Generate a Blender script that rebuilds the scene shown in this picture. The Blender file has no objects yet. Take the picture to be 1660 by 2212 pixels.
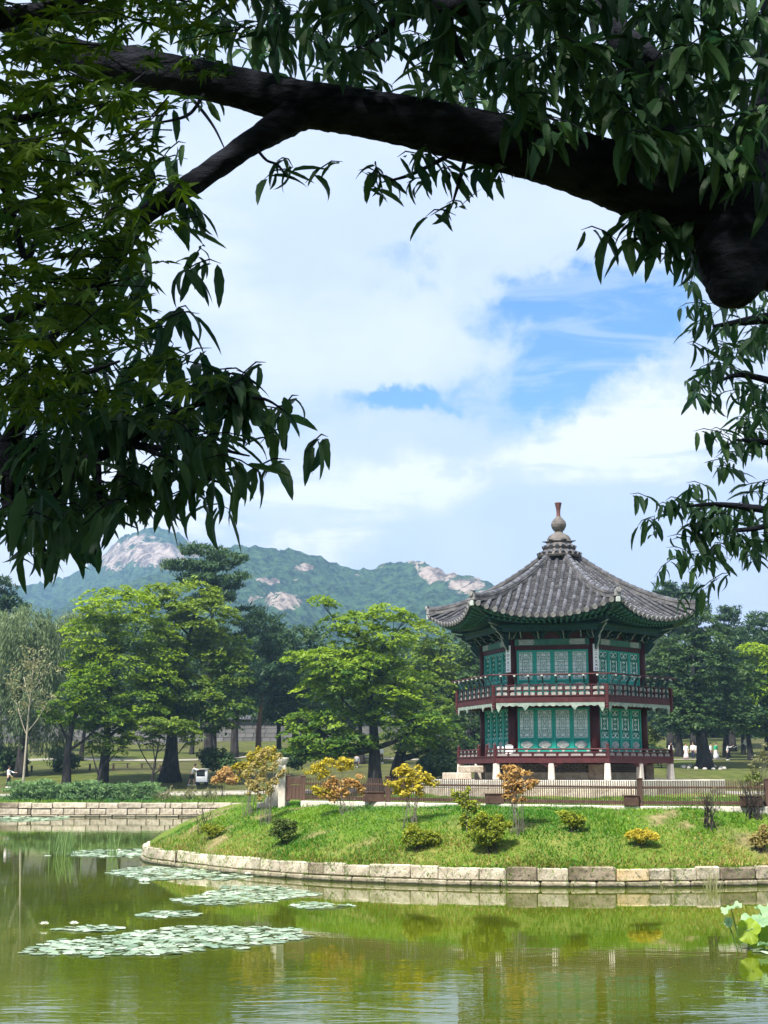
import bpy, bmesh, math, random
import numpy as np
from mathutils import Vector, Matrix, noise as mnoise

random.seed(7)
rng = np.random.default_rng(11)
scene = bpy.context.scene
COL = scene.collection
PI = math.pi
R_ = math.radians

# ------------------------------------------------------------------ camera, world, sun, exposure
CAM_Z = 3.25
PITCH = math.atan(564.0 / 3200.0)
cam_data = bpy.data.cameras.new("camera")
cam_data.sensor_fit = 'VERTICAL'
cam_data.sensor_height = 36.0
cam_data.sensor_width = 36.0
cam_data.lens = 36.0 * 3200.0 / 2212.0
cam_data.clip_start = 0.1
cam_data.clip_end = 6000.0
cam = bpy.data.objects.new("camera", cam_data)
COL.objects.link(cam)
cam.location = (0, 0, CAM_Z)
cam.rotation_euler = (PI / 2 + PITCH, 0, 0)
scene.camera = cam


def ray(x, y):
    """direction (forward component Y = 1) seen at photo point x, y (photo measured 1660 x 2212)"""
    u = (x - 830.0) / 3200.0
    v = (1106.0 - y) / 3200.0
    c, s = math.cos(PITCH), math.sin(PITCH)
    fy, fz = c - v * s, s + v * c
    return Vector((u / fy, 1.0, fz / fy))


def W(x, y, d):
    r = ray(x, y)
    return Vector((r.x * d, d, CAM_Z + r.z * d))


def on_z(x, y, z):
    r = ray(x, y)
    d = (z - CAM_Z) / r.z
    return Vector((r.x * d, d, z))


def proj_np(V):
    c, s = math.cos(PITCH), math.sin(PITCH)
    X = V[:, 0]; Y = V[:, 1]; Z = V[:, 2] - CAM_Z
    dep = Y * c + Z * s
    up = -Y * s + Z * c
    return 830 + 3200 * X / dep, 1106 - 3200 * up / dep


SUN_EL, SUN_AZ = R_(56), R_(212)      # azimuth clockwise from +Y: the sun stands behind the camera, to the left
sun_vec = Vector((math.sin(SUN_AZ) * math.cos(SUN_EL), math.cos(SUN_AZ) * math.cos(SUN_EL), math.sin(SUN_EL)))

world = bpy.data.worlds.new("World")
scene.world = world
world.use_nodes = True
wt = world.node_tree
for n in list(wt.nodes):
    wt.nodes.remove(n)


class NT:
    """small helper to write node trees"""
    def __init__(self, tree):
        self.t = tree

    def n(self, typ, **kw):
        nd = self.t.nodes.new(typ)
        for k, v in kw.items():
            setattr(nd, k, v)
        return nd

    def link(self, a, b):
        self.t.links.new(a, b)

    def val(self, sock, v):
        if hasattr(v, 'is_linked') or isinstance(v, bpy.types.NodeSocket):
            self.t.links.new(v, sock)
        else:
            sock.default_value = v

    def math(self, op, a, b=None, c=None, clamp=False):
        nd = self.n('ShaderNodeMath', operation=op)
        nd.use_clamp = clamp
        self.val(nd.inputs[0], a)
        if b is not None:
            self.val(nd.inputs[1], b)
        if c is not None:
            self.val(nd.inputs[2], c)
        return nd.outputs[0]

    def mix(self, f, a, b):
        nd = self.n('ShaderNodeMix', data_type='RGBA')
        self.val(nd.inputs[0], f)
        self.val(nd.inputs[6], a)
        self.val(nd.inputs[7], b)
        return nd.outputs[2]

    def noise(self, vec, scale, detail=4.0, rough=0.55, dist=0.0):
        nd = self.n('ShaderNodeTexNoise')
        if vec is not None:
            self.link(vec, nd.inputs['Vector'])
        nd.inputs['Scale'].default_value = scale
        nd.inputs['Detail'].default_value = detail
        nd.inputs['Roughness'].default_value = rough
        nd.inputs['Distortion'].default_value = dist
        return nd.outputs['Fac']

    def ramp(self, f, a, b):
        """smooth 0..1 between a and b"""
        nd = self.n('ShaderNodeMapRange', interpolation_type='SMOOTHSTEP')
        self.val(nd.inputs[0], f)
        nd.inputs[1].default_value = a
        nd.inputs[2].default_value = b
        nd.inputs[3].default_value = 0.0
        nd.inputs[4].default_value = 1.0
        return nd.outputs[0]

    def mapping(self, vec, scale=(1, 1, 1), rot=(0, 0, 0), loc=(0, 0, 0)):
        nd = self.n('ShaderNodeMapping')
        self.link(vec, nd.inputs[0])
        nd.inputs['Location'].default_value = loc
        nd.inputs['Rotation'].default_value = rot
        nd.inputs['Scale'].default_value = scale
        return nd.outputs[0]


T = NT(wt)
out = T.n('ShaderNodeOutputWorld')
tc = T.n('ShaderNodeTexCoord')
dirv = tc.outputs['Generated']
sky = T.n('ShaderNodeTexSky', sky_type='NISHITA')
sky.sun_disc = False
sky.sun_elevation = SUN_EL
sky.sun_rotation = SUN_AZ
sky.altitude = 50
sky.air_density = 1.0
sky.dust_density = 0.6
sky.ozone_density = 3.0
sep = T.n('ShaderNodeSeparateXYZ')
T.link(dirv, sep.inputs[0])
az = T.math('ARCTAN2', sep.outputs[0], sep.outputs[1])
el = T.math('ARCSINE', sep.outputs[2])
# soft wobble so cloud edges are ragged
w1 = T.noise(dirv, 8.0, 9, 0.66)
w2 = T.noise(T.mapping(dirv, loc=(3, 5, 7)), 8.0, 9, 0.66)
azw = T.math('ADD', az, T.math('MULTIPLY', T.math('SUBTRACT', w1, 0.5), 0.20))
elw = T.math('ADD', el, T.math('MULTIPLY', T.math('SUBTRACT', w2, 0.5), 0.13))


def azel(x, y):
    r = ray(x, y)
    return math.atan2(r.x, r.y), math.atan2(r.z, math.hypot(r.x, r.y))


def blob(x, y, rx, ry, rot=0.0, wob=True):
    a0, e0 = azel(x, y)
    da = T.math('SUBTRACT', azw if wob else az, a0)
    de = T.math('SUBTRACT', elw if wob else el, e0)
    c, s = math.cos(rot), math.sin(rot)
    p = T.math('ADD', T.math('MULTIPLY', da, c), T.math('MULTIPLY', de, s))
    q = T.math('SUBTRACT', T.math('MULTIPLY', de, c), T.math('MULTIPLY', da, s))
    p = T.math('DIVIDE', p, rx / 3200.0)
    q = T.math('DIVIDE', q, ry / 3200.0)
    r2 = T.math('ADD', T.math('MULTIPLY', p, p), T.math('MULTIPLY', q, q))
    return T.math('POWER', 2.718, T.math('MULTIPLY', r2, -1.0))


def addm(*xs):
    a = xs[0]
    for b in xs[1:]:
        a = T.math('ADD', a, b)
    return a


# openings where the blue shows: the big one right of the middle and small ones beside it
hole = addm(blob(1265, 748, 265, 135, 0.35), T.math('MULTIPLY', blob(900, 570, 80, 42), 0.34),
            T.math('MULTIPLY', blob(870, 835, 95, 36), 0.6), T.math('MULTIPLY', blob(700, 880, 160, 50), 0.25),
            T.math('MULTIPLY', blob(640, 940, 90, 40), 0.25), T.math('MULTIPLY', blob(1180, 640, 240, 50), 0.35))
# away from the picture the same broken cloud goes on
gen = T.ramp(T.noise(T.mapping(dirv, scale=(1, 1, 1.8)), 2.6, 5, 0.55), 0.56, 0.72)
front = T.ramp(T.math('COSINE', T.math('SUBTRACT', az, 0.05)), 0.86, 0.97)
gen = T.math('MULTIPLY', gen, T.math('SUBTRACT', 1.0, front))
streak_v = T.mapping(dirv, scale=(3.0, 3.0, 16.0), rot=(0, R_(-13), 0))
streak = T.noise(streak_v, 3.2, 7, 0.62, 0.6)
wisp = T.math('MULTIPLY', T.ramp(streak, 0.45, 0.64), 0.55)
hole_f = T.ramp(addm(hole, gen), 0.16, 0.58)
hole_f = T.math('MULTIPLY', hole_f, T.math('SUBTRACT', 1.0, T.math('MULTIPLY', wisp, 0.75)), clamp=True)
# bright bands of high cloud
band = addm(T.math('MULTIPLY', blob(1010, 1010, 640, 62, R_(10)), 1.0), T.math('MULTIPLY', blob(420, 1080, 320, 75, 0), 0.9),
            T.math('MULTIPLY', blob(1480, 960, 260, 70, R_(8)), 0.9), T.math('MULTIPLY', blob(350, 300, 260, 500), 0.35))
band = T.math('MULTIPLY', band, T.math('ADD', 0.25, T.math('MULTIPLY', T.ramp(streak, 0.36, 0.6), 1.2)))
fine = T.noise(T.mapping(dirv, scale=(1, 1, 1.6)), 9.0, 7, 0.6)
puff = T.ramp(T.noise(T.mapping(dirv, scale=(1, 1, 1.5), loc=(.3, .1, .2)), 3.6, 7, 0.58), 0.36, 0.66)
band_f = T.math('ADD', band, T.math('MULTIPLY', T.math('SUBTRACT', puff, 0.42), 0.75), clamp=True)
cloud_col = T.mix(band_f, (0.62, 0.71, 0.93, 1), (1.0, 1.0, 1.0, 1))
cloud_col = T.mix(T.math('MULTIPLY', T.ramp(fine, 0.35, 0.7), 0.25), cloud_col, (0.92, 0.95, 1.0, 1))
bg_sky = T.n('ShaderNodeBackground')
sky_sat = T.n('ShaderNodeHueSaturation')
sky_sat.inputs['Saturation'].default_value = 1.28
T.link(sky.outputs[0], sky_sat.inputs['Color'])
T.link(sky_sat.outputs[0], bg_sky.inputs[0])
bg_sky.inputs[1].default_value = 0.095
bg_cl = T.n('ShaderNodeBackground')
T.link(cloud_col, bg_cl.inputs[0])
bg_cl.inputs[1].default_value = 0.575
mx = T.n('ShaderNodeMixShader')
T.link(hole_f, mx.inputs[0])
T.link(bg_cl.outputs[0], mx.inputs[1])
T.link(bg_sky.outputs[0], mx.inputs[2])
T.link(mx.outputs[0], out.inputs[0])
world.cycles.sampling_method = 'MANUAL'
world.cycles.sample_map_resolution = 512

sun_l = bpy.data.lights.new("sun", 'SUN')
sun_l.energy = 4.9
sun_l.angle = R_(6)
sun_l.color = (1.0, 0.95, 0.86)
sun_o = bpy.data.objects.new("sun", sun_l)
COL.objects.link(sun_o)
sun_o.rotation_euler = (-sun_vec).to_track_quat('-Z', 'Y').to_euler()

vs = scene.view_settings
vs.view_transform = 'Standard'
vs.look = 'None'
vs.exposure = 1.12
vs.gamma = 1.0
vs.use_curve_mapping = False
scene.render.engine = 'CYCLES'
cy = scene.cycles
cy.use_denoising = True
try:
    cy.denoiser = 'OPENIMAGEDENOISE'
except Exception:
    pass
cy.max_bounces = 7
cy.diffuse_bounces = 3
cy.glossy_bounces = 3
cy.transmission_bounces = 3
cy.transparent_max_bounces = 6
cy.volume_bounces = 1
cy.caustics_reflective = False
cy.caustics_refractive = False
cy.use_adaptive_sampling = True
cy.adaptive_threshold = 0.015

# ------------------------------------------------------------------ helpers


def tag(o, label=None, cat=None, group=None, kind=None):
    if label: o['label'] = label
    if cat: o['category'] = cat
    if group: o['group'] = group
    if kind: o['kind'] = kind
    return o


def empty(name, loc, label=None, cat=None, group=None, rz=0.0):
    o = bpy.data.objects.new(name, None)
    COL.objects.link(o)
    o.location = loc
    o.rotation_euler = (0, 0, rz)
    o.empty_display_size = 0.2
    return tag(o, label, cat, group)


def link(name, me, parent=None, loc=None, rot=None, scale=None, kind=None):
    o = bpy.data.objects.new(name, me)
    COL.objects.link(o)
    if parent is not None:
        o.parent = parent
    if loc is not None:
        o.location = loc
    if rot is not None:
        o.rotation_euler = rot
    if scale is not None:
        o.scale = scale
    if kind:
        o['kind'] = kind
    return o


def np_mesh(name, V, F, mat, tint=None, smooth=False):
    V = np.ascontiguousarray(V, dtype=np.float32)
    F = np.ascontiguousarray(F, dtype=np.int32)
    me = bpy.data.meshes.new(name)
    k = F.shape[1]
    me.vertices.add(len(V))
    me.vertices.foreach_set('co', V.ravel())
    me.loops.add(F.size)
    me.loops.foreach_set('vertex_index', F.ravel())
    me.polygons.add(len(F))
    me.polygons.foreach_set('loop_start', np.arange(0, F.size, k, dtype=np.int32))
    if tint is not None:
        a = me.attributes.new('tint', 'FLOAT', 'POINT')
        a.data.foreach_set('value', np.ascontiguousarray(tint, dtype=np.float32))
    me.update(calc_edges=True)
    me.polygons.foreach_set('use_smooth', np.full(len(F), smooth, dtype=bool))
    if mat: me.materials.append(mat)
    return me


class MB:
    """collects shapes and links them as one mesh"""
    def __init__(self):
        self.v, self.f = [], []

    def add(self, vs, fs):
        b = len(self.v)
        self.v.extend(vs)
        self.f.extend([tuple(i + b for i in f) for f in fs])

    def box(self, c, s, rz=0.0, taper=1.0, jit=0.0):
        hx, hy, hz = s[0] / 2, s[1] / 2, s[2] / 2
        cr, sr = math.cos(rz), math.sin(rz)
        vs = []
        for z, k in ((-hz, 1.0), (hz, taper)):
            for x, y in ((-hx, -hy), (hx, -hy), (hx, hy), (-hx, hy)):
                x2, y2 = x * k, y * k
                vs.append((c[0] + x2 * cr - y2 * sr + random.uniform(-jit, jit), c[1] + x2 * sr + y2 * cr + random.uniform(-jit, jit), c[2] + z + random.uniform(-jit, jit)))
        self.add(vs, [(0, 3, 2, 1), (4, 5, 6, 7), (0, 1, 5, 4), (1, 2, 6, 5), (2, 3, 7, 6), (3, 0, 4, 7)])

    def bbox(self, c, s, b=0.02, rz=0.0):
        """box with chamfered vertical and horizontal edges (rounded block)"""
        hx, hy, hz = s[0] / 2, s[1] / 2, s[2] / 2
        b = min(b, hx * .45, hy * .45, hz * .45)
        cr, sr = math.cos(rz), math.sin(rz)
        rings = [(-hz, b), (-hz + b, 0), (hz - b, 0), (hz, b)]
        vs, fs = [], []
        for z, ins in rings:
            X, Y = hx - ins, hy - ins
            bb = b if ins == 0 else b * 0.6
            for x, y in ((-X + bb, -Y), (X - bb, -Y), (X, -Y + bb), (X, Y - bb), (X - bb, Y), (-X + bb, Y), (-X, Y - bb), (-X, -Y + bb)):
                vs.append((c[0] + x * cr - y * sr, c[1] + x * sr + y * cr, c[2] + z))
        for r in range(3):
            for i in range(8):
                j = (i + 1) % 8
                fs.append((r * 8 + i, r * 8 + j, r * 8 + 8 + j, r * 8 + 8 + i))
        fs.append(tuple(range(7, -1, -1)))
        fs.append(tuple(range(24, 32)))
        self.add(vs, fs)

    def bar(self, a, b, w, h, up=(0, 0, 1)):
        """rectangular bar from a to b, w across, h along up"""
        a, b, up = Vector(a), Vector(b), Vector(up)
        d = (b - a).normalized()
        s = d.cross(up)
        if s.length < 1e-5:
            s = d.cross(Vector((1, 0, 0)))
        s.normalize()
        u = s.cross(d).normalized()
        vs = []
        for p in (a, b):
            for i, j in ((-1, -1), (1, -1), (1, 1), (-1, 1)):
                vs.append(tuple(p + s * (i * w / 2) + u * (j * h / 2)))
        self.add(vs, [(0, 1, 2, 3), (7, 6, 5, 4), (0, 4, 5, 1), (1, 5, 6, 2), (2, 6, 7, 3), (3, 7, 4, 0)])

    def tube(self, pts, rad, segs=8, cap=True, rough=0.0, ridge=0.0, seed=0.0):
        pts = [Vector(p) for p in pts]
        n = len(pts)
        vs, fs = [], []
        ref = None
        for i, p in enumerate(pts):
            t = (pts[min(i + 1, n - 1)] - pts[max(i - 1, 0)])
            if t.length < 1e-9:
                t = Vector((0, 0, 1))
            t.normalize()
            if ref is None:
                ref = t.orthogonal().normalized()
            else:
                ref = (ref - t * ref.dot(t))
                if ref.length < 1e-6:
                    ref = t.orthogonal()
                ref.normalize()
            bi = t.cross(ref)
            r = rad[i] if hasattr(rad, '__len__') else rad
            for k in range(segs):
                a = 2 * PI * k / segs
                dv = ref * math.cos(a) + bi * math.sin(a)
                rr = r
                if rough:
                    rr *= 1 + rough * mnoise.noise((p + dv * r) * (1.2 / max(r, 0.03)) * 0.5 + Vector((seed, 0, 0)))
                if ridge:
                    rr *= 1 + ridge * mnoise.noise(Vector((k * 1.31 + seed, i * 0.33, seed))) + ridge * .6 * mnoise.noise(Vector((k * 3.7, i * .9, seed + 9)))
                vs.append(tuple(p + dv * rr))
        for i in range(n - 1):
            for k in range(segs):
                k2 = (k + 1) % segs
                fs.append((i * segs + k, i * segs + k2, (i + 1) * segs + k2, (i + 1) * segs + k))
        if cap:
            fs.append(tuple(range(segs - 1, -1, -1)))
            fs.append(tuple((n - 1) * segs + k for k in range(segs)))
        self.add(vs, fs)

    def lathe(self, prof, segs=16, c=(0, 0, 0), sq=1.0):
        vs, fs = [], []
        for r, z in prof:
            for k in range(segs):
                a = 2 * PI * k / segs
                vs.append((c[0] + r * math.cos(a), c[1] + r * math.sin(a) * sq, c[2] + z))
        for i in range(len(prof) - 1):
            for k in range(segs):
                k2 = (k + 1) % segs
                fs.append((i * segs + k, i * segs + k2, (i + 1) * segs + k2, (i + 1) * segs + k))
        fs.append(tuple(range(segs - 1, -1, -1)))
        fs.append(tuple((len(prof) - 1) * segs + k for k in range(segs)))
        self.add(vs, fs)

    def blob(self, c, r, seg=8, rings=5, jit=0.0):
        vs, fs = [], []
        for i in range(rings + 1):
            th = PI * i / rings
            for k in range(seg):
                a = 2 * PI * k / seg
                q = 1 + random.uniform(-jit, jit)
                vs.append((c[0] + r[0] * q * math.sin(th) * math.cos(a), c[1] + r[1] * q * math.sin(th) * math.sin(a), c[2] + r[2] * q * math.cos(th)))
        for i in range(rings):
            for k in range(seg):
                k2 = (k + 1) % seg
                fs.append((i * seg + k, (i + 1) * seg + k, (i + 1) * seg + k2, i * seg + k2))
        self.add(vs, fs)

    def prism(self, outline, y0, y1):
        """outline (x,z) pushed from y0 to y1"""
        n = len(outline)
        vs = [(x, y0, z) for x, z in outline] + [(x, y1, z) for x, z in outline]
        fs = [tuple(range(n)), tuple(range(2 * n - 1, n - 1, -1))]
        for i in range(n):
            j = (i + 1) % n
            fs.append((i, i + n, j + n, j))
        self.add(vs, fs)

    def mesh(self, name, mat, smooth=False, off=None):
        me = bpy.data.meshes.new(name)
        v = self.v
        if off is not None:
            v = [(a[0] - off[0], a[1] - off[1], a[2] - off[2]) for a in v]
        me.from_pydata(v, [], self.f)
        me.update()
        if smooth:
            me.polygons.foreach_set('use_smooth', np.ones(len(me.polygons), dtype=bool))
        if mat: me.materials.append(mat)
        return me

    def build(self, name, mat, parent=None, off=None, smooth=False, kind=None, loc=None, rot=None):
        return link(name, self.mesh(name, mat, smooth, off), parent, loc, rot, kind=kind)


def lerp(a, b, t):
    return a + (b - a) * t


def catmull(pts, n=6):
    """smooth a list of tuples of floats"""
    P = [np.array(p, float) for p in pts]
    P = [2 * P[0] - P[1]] + P + [2 * P[-1] - P[-2]]
    o = []
    for i in range(1, len(P) - 2):
        for k in range(n):
            t = k / n
            a, b, c, d = P[i - 1], P[i], P[i + 1], P[i + 2]
            o.append(0.5 * ((2 * b) + (-a + c) * t + (2 * a - 5 * b + 4 * c - d) * t * t + (-a + 3 * b - 3 * c + d) * t ** 3))
    o.append(P[-2])
    return o


# ------------------------------------------------------------------ materials


def mat_new(name):
    m = bpy.data.materials.new(name)
    m.use_nodes = True
    t = m.node_tree
    for n in list(t.nodes):
        t.nodes.remove(n)
    N = NT(t)
    N.out = N.n('ShaderNodeOutputMaterial')
    return m, N


def surf(name, c1, c2, scale=4.0, rough=0.75, bump=0.15, bump_scale=None, detail=6, spec=0.3, island=0.0, stretch=(1, 1, 1), dist=0.3, c3=None):
    """two (three) noise-mixed colours with fine relief; island = brightness change from object to object"""
    m, N = mat_new(name)
    tcn = N.n('ShaderNodeTexCoord')
    v = N.mapping(tcn.outputs['Object'], scale=stretch)
    f = N.ramp(N.noise(v, scale, detail, 0.6, dist), 0.32, 0.68)
    c = N.mix(f, (*c1, 1), (*c2, 1))
    if c3:
        c = N.mix(N.ramp(N.noise(v, scale * 2.7, 5, 0.65), 0.58, 0.72), c, (*c3, 1))
    if island:
        oi = N.n('ShaderNodeObjectInfo')
        hs = N.n('ShaderNodeHueSaturation')
        N.link(c, hs.inputs['Color'])
        N.link(N.math('ADD', 1 - island, N.math('MULTIPLY', oi.outputs['Random'], 2 * island)), hs.inputs['Value'])
        c = hs.outputs[0]
    b = N.n('ShaderNodeBsdfPrincipled')
    N.link(c, b.inputs['Base Color'])
    b.inputs['Roughness'].default_value = rough
    b.inputs['Specular IOR Level'].default_value = spec
    if bump:
        bp = N.n('ShaderNodeBump')
        bp.inputs['Strength'].default_value = bump
        bp.inputs['Distance'].default_value = 0.05
        N.link(N.noise(v, bump_scale or scale * 4, 6, 0.65), bp.inputs['Height'])
        N.link(bp.outputs[0], b.inputs['Normal'])
    N.link(b.outputs[0], N.out.inputs[0])
    return m


def leaf_mat(name, ca, cb, transl=0.3, rough=0.55, spec=0.25, noise_amt=0.25):
    """leaf blades: colour between ca and cb by the stored tint, light passing through"""
    m, N = mat_new(name)
    at = N.n('ShaderNodeAttribute', attribute_name='tint')
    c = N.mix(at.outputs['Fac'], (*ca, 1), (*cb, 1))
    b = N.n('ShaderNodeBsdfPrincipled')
    N.link(c, b.inputs['Base Color'])
    b.inputs['Roughness'].default_value = rough
    b.inputs['Specular IOR Level'].default_value = spec
    tr = N.n('ShaderNodeBsdfTranslucent')
    hs = N.n('ShaderNodeHueSaturation')
    hs.inputs['Value'].default_value = 1.5
    hs.inputs['Saturation'].default_value = 1.1
    N.link(c, hs.inputs['Color'])
    N.link(hs.outputs[0], tr.inputs[0])
    mxs = N.n('ShaderNodeMixShader')
    mxs.inputs[0].default_value = transl
    N.link(b.outputs[0], mxs.inputs[1])
    N.link(tr.outputs[0], mxs.inputs[2])
    N.link(mxs.outputs[0], N.out.inputs[0])
    return m


M = {}
M['bark'] = surf('dark_bark', (0.016, 0.014, 0.014), (0.050, 0.045, 0.042), 5, 0.9, 0.8, 14, stretch=(1, 1, .25), spec=0.15)
M['bark_grey'] = surf('grey_stems', (0.10, 0.09, 0.07), (0.18, 0.165, 0.13), 8, 0.9, 0.2)
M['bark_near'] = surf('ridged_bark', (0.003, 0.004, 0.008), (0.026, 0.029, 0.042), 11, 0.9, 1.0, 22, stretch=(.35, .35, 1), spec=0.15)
M['bark_red'] = surf('red_pine_bark', (0.10, 0.055, 0.035), (0.17, 0.10, 0.07), 4, 0.9, 0.5, 12, spec=0.15)
M['bark_pale'] = surf('pale_bark', (0.26, 0.23, 0.17), (0.38, 0.34, 0.26), 5, 0.85, 0.4, 12)
M['stone'] = surf('granite_blocks', (0.34, 0.285, 0.215), (0.56, 0.49, 0.39), 3.2, 0.85, 0.8, 9, island=0.22, c3=(0.20, 0.145, 0.09))
M['stone_dark'] = surf('weathered_granite', (0.10, 0.075, 0.05), (0.30, 0.245, 0.18), 2.0, 0.9, 0.7, 8, island=0.12)
M['stone_gold'] = surf('golden_granite', (0.52, 0.36, 0.19), (0.58, 0.45, 0.30), 2.0, 0.85, 0.4, 9)
def wet_stone(m):
    N = NT(m.node_tree)
    b = [n for n in m.node_tree.nodes if n.type == 'BSDF_PRINCIPLED'][0]
    src = b.inputs['Base Color'].links[0].from_socket
    g = N.n('ShaderNodeNewGeometry')
    sp = N.n('ShaderNodeSeparateXYZ'); N.link(g.outputs['Position'], sp.inputs[0])
    h = N.math('ADD', sp.outputs[2], N.math('MULTIPLY', N.math('SUBTRACT', N.noise(g.outputs['Position'], 2.5, 5, .6), .5), .10))
    f = N.math('SUBTRACT', 1.0, N.ramp(h, 0.03, 0.085))
    N.link(N.mix(f, src, (0.022, 0.024, 0.010, 1)), b.inputs['Base Color'])


M['stone_pale'] = surf('pale_granite', (0.46, 0.42, 0.36), (0.58, 0.54, 0.47), 3, 0.85, 0.3, 14, island=0.08)
M['stone_wet'] = surf('wet_granite', (0.20, 0.17, 0.11), (0.34, 0.30, 0.22), 3, 0.6, 0.4, 9, island=0.12)
wet_stone(M['stone_wet'])
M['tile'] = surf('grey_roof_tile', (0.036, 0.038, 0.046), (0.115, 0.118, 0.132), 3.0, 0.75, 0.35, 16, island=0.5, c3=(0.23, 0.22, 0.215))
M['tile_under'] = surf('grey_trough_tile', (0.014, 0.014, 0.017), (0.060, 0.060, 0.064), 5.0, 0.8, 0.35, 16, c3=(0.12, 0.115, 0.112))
M['tile_end'] = surf('pale_tile_end', (0.17, 0.165, 0.165), (0.29, 0.28, 0.275), 6.0, 0.8, 0.2, 20, island=0.12)
M['ridge'] = surf('grey_ridge_tile', (0.06, 0.059, 0.062), (0.155, 0.15, 0.15), 2.4, 0.8, 0.35, 12, c3=(0.24, 0.225, 0.21))
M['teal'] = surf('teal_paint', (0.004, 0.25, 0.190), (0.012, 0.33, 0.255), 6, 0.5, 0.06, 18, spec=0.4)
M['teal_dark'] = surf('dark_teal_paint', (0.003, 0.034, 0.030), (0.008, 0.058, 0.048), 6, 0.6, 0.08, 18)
M['green_beam'] = surf('painted_beam', (0.018, 0.10, 0.070), (0.05, 0.17, 0.12), 3.5, 0.6, 0.08, 18, c3=(0.10, 0.14, 0.12))
M['carved'] = surf('carved_bracket_paint', (0.006, 0.030, 0.034), (0.02, 0.075, 0.068), 9, 0.65, 0.3, 18, c3=(0.15, 0.18, 0.17))
M['pale_edge'] = surf('pale_painted_edge', (0.30, 0.34, 0.32), (0.42, 0.45, 0.42), 6, 0.7, 0.1)
M['pale_green'] = surf('pale_green_paint', (0.16, 0.21, 0.18), (0.27, 0.32, 0.27), 5, 0.7, 0.1)
M['red'] = surf('dark_red_paint', (0.036, 0.008, 0.010), (0.062, 0.014, 0.016), 4, 0.6, 0.1, 14)
M['red_rail'] = surf('red_rail_paint', (0.042, 0.009, 0.011), (0.070, 0.015, 0.017), 4, 0.6, 0.1, 14)
M['red_wall'] = surf('dull_red_plaster', (0.09, 0.035, 0.036), (0.12, 0.05, 0.05), 4, 0.8, 0.1)
M['paper'] = surf('white_paper', (0.78, 0.82, 0.79), (0.86, 0.88, 0.86), 2, 0.9, 0.03)
M['plaque'] = surf('white_board', (0.80, 0.80, 0.79), (0.86, 0.86, 0.85), 3, 0.7, 0.03)
M['ink'] = surf('black_ink', (0.02, 0.02, 0.022), (0.04, 0.04, 0.045), 5, 0.7, 0)
M['grey_panel'] = surf('relief_panel_paint', (0.20, 0.25, 0.22), (0.42, 0.44, 0.41), 9, 0.8, 0.2)  # dull grey-green paint for reliefs, blocks and beam ends
M['rail_panel'] = surf('pale_rail_panel', (0.24, 0.22, 0.20), (0.37, 0.345, 0.315), 6, 0.8, 0.1)
M['finial_red'] = surf('red_brown_glaze', (0.09, 0.035, 0.028), (0.14, 0.06, 0.045), 5, 0.5, 0.1)
M['finial'] = surf('aged_bronze_clay', (0.075, 0.066, 0.06), (0.15, 0.135, 0.122), 4, 0.7, 0.2)
M['brick'] = surf('grey_brick', (0.045, 0.045, 0.04), (0.085, 0.08, 0.07), 4, 0.9, 0.3, 12)
M['fence'] = surf('brown_fence_wood', (0.060, 0.034, 0.024), (0.105, 0.062, 0.046), 3, 0.75, 0.3, 16, stretch=(3, 3, .5), island=0.15)
M['boxwood'] = surf('box_wood', (0.055, 0.030, 0.021), (0.085, 0.048, 0.034), 4, 0.8, 0.2)
M['white'] = surf('white_cloth', (0.74, 0.75, 0.77), (0.82, 0.83, 0.84), 6, 0.85, 0.1)
M['white_paint'] = surf('white_metal', (0.78, 0.79, 0.79), (0.84, 0.84, 0.83), 3, 0.5, 0)
M['black'] = surf('black_cloth', (0.012, 0.012, 0.016), (0.03, 0.03, 0.036), 6, 0.85, 0.1)
M['navy'] = surf('navy_cloth', (0.02, 0.024, 0.05), (0.035, 0.04, 0.075), 6, 0.85, 0.1)
M['pinkish'] = surf('pale_pink_cloth', (0.62, 0.46, 0.50), (0.72, 0.58, 0.60), 6, 0.85, 0.1)
M['greencloth'] = surf('green_cloth', (0.03, 0.33, 0.16), (0.05, 0.42, 0.21), 6, 0.85, 0.1)
M['greycloth'] = surf('grey_cloth', (0.22, 0.22, 0.24), (0.32, 0.32, 0.34), 6, 0.85, 0.1)
M['skin'] = surf('skin', (0.46, 0.28, 0.20), (0.54, 0.34, 0.25), 6, 0.6, 0)
M['hair'] = surf('black_hair', (0.012, 0.010, 0.010), (0.025, 0.02, 0.02), 9, 0.6, 0.2)
M['metal_dark'] = surf('dark_glass_panel', (0.015, 0.022, 0.022), (0.03, 0.038, 0.036), 3, 0.25, 0)
M['path'] = surf('pale_path_sand', (0.20, 0.19, 0.15), (0.29, 0.27, 0.22), 1.5, 0.95, 0.2)
M['wallgrey'] = surf('old_wall_stone', (0.10, 0.10, 0.10), (0.155, 0.15, 0.145), 1.0, 0.9, 0.5, 5, island=0.2)
M['bench'] = surf('bench_wood', (0.05, 0.035, 0.025), (0.09, 0.06, 0.042), 4, 0.8, 0.2)

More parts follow.
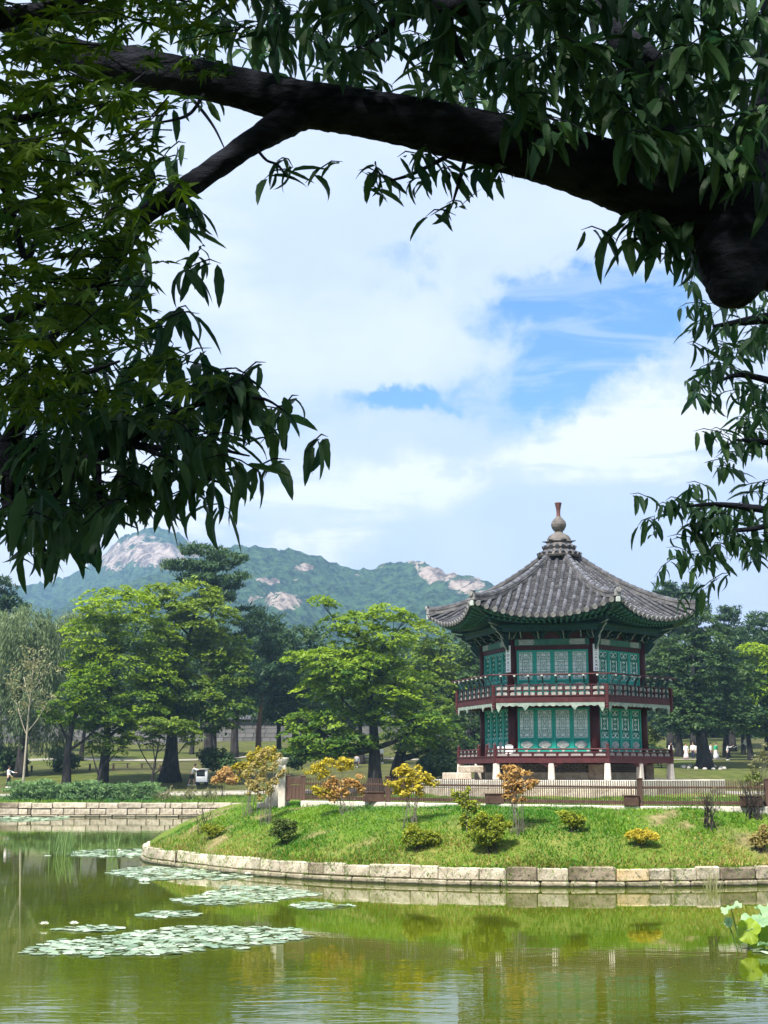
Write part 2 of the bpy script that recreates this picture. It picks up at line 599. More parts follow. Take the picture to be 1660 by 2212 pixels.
M['leaf_lime'] = leaf_mat('lime_leaves', (0.030, 0.095, 0.010), (0.29, 0.40, 0.022), 0.38)
M['leaf_green'] = leaf_mat('green_leaves', (0.034, 0.088, 0.012), (0.23, 0.31, 0.026), 0.32)
M['leaf_deep'] = leaf_mat('deep_green_leaves', (0.014, 0.046, 0.016), (0.10, 0.165, 0.040), 0.27)
M['leaf_pine'] = leaf_mat('pine_needles', (0.010, 0.036, 0.016), (0.068, 0.130, 0.042), 0.17)
M['leaf_willow'] = leaf_mat('willow_leaves', (0.06, 0.10, 0.045), (0.22, 0.28, 0.12), 0.3)
M['leaf_dry'] = leaf_mat('dry_leaves', (0.16, 0.165, 0.075), (0.31, 0.30, 0.15), 0.3)
M['leaf_gold'] = leaf_mat('golden_leaves', (0.26, 0.22, 0.02), (0.58, 0.48, 0.05), 0.35)
M['leaf_orange'] = leaf_mat('orange_leaves', (0.30, 0.17, 0.05), (0.60, 0.40, 0.15), 0.35)
M['leaf_amber'] = leaf_mat('amber_leaves', (0.22, 0.19, 0.06), (0.46, 0.37, 0.13), 0.35)
M['leaf_bush'] = leaf_mat('bush_leaves', (0.04, 0.075, 0.015), (0.17, 0.21, 0.03), 0.3)
M['leaf_yellowbush'] = leaf_mat('yellow_bush_leaves', (0.10, 0.15, 0.012), (0.36, 0.38, 0.03), 0.35)
M['leaf_juniper'] = leaf_mat('juniper_sprays', (0.05, 0.12, 0.045), (0.26, 0.40, 0.15), 0.3)
M['grass'] = leaf_mat('grass_blades', (0.050, 0.17, 0.014), (0.20, 0.33, 0.032), 0.35)
M['lattice'] = surf('lattice_paint', (0.02, 0.27, 0.21), (0.04, 0.34, 0.27), 6, 0.6, 0.05)
M['drygrass'] = leaf_mat('dry_grass_blades', (0.17, 0.16, 0.03), (0.40, 0.33, 0.11), 0.35)
M['weed'] = leaf_mat('clover_weeds', (0.03, 0.09, 0.012), (0.12, 0.22, 0.05), 0.3)
M['reed'] = leaf_mat('reed_blades', (0.10, 0.19, 0.06), (0.26, 0.36, 0.13), 0.3)
M['pad'] = leaf_mat('lily_pad_skin', (0.12, 0.21, 0.10), (0.42, 0.50, 0.36), 0.1, rough=0.3, spec=0.5)  # pale tints paint the sky's reflection into the pad colour
M['lotus'] = leaf_mat('lotus_leaf_skin', (0.05, 0.15, 0.05), (0.30, 0.44, 0.24), 0.3)
M['lotus_backlit'] = leaf_mat('lotus_leaf_backlit', (0.16, 0.25, 0.02), (0.34, 0.44, 0.05), 0.45)  # leaf underside with a backlit yellow-green painted into its colour
M['petal'] = surf('white_petals', (0.80, 0.80, 0.72), (0.86, 0.86, 0.80), 8, 0.7, 0)
M['oakleaf'] = leaf_mat('long_oak_leaves', (0.014, 0.056, 0.029), (0.070, 0.145, 0.044), 0.27, rough=0.5, spec=0.3)
M['mapleleaf'] = leaf_mat('maple_leaves', (0.022, 0.072, 0.016), (0.115, 0.185, 0.020), 0.34, rough=0.6, spec=0.2)

# ------------------------------------------------------------------ the setting: ground, pond, island, hills
PAV = Vector((7.17, 60.0, 3.0))
FAR_Y = 114.0
_prof = [(114.5, 0.98), (120, 1.5), (125, 2.3), (132, 2.95), (140, 3.6), (155, 4.9), (190, 7.1), (300, 12), (600, 22), (1000, 30), (3000, 40)]


def far_z(y):
    return float(np.interp(y, [p[0] for p in _prof], [p[1] for p in _prof]))


def ground_z(x, y):
    n = mnoise.noise(Vector((x * .06, y * .06, 2.0)))
    left = min(max((-46 - x) / 4.0, 0), 1)
    right = min(max((x - 75) / 4.0, 0), 1)
    side = max(left, right)
    eb = 9.6 + 4.6 * min(max((abs(x - .4) - 4.6) / 1.5, 0), 1)
    if y < eb:
        return 1.6 + n * .08
    if y < 114.45:
        t = min((y - eb) / 2.0, 1.0)
        z = lerp(1.6, -1.4, t * t * (3 - 2 * t))
        return lerp(z, 1.3 + n * .2, side)
    return far_z(y) + n * min(.25 + (y - 114) * .01, 1.2) * min(1, (y - 114.4) / 6)


def grid_mesh(name, xs, ys, zf, mat, smooth=True):
    V = np.array([(x, y, zf(x, y)) for y in ys for x in xs], dtype=np.float32)
    nx, ny = len(xs), len(ys)
    i = np.arange((nx - 1) * (ny - 1))
    r, c = i // (nx - 1), i % (nx - 1)
    a = r * nx + c
    F = np.stack([a, a + 1, a + nx + 1, a + nx], 1)
    return np_mesh(name, V, F, mat, smooth=smooth), V


def mat_ground():
    m, N = mat_new('lawn_and_soil')
    tcn = N.n('ShaderNodeTexCoord')
    v = tcn.outputs['Object']
    big = N.ramp(N.noise(v, 0.07, 5, 0.6), 0.38, 0.62)
    med = N.ramp(N.noise(v, 0.8, 6, 0.65), 0.3, 0.7)
    g = N.mix(med, (0.050, 0.075, 0.012, 1), (0.11, 0.12, 0.030, 1))
    s = N.mix(med, (0.05, 0.045, 0.022, 1), (0.09, 0.085, 0.038, 1))
    c = N.mix(N.math('MULTIPLY', big, 0.75), g, s)
    b = N.n('ShaderNodeBsdfPrincipled')
    N.link(c, b.inputs['Base Color'])
    b.inputs['Roughness'].default_value = 0.95
    b.inputs['Specular IOR Level'].default_value = 0.1
    bp = N.n('ShaderNodeBump')
    bp.inputs['Strength'].default_value = 0.6
    bp.inputs['Distance'].default_value = 0.08
    N.link(N.noise(v, 6.0, 6, 0.7), bp.inputs['Height'])
    N.link(bp.outputs[0], b.inputs['Normal'])
    N.link(b.outputs[0], N.out.inputs[0])
    return m


xs = sorted(set([-1600, -1000, -700, -450, -300, -220] + list(range(-170, -60, 10)) + list(range(-60, 84, 3)) + list(range(84, 184, 10)) + [220, 300, 450, 700, 1000, 1600]))
ys = [-60, -45, -30, -20, -12, -6, 0, 3, 6, 8, 9, 9.5, 10, 10.4, 10.8, 11.2, 11.7, 12.5, 13.5, 14.2, 14.8, 15.4, 16, 16.8, 19, 24, 40, 60, 80, 100, 110, 114.44, 114.5, 115, 116.5, 118, 120, 122, 124, 126, 129] + list(range(132, 200, 4)) + [206, 214, 225, 240, 260, 280, 300, 350, 420, 500, 600, 750, 900, 1100, 1400, 1800, 2300]
me, _ = grid_mesh('ground', xs, ys, ground_z, mat_ground())
link('ground', me, kind='structure')


def mat_water():
    m, N = mat_new('pond_water')
    tcn = N.n('ShaderNodeTexCoord')
    v = tcn.outputs['Object']
    # murky green body seen through a rippled, reflecting surface
    body = N.mix(N.ramp(N.noise(v, 0.12, 4, 0.6), 0.35, 0.65), (0.046, 0.063, 0.0014, 1), (0.072, 0.092, 0.0030, 1))
    b = N.n('ShaderNodeBsdfPrincipled')
    N.link(body, b.inputs['Base Color'])
    b.inputs['Roughness'].default_value = 0.015
    b.inputs['IOR'].default_value = 1.333
    b.inputs['Specular IOR Level'].default_value = 0.5
    r1 = N.noise(N.mapping(v, scale=(0.42, 1.15, 1), rot=(0, 0, .12)), 1.05, 1.6, 0.45, 1.0)
    r2 = N.noise(N.mapping(v, scale=(0.9, 2.6, 1), rot=(0, 0, 0.3)), 3.0, 1.0, 0.4, 0.5)
    calm = N.ramp(N.noise(v, 0.10, 3, 0.5), 0.35, 0.65)
    h = N.math('ADD', N.math('MULTIPLY', r1, 1.0), N.math('MULTIPLY', r2, 0.28))
    sy = N.n('ShaderNodeSeparateXYZ')
    N.link(v, sy.inputs[0])
    near = N.math('SUBTRACT', 1.0, N.ramp(sy.outputs[1], 19.5, 30.0))      # the breeze ruffles the near side
    h = N.math('MULTIPLY', h, N.math('ADD', N.math('ADD', 0.22, N.math('MULTIPLY', calm, 0.30)), N.math('MULTIPLY', near, 1.5)))
    bp = N.n('ShaderNodeBump')
    bp.inputs['Strength'].default_value = 1.0
    bp.inputs['Distance'].default_value = 0.0042
    N.link(h, bp.inputs['Height'])
    N.link(bp.outputs[0], b.inputs['Normal'])
    N.link(b.outputs[0], N.out.inputs[0])
    return m


water = MB()
water.add([(-60, 9.5, 0), (90, 9.5, 0), (90, FAR_Y + .6, 0), (-60, FAR_Y + .6, 0)], [(0, 1, 2, 3)])
water.build('pond_water', mat_water(), kind='structure')

# --- island: its waterline follows the photographed edge in front and a circle behind
_edge_px = [(306, 1856), (318, 1864), (380, 1873), (450, 1881), (520, 1889), (600, 1896), (740, 1905), (900, 1911), (1000, 1914), (1200, 1917), (1400, 1917), (1560, 1915), (1660, 1912)]
_pol = []
for px, py in _edge_px:
    p = on_z(px, py, 0.0)
    a = math.atan2(p.x - PAV.x, -(p.y - PAV.y))      # 0 = towards the camera, + = right
    _pol.append((a, math.hypot(p.x - PAV.x, p.y - PAV.y)))
_pol.sort()
_pa = [-PI - .01, -2.6, -2.0] + [a for a, r in _pol] + [0.75, 1.3, 2.0, PI + .01]
_pr = [17.3, 17.2, 17.0] + [r for a, r in _pol] + [17.6, 17.4, 17.3, 17.3]


def isl_r(a):
    return float(np.interp(a, _pa, _pr))


def isl_z(x, y):
    dx, dy = x - PAV.x, -(y - PAV.y)
    r = math.hypot(dx, dy)
    re = isl_r(math.atan2(dx, dy))
    dlt = max(re - r, 0)
    t = min(dlt / 4.3, 1.0)
    z = 0.50 + 1.58 * math.sin(PI / 2 * t) ** 1.05
    z += .13 * min(max((x - 7.5) / 3, 0), 1) * min(dlt / 3.5, 1) * (1 if y < 50 else 0)
    z += min(max((dlt - 6) / 6, 0), 1) * 0.42
    z += 0.08 * mnoise.noise(Vector((x * .5, y * .5, 1))) * min(dlt, 1) + .05 * mnoise.noise(Vector((x * 1.7, y * 1.7, 5))) * min(dlt, 1)
    return z


def mat_turf():
    m, N = mat_new('island_turf')
    tcn = N.n('ShaderNodeTexCoord')
    v = tcn.outputs['Object']
    f1 = N.ramp(N.noise(v, 0.45, 6, 0.65, 0.4), 0.34, 0.66)
    f2 = N.ramp(N.noise(v, 3.5, 6, 0.7), 0.3, 0.7)
    g = N.mix(f2, (0.045, 0.115, 0.009, 1), (0.12, 0.19, 0.020, 1))
    d = N.mix(f2, (0.12, 0.15, 0.022, 1), (0.24, 0.20, 0.075, 1))
    c = N.mix(N.math('MULTIPLY', f1, 0.6), g, d)
    soil = N.n('ShaderNodeAttribute', attribute_name='tint')
    c = N.mix(N.math('MULTIPLY', soil.outputs['Fac'], 0.8), c, N.mix(f2, (0.14, 0.10, 0.05, 1), (0.30, 0.23, 0.13, 1)))
    b = N.n('ShaderNodeBsdfPrincipled')
    N.link(c, b.inputs['Base Color'])
    b.inputs['Roughness'].default_value = 0.95
    b.inputs['Specular IOR Level'].default_value = 0.1
    bp = N.n('ShaderNodeBump')
    bp.inputs['Strength'].default_value = 0.8
    bp.inputs['Distance'].default_value = 0.08
    N.link(N.noise(v, 9, 6, 0.7), bp.inputs['Height'])
    N.link(bp.outputs[0], b.inputs['Normal'])
    N.link(b.outputs[0], N.out.inputs[0])
    return m


def soil_at(x, y):
    """worn, bare spots in the turf"""
    q = mnoise.noise(Vector((x * .40, y * .46, 21))) + .45 * mnoise.noise(Vector((x * 1.5, y * 1.5, 4)))
    return min(max((q - .30) / .22, 0), 1)


NA, NR = 200, 60
V, F = [], []
for i in range(NR + 1):
    q = 1 - (1 - i / NR) ** 1.0
    for k in range(NA):
        a = -PI + 2 * PI * k / NA
        r = (isl_r(a) - 0.30) * q
        x, y = PAV.x + r * math.sin(a), PAV.y - r * math.cos(a)
        V.append((x, y, isl_z(x, y) if i < NR else isl_z(x, y) - .03))
for k in range(NA):                                         # skirt into the water behind the stones
    x, y = V[NR * NA + k][:2]
    V.append((x, y, -1.3))
for i in range(NR + 1):
    for k in range(NA):
        k2 = (k + 1) % NA
        F.append((i * NA + k, i * NA + k2, (i + 1) * NA + k2, (i + 1) * NA + k))
me = np_mesh('island_mound', np.array(V), np.array(F)[:, ::-1], mat_turf(), np.array([soil_at(v[0], v[1]) for v in V]), smooth=True)
link('island_mound', me, kind='structure')

# grass blades on the slope facing the water and the lawn behind the fence
NG = 120000
ang = rng.uniform(-1.35, 0.95, NG * 2)
ree = np.interp(ang, _pa, _pr)
dl = rng.uniform(0.035, 1, NG * 2) ** 1.25 * 10.0
rr_ = ree - dl
gx = PAV.x + rr_ * np.sin(ang)
gy = PAV.y - rr_ * np.cos(ang)
pn = np.array([mnoise.noise(Vector((x * .55, y * .55, 3))) + .6 * mnoise.noise(Vector((x * 1.6, y * 1.6, 8))) for x, y in zip(gx, gy)])
so = np.array([soil_at(x, y) for x, y in zip(gx, gy)])
keep = (rng.uniform(-1.1, .75, NG * 2) < pn + .25) & (rng.uniform(0, 1, NG * 2) > so * .88)
gx, gy, pn, dl = gx[keep][:NG], gy[keep][:NG], pn[keep][:NG], dl[keep][:NG]
n = len(gx)
gz_ = np.array([isl_z(x, y) for x, y in zip(gx, gy)])
hgt = rng.uniform(.03, .10, n) * (1 + .9 * np.clip(pn, 0, 1))
th = rng.uniform(0, 2 * PI, n)
lean = rng.uniform(.3, 1.5, n) * hgt
wd = rng.uniform(.012, .028, n)
P0 = np.stack([gx - wd * np.sin(th), gy + wd * np.cos(th), gz_ - .02], 1)
P1 = np.stack([gx + wd * np.sin(th), gy - wd * np.cos(th), gz_ - .02], 1)
P2 = np.stack([gx + lean * np.cos(th), gy + lean * np.sin(th), gz_ + hgt], 1)
V = np.stack([P0, P1, P2], 1).reshape(-1, 3)
F = np.arange(3 * n).reshape(-1, 3)
dry = np.array([mnoise.noise(Vector((x * .3, y * .3, 13))) for x, y in zip(gx, gy)])
tint = np.clip(.34 + dry * .8 + rng.normal(0, .18, n), 0, 1)
isdry = rng.uniform(0, 1, n) < np.clip(.95 - dl * .62 + dry * .8, 0.02, .65)
Vt = V.reshape(n, 3, 3)
for nm, sel, mt_ in (('grass', ~isdry, 'grass'), ('dry_grass', isdry, 'drygrass')):
    k_n = int(sel.sum())
    link(nm, np_mesh(nm, Vt[sel].reshape(-1, 3), np.arange(3 * k_n).reshape(-1, 3), M[mt_], np.repeat(tint[sel], 3)), kind='stuff')
# broad leaved weeds in loose clumps on the slope
cl_a = rng.uniform(-1.3, .9, 260); cl_d = rng.uniform(.6, 6.0, 260)
ii = rng.integers(0, 260, 9000)
aa = cl_a[ii] + rng.normal(0, .018, 9000)
rr2 = np.interp(aa, _pa, _pr) - np.clip(cl_d[ii] + rng.normal(0, .28, 9000), .3, 8)
wx, wy = PAV.x + rr2 * np.sin(aa), PAV.y - rr2 * np.cos(aa)
wz = np.array([isl_z(x, y) for x, y in zip(wx, wy)]) + rng.uniform(.02, .13, 9000)
t1 = rng.normal(0, 1, (9000, 3)); t1[:, 2] *= .35; t1 /= np.linalg.norm(t1, axis=1)[:, None]
t2 = np.cross(t1, np.array([0, -.35, 1.0])); s_ = rng.uniform(.02, .05, 9000)[:, None]
Pw = np.stack([wx, wy, wz], 1)
Vw = np.stack([Pw - t1 * s_, Pw + t2 * s_ * .5, Pw + t1 * s_, Pw - t2 * s_ * .5], 1).reshape(-1, 3)
link('weeds', np_mesh('weeds', Vw, np.arange(36000).reshape(-1, 4), M['weed'], np.repeat(np.clip(rng.normal(.5, .25, 9000), 0, 1), 4)), kind='stuff')

# --- retaining wall of the island, stone by stone
_ea = np.linspace(-1.75, 1.2, 1500)
_er = np.interp(_ea, _pa, _pr)
EP = np.stack([PAV.x + _er * np.sin(_ea), PAV.y - _er * np.cos(_ea), np.full(len(_ea), .3)], 1)
_ex, _ = proj_np(EP)


def edge_at(px):
    """point of the island edge that shows at photo column px (front side)"""
    i0 = int(np.argmin(np.abs(_ea + 1.15)))
    return float(np.interp(px, _ex[i0:], _ea[i0:]))


def edge_pt(a, inset=0.0):
    r = isl_r(a) - inset
    return Vector((PAV.x + r * math.sin(a), PAV.y - r * math.cos(a), 0))


iw = empty('island_wall', edge_pt(0.0), 'low pale granite block wall round the grassy island, at the waterline', 'wall')


def wall_stone(parent, a, b, z0, z1, depth, mat, name='stone', gap=.012):
    """a block with its face along a-b"""
    d = (b - a)
    L = d.length - gap * 2
    ang = math.atan2(d.y, d.x)
    mid = (a + b) / 2 + Vector((-d.y, d.x, 0)).normalized() * (depth / 2 - random.uniform(0, .03))
    m = MB()
    h = z1 - z0 - gap
    m.bbox((0, 0, 0), (L, depth, h), random.uniform(.02, .05))
    m.v = [(x + .022 * mnoise.noise(Vector((x * 3, z * 5, mid.x))), y + .035 * mnoise.noise(Vector((x * 4, z * 4, mid.y * 3))), z + .022 * mnoise.noise(Vector((x * 2, y * 3, mid.x + 9)))) for x, y, z in m.v]
    return m.build(name, mat, parent, loc=(mid.x - parent.location.x, mid.y - parent.location.y, (z0 + z1) / 2 - parent.location.z), rot=(0, 0, ang + random.uniform(-.012, .012)))


joints = [312, 337, 353, 394, 415, 447, 488, 509, 541, 560, 578, 603, 665, 697, 742, 797, 886, 946, 1035, 1094, 1161, 1229, 1332, 1404, 1452, 1506, 1558, 1635, 1700]
angs = [edge_at(x) for x in joints]
a = angs[-1]
for k in range(14):
    a += random.uniform(.045, .085); angs.append(a)
pre = [angs[0]]
while pre[-1] > -1.7:
    pre.append(pre[-1] - random.uniform(.045, .08))
angs = pre[::-1][:-1] + angs
i_first = len(pre) - 1
for k in range(len(angs) - 1):
    j = k - i_first
    mat = M['stone']
    lab = None
    if 0 <= j < len(joints) - 1:
        x0 = joints[j]
        if x0 in (1094, 1229, 665):
            mat = M['stone_dark']; lab = 'dark weathered block of stone'
        elif x0 == 1332:
            mat = M['stone_gold']; lab = 'golden tan block of stone'
        elif x0 in (1404, 1452, 1506, 1558, 1635) and x0 != 1452:
            mat = M['stone_dark'] if x0 in (1558,) else M['stone']
    o = wall_stone(iw, edge_pt(angs[k], .03), edge_pt(angs[k + 1], .03), .17, .56 + random.uniform(-.045, .02), .42, mat)
    if lab: o['label'] = lab
a = -1.7
while a < 1.25:
    da = random.uniform(.045, .072)
    wall_stone(iw, edge_pt(a, -.03), edge_pt(a + da, -.03), -.35, .165, .4, M['stone_wet'])
    a += da

# weeds rooted in the joints and grass hanging over the stones
n_w = 5200
ja = rng.uniform(-1.3, .9, 70)
aa = np.where(rng.uniform(0, 1, n_w) < .35, ja[rng.integers(0, 70, n_w)] + rng.normal(0, .004, n_w), rng.uniform(-1.35, .95, n_w))
rr3 = np.interp(aa, _pa, _pr) + np.where(rng.uniform(0, 1, n_w) < .35, .06, rng.uniform(-.35, .03, n_w))
wx, wy = PAV.x + rr3 * np.sin(aa), PAV.y - rr3 * np.cos(aa)
wz = np.where(rr3 > np.interp(aa, _pa, _pr) + .04, rng.uniform(.08, .5, n_w), .54)
hh = rng.uniform(.05, .17, n_w); th = rng.uniform(0, 2 * PI, n_w); wd = rng.uniform(.008, .02, n_w)
P0 = np.stack([wx - wd * np.cos(th), wy - wd * np.sin(th), wz - .02], 1)
P1 = np.stack([wx + wd * np.cos(th), wy + wd * np.sin(th), wz - .02], 1)
P2 = np.stack([wx + rng.normal(0, .06, n_w), wy - rng.uniform(0, .09, n_w), wz + hh * rng.uniform(-.5, 1, n_w)], 1)
link('joint_weeds', np_mesh('joint_weeds', np.stack([P0, P1, P2], 1).reshape(-1, 3), np.arange(3 * n_w).reshape(-1, 3), M['grass'], np.repeat(np.clip(rng.normal(.5, .25, n_w), 0, 1), 3)), kind='stuff')

# --- far bank wall, two courses and a footing
fw = empty('far_bank_wall', (-22, FAR_Y, 0), 'long double course granite wall on the far bank of the pond, by the green junipers', 'wall')
k_ = lambda cx: (cx * .3351 - 830) / 3200 * FAR_Y
for row, (z0, z1, js) in enumerate([(.62, 1.05, [25, 165, 250, 380, 595, 675, 795, 945, 1095, 1125, 1200, 1300]),
                                    (.14, .61, [20, 165, 225, 245, 370, 450, 520, 620, 720, 855, 975, 1060, 1145, 1200, 1330]),
                                    (-.4, .13, [-20, 120, 250, 420, 590, 680, 760, 910, 1040, 1180, 1310])]):
    X = [k_(c) for c in js]
    while X[0] > -44:
        X.insert(0, X[0] - random.uniform(1.2, 3.2))
    while X[-1] < 46:
        X.append(X[-1] + random.uniform(1.2, 3.2))
    for x0, x1 in zip(X[:-1], X[1:]):
        yy = FAR_Y - (.06 if row == 2 else 0) + random.uniform(-.03, .03)
        m_ = M['stone'] if row < 2 else M['stone_wet']
        if row < 2 and random.random() < .12: m_ = M['stone_dark']
        wall_stone(fw, Vector((x0, yy, 0)), Vector((x1, yy, 0)), z0, z1 + random.uniform(-.02, .02), .55, m_, gap=.03)

# --- low kerb and paths on the far bank, laid on the terrain


def strip(name, pts, w, mat, lift=.03, thick=.0):
    V, F = [], []
    P = [np.array(p) for p in catmull(pts, 8)]
    for i, p in enumerate(P):
        t = P[min(i + 1, len(P) - 1)] - P[max(i - 1, 0)]
        t = t / np.linalg.norm(t)
        nrm = np.array([-t[1], t[0]])
        for s in (-.5, -.17, .17, .5):
            q = p + nrm * w * s
            V.append((q[0], q[1], ground_z(q[0], q[1]) + lift))
    for i in range(len(P) - 1):
        for k in range(3):
            F.append((i * 4 + k, (i + 1) * 4 + k, (i + 1) * 4 + k + 1, i * 4 + k + 1))
    return link(name, np_mesh(name, np.array(V), np.array(F), mat, smooth=True), kind='structure')


strip('sand_path', [(-90, 149), (-60, 150.5), (-30, 151), (-10, 152), (10, 153), (30, 152.5), (50, 151), (80, 150)], 1.7, M['path'], .06)
strip('bank_path', [(-60, 118.6), (-40, 119.5), (-25, 120.6), (-14, 121.5), (-4, 122), (10, 122.6), (40, 121), (70, 120)], 1.5, M['path'], .06)
kb = empty('path_kerb', (-12, 121, ground_z(-12, 121)), 'thin pale kerb stones along the far bank path, under the orange shrubs', 'kerb')
x = -17.0
while x < -3:
    L = random.uniform(1.0, 1.7)
    y = 120.3 + .06 * (x + 17)
    m = MB(); m.bbox((0, 0, 0), (L - .03, .25, .22), .02)
    m.build('kerb_stone', M['stone_pale'], kb, loc=(x + L / 2 - kb.location.x, y - kb.location.y, ground_z(x + L / 2, y) + .1 - kb.location.z))
    x += L

# --- mountains


def mat_mountain(name):
    m, N = mat_new(name)
    tcn = N.n('ShaderNodeTexCoord')
    v = tcn.outputs['Object']
    at = N.n('ShaderNodeAttribute', attribute_name='tint')
    tree = N.mix(N.ramp(N.noise(v, 0.13, 8, 0.78), 0.38, 0.62), (0.006, 0.024, 0.012, 1), (0.085, 0.165, 0.065, 1))
    rv = N.mapping(v, scale=(1, 1, .22))
    rock = N.mix(N.ramp(N.noise(rv, 0.07, 7, 0.7, 0.5), 0.35, 0.62), (0.12, 0.09, 0.07, 1), (0.62, 0.50, 0.41, 1))
    f = N.math('ADD', at.outputs['Fac'], N.math('MULTIPLY', N.math('SUBTRACT', N.noise(v, 0.04, 9, 0.76), 0.5), 3.2))
    f = N.ramp(f, 0.54, 0.60)
    c = N.mix(f, tree, rock)
    b = N.n('ShaderNodeBsdfPrincipled')
    N.link(c, b.inputs['Base Color'])
    b.inputs['Roughness'].default_value = 0.95
    b.inputs['Specular IOR Level'].default_value = 0.05
    bp = N.n('ShaderNodeBump')
    bp.inputs['Strength'].default_value = 1.0
    bp.inputs['Distance'].default_value = 9.0
    N.link(N.noise(v, 0.16, 7, 0.75), bp.inputs['Height'])
    N.link(bp.outputs[0], b.inputs['Normal'])
    N.link(b.outputs[0], N.out.inputs[0])
    return m


def mountain(name, ridge, d, y0, y1, dx, dy, rocks, seed, label=None, bump=5.5):
    rx = [(p[0] - 830) / 3200 * d for p in ridge]
    rz = [W(p[0], p[1], d).z for p in ridge]
    X = np.arange(rx[0], rx[-1], dx)
    Y = np.arange(y0, y1, dy)
    base = 26.0
    V = np.zeros((len(Y), len(X), 3), np.float32)
    for j, y in enumerate(Y):
        for i, x in enumerate(X):
            sp = 150 * mnoise.noise(Vector((x * .006, seed, y * .002)))       # spurs run down the front
            t = (d - y + sp) / (d - y0)
            h = np.interp(x * (1 + .0 * t), rx, rz) - base
            if t >= 0:
                g = max(1 - t, 0) ** 1.25
            else:
                g = max(1 + t * 1.6, 0) ** 1.3
            nz = 30 * (mnoise.noise(Vector((x * .014, y * .010, seed))) + .5 * mnoise.noise(Vector((x * .04, y * .04, seed)))) * min(1, abs(t) * 4 + .06)
            tr = mnoise.cell(Vector((x / 7.5, y / 9.0, seed))) * .5 + mnoise.noise(Vector((x / 6.0, y / 8.0, seed))) * .8
            V[j, i] = (x, y, base + h * g + nz + bump * tr * .7 * max(g, .2))
    P = V.reshape(-1, 3)
    pxx, pyy = proj_np(P.astype(float))
    tint = np.zeros(len(P))
    for (cx, cy, ax, ay, w) in rocks:
        tint = np.maximum(tint, w * np.exp(-(((pxx - cx) / ax) ** 2 + ((pyy - cy) / ay) ** 2) ** 1.5))
    # bare rock is smoother: drop the tree bumps there
    nx, ny = len(X), len(Y)
    i = np.arange((nx - 1) * (ny - 1)); r, c = i // (nx - 1), i % (nx - 1)
    a = r * nx + c
    F = np.stack([a, a + 1, a + nx + 1, a + nx], 1)
    o = link(name, np_mesh(name, P, F, mat_mountain(name + '_cover'), tint, smooth=False), kind='structure')
    return o


mountain('mountain', [(-300, 1420), (-60, 1400), (120, 1330), (300, 1262), (420, 1222), (510, 1193), (560, 1184), (600, 1188), (636, 1181), (660, 1186), (700, 1198), (760, 1213), (795, 1216), (830, 1201), (870, 1196), (915, 1204), (960, 1228), (1000, 1247), (1040, 1265), (1075, 1290), (1120, 1325), (1200, 1370), (1400, 1420), (1700, 1450), (2100, 1470)],
         1350, 760, 1560, 3.6, 4.5,
         [(610, 1298, 48, 24, .9), (575, 1255, 36, 9, .8), (655, 1226, 22, 9, .9), (640, 1258, 22, 8, .7), (548, 1302, 16, 16, .8), (820, 1216, 16, 9, .8), (955, 1236, 62, 22, 1.0), (1010, 1262, 46, 20, 1.0), (905, 1212, 30, 8, .8), (780, 1240, 18, 5, .5)], 3.0)
mountain('rock_peak', [(-500, 1420), (-200, 1360), (0, 1272), (80, 1232), (150, 1196), (215, 1172), (265, 1157), (310, 1150), (350, 1153), (392, 1165), (425, 1186), (470, 1212), (560, 1260), (700, 1330), (900, 1420), (1100, 1450)],
         1900, 1420, 2150, 6, 7,
         [(330, 1195, 85, 34, 1.0), (250, 1200, 48, 36, .9), (300, 1170, 50, 16, .8), (400, 1200, 40, 26, .8)], 8.0, bump=6.5)

# --- haze: the air between here and the hills
hz = MB()
hz.box((0, 1120, 208), (3420, 2420, 421))
m, N = mat_new('haze_air')
pv = N.n('ShaderNodeVolumePrincipled')
pv.inputs['Color'].default_value = (0.42, 0.66, 1.0, 1)
pv.inputs['Density'].default_value = 0.00027
pv.inputs['Anisotropy'].default_value = 0.35
N.link(pv.outputs[0], N.out.inputs['Volume'])
hz.build('haze', m, kind='stuff')

# --- palace wall behind the trees
PWY = 192.0
pw = empty('palace_wall', (-20, PWY, far_z(PWY)), 'long grey palace wall with a tiled coping, behind the pine trunks', 'wall')
px0 = (150 - 830) / 3200 * PWY
x = -66.0
zb = far_z(PWY) - .6
H = 3.35
for row in range(6):
    x = -62.0 - random.uniform(0, 1)
    while x < 20:
        L = random.uniform(.9, 1.6)
        vis = -44 < x < -10
        if vis or row in (0, 5):
            pass
        m = MB()
        m.bbox((0, 0, 0), (L - .04, .7, H / 6 - .03), .03)
        if vis:
            m.build('stone', M['wallgrey'], pw, loc=(x + L / 2 - pw.location.x, random.uniform(-.02, .02), zb + (row + .5) * H / 6 - pw.location.z))
        x += L
m = MB(); m.box((0, 0, 0), (82, .6, H - .02)); m.build('core', M['wallgrey'], pw, loc=(-21 - pw.location.x, 0.02, zb + H / 2 - pw.location.z))
m = MB()
m.prism([(-.75, 0), (.75, 0), (.12, .42), (-.12, .42)], -41, 41)
o = m.build('coping', M['tile_under'], pw, loc=(-21 - pw.location.x, 0, zb + H - pw.location.z + .004), rot=(0, 0, PI / 2))
tl = MB(); tl.tube([(0, -.80, 0), (0, -.10, .42)], .10, 6)
tm = tl.mesh('coping_tile', M['tile'])
x = -45.0
while x < -9:
    link('coping_tile', tm, pw, loc=(x - pw.location.x, -.02, zb + H + .06 - pw.location.z))
    x += .36
m = MB(); m.tube([(-41, 0, 0), (41, 0, 0)], .14, 6); m.build('ridge', M['ridge'], pw, loc=(-21 - pw.location.x, 0, zb + H + .47 - pw.location.z))

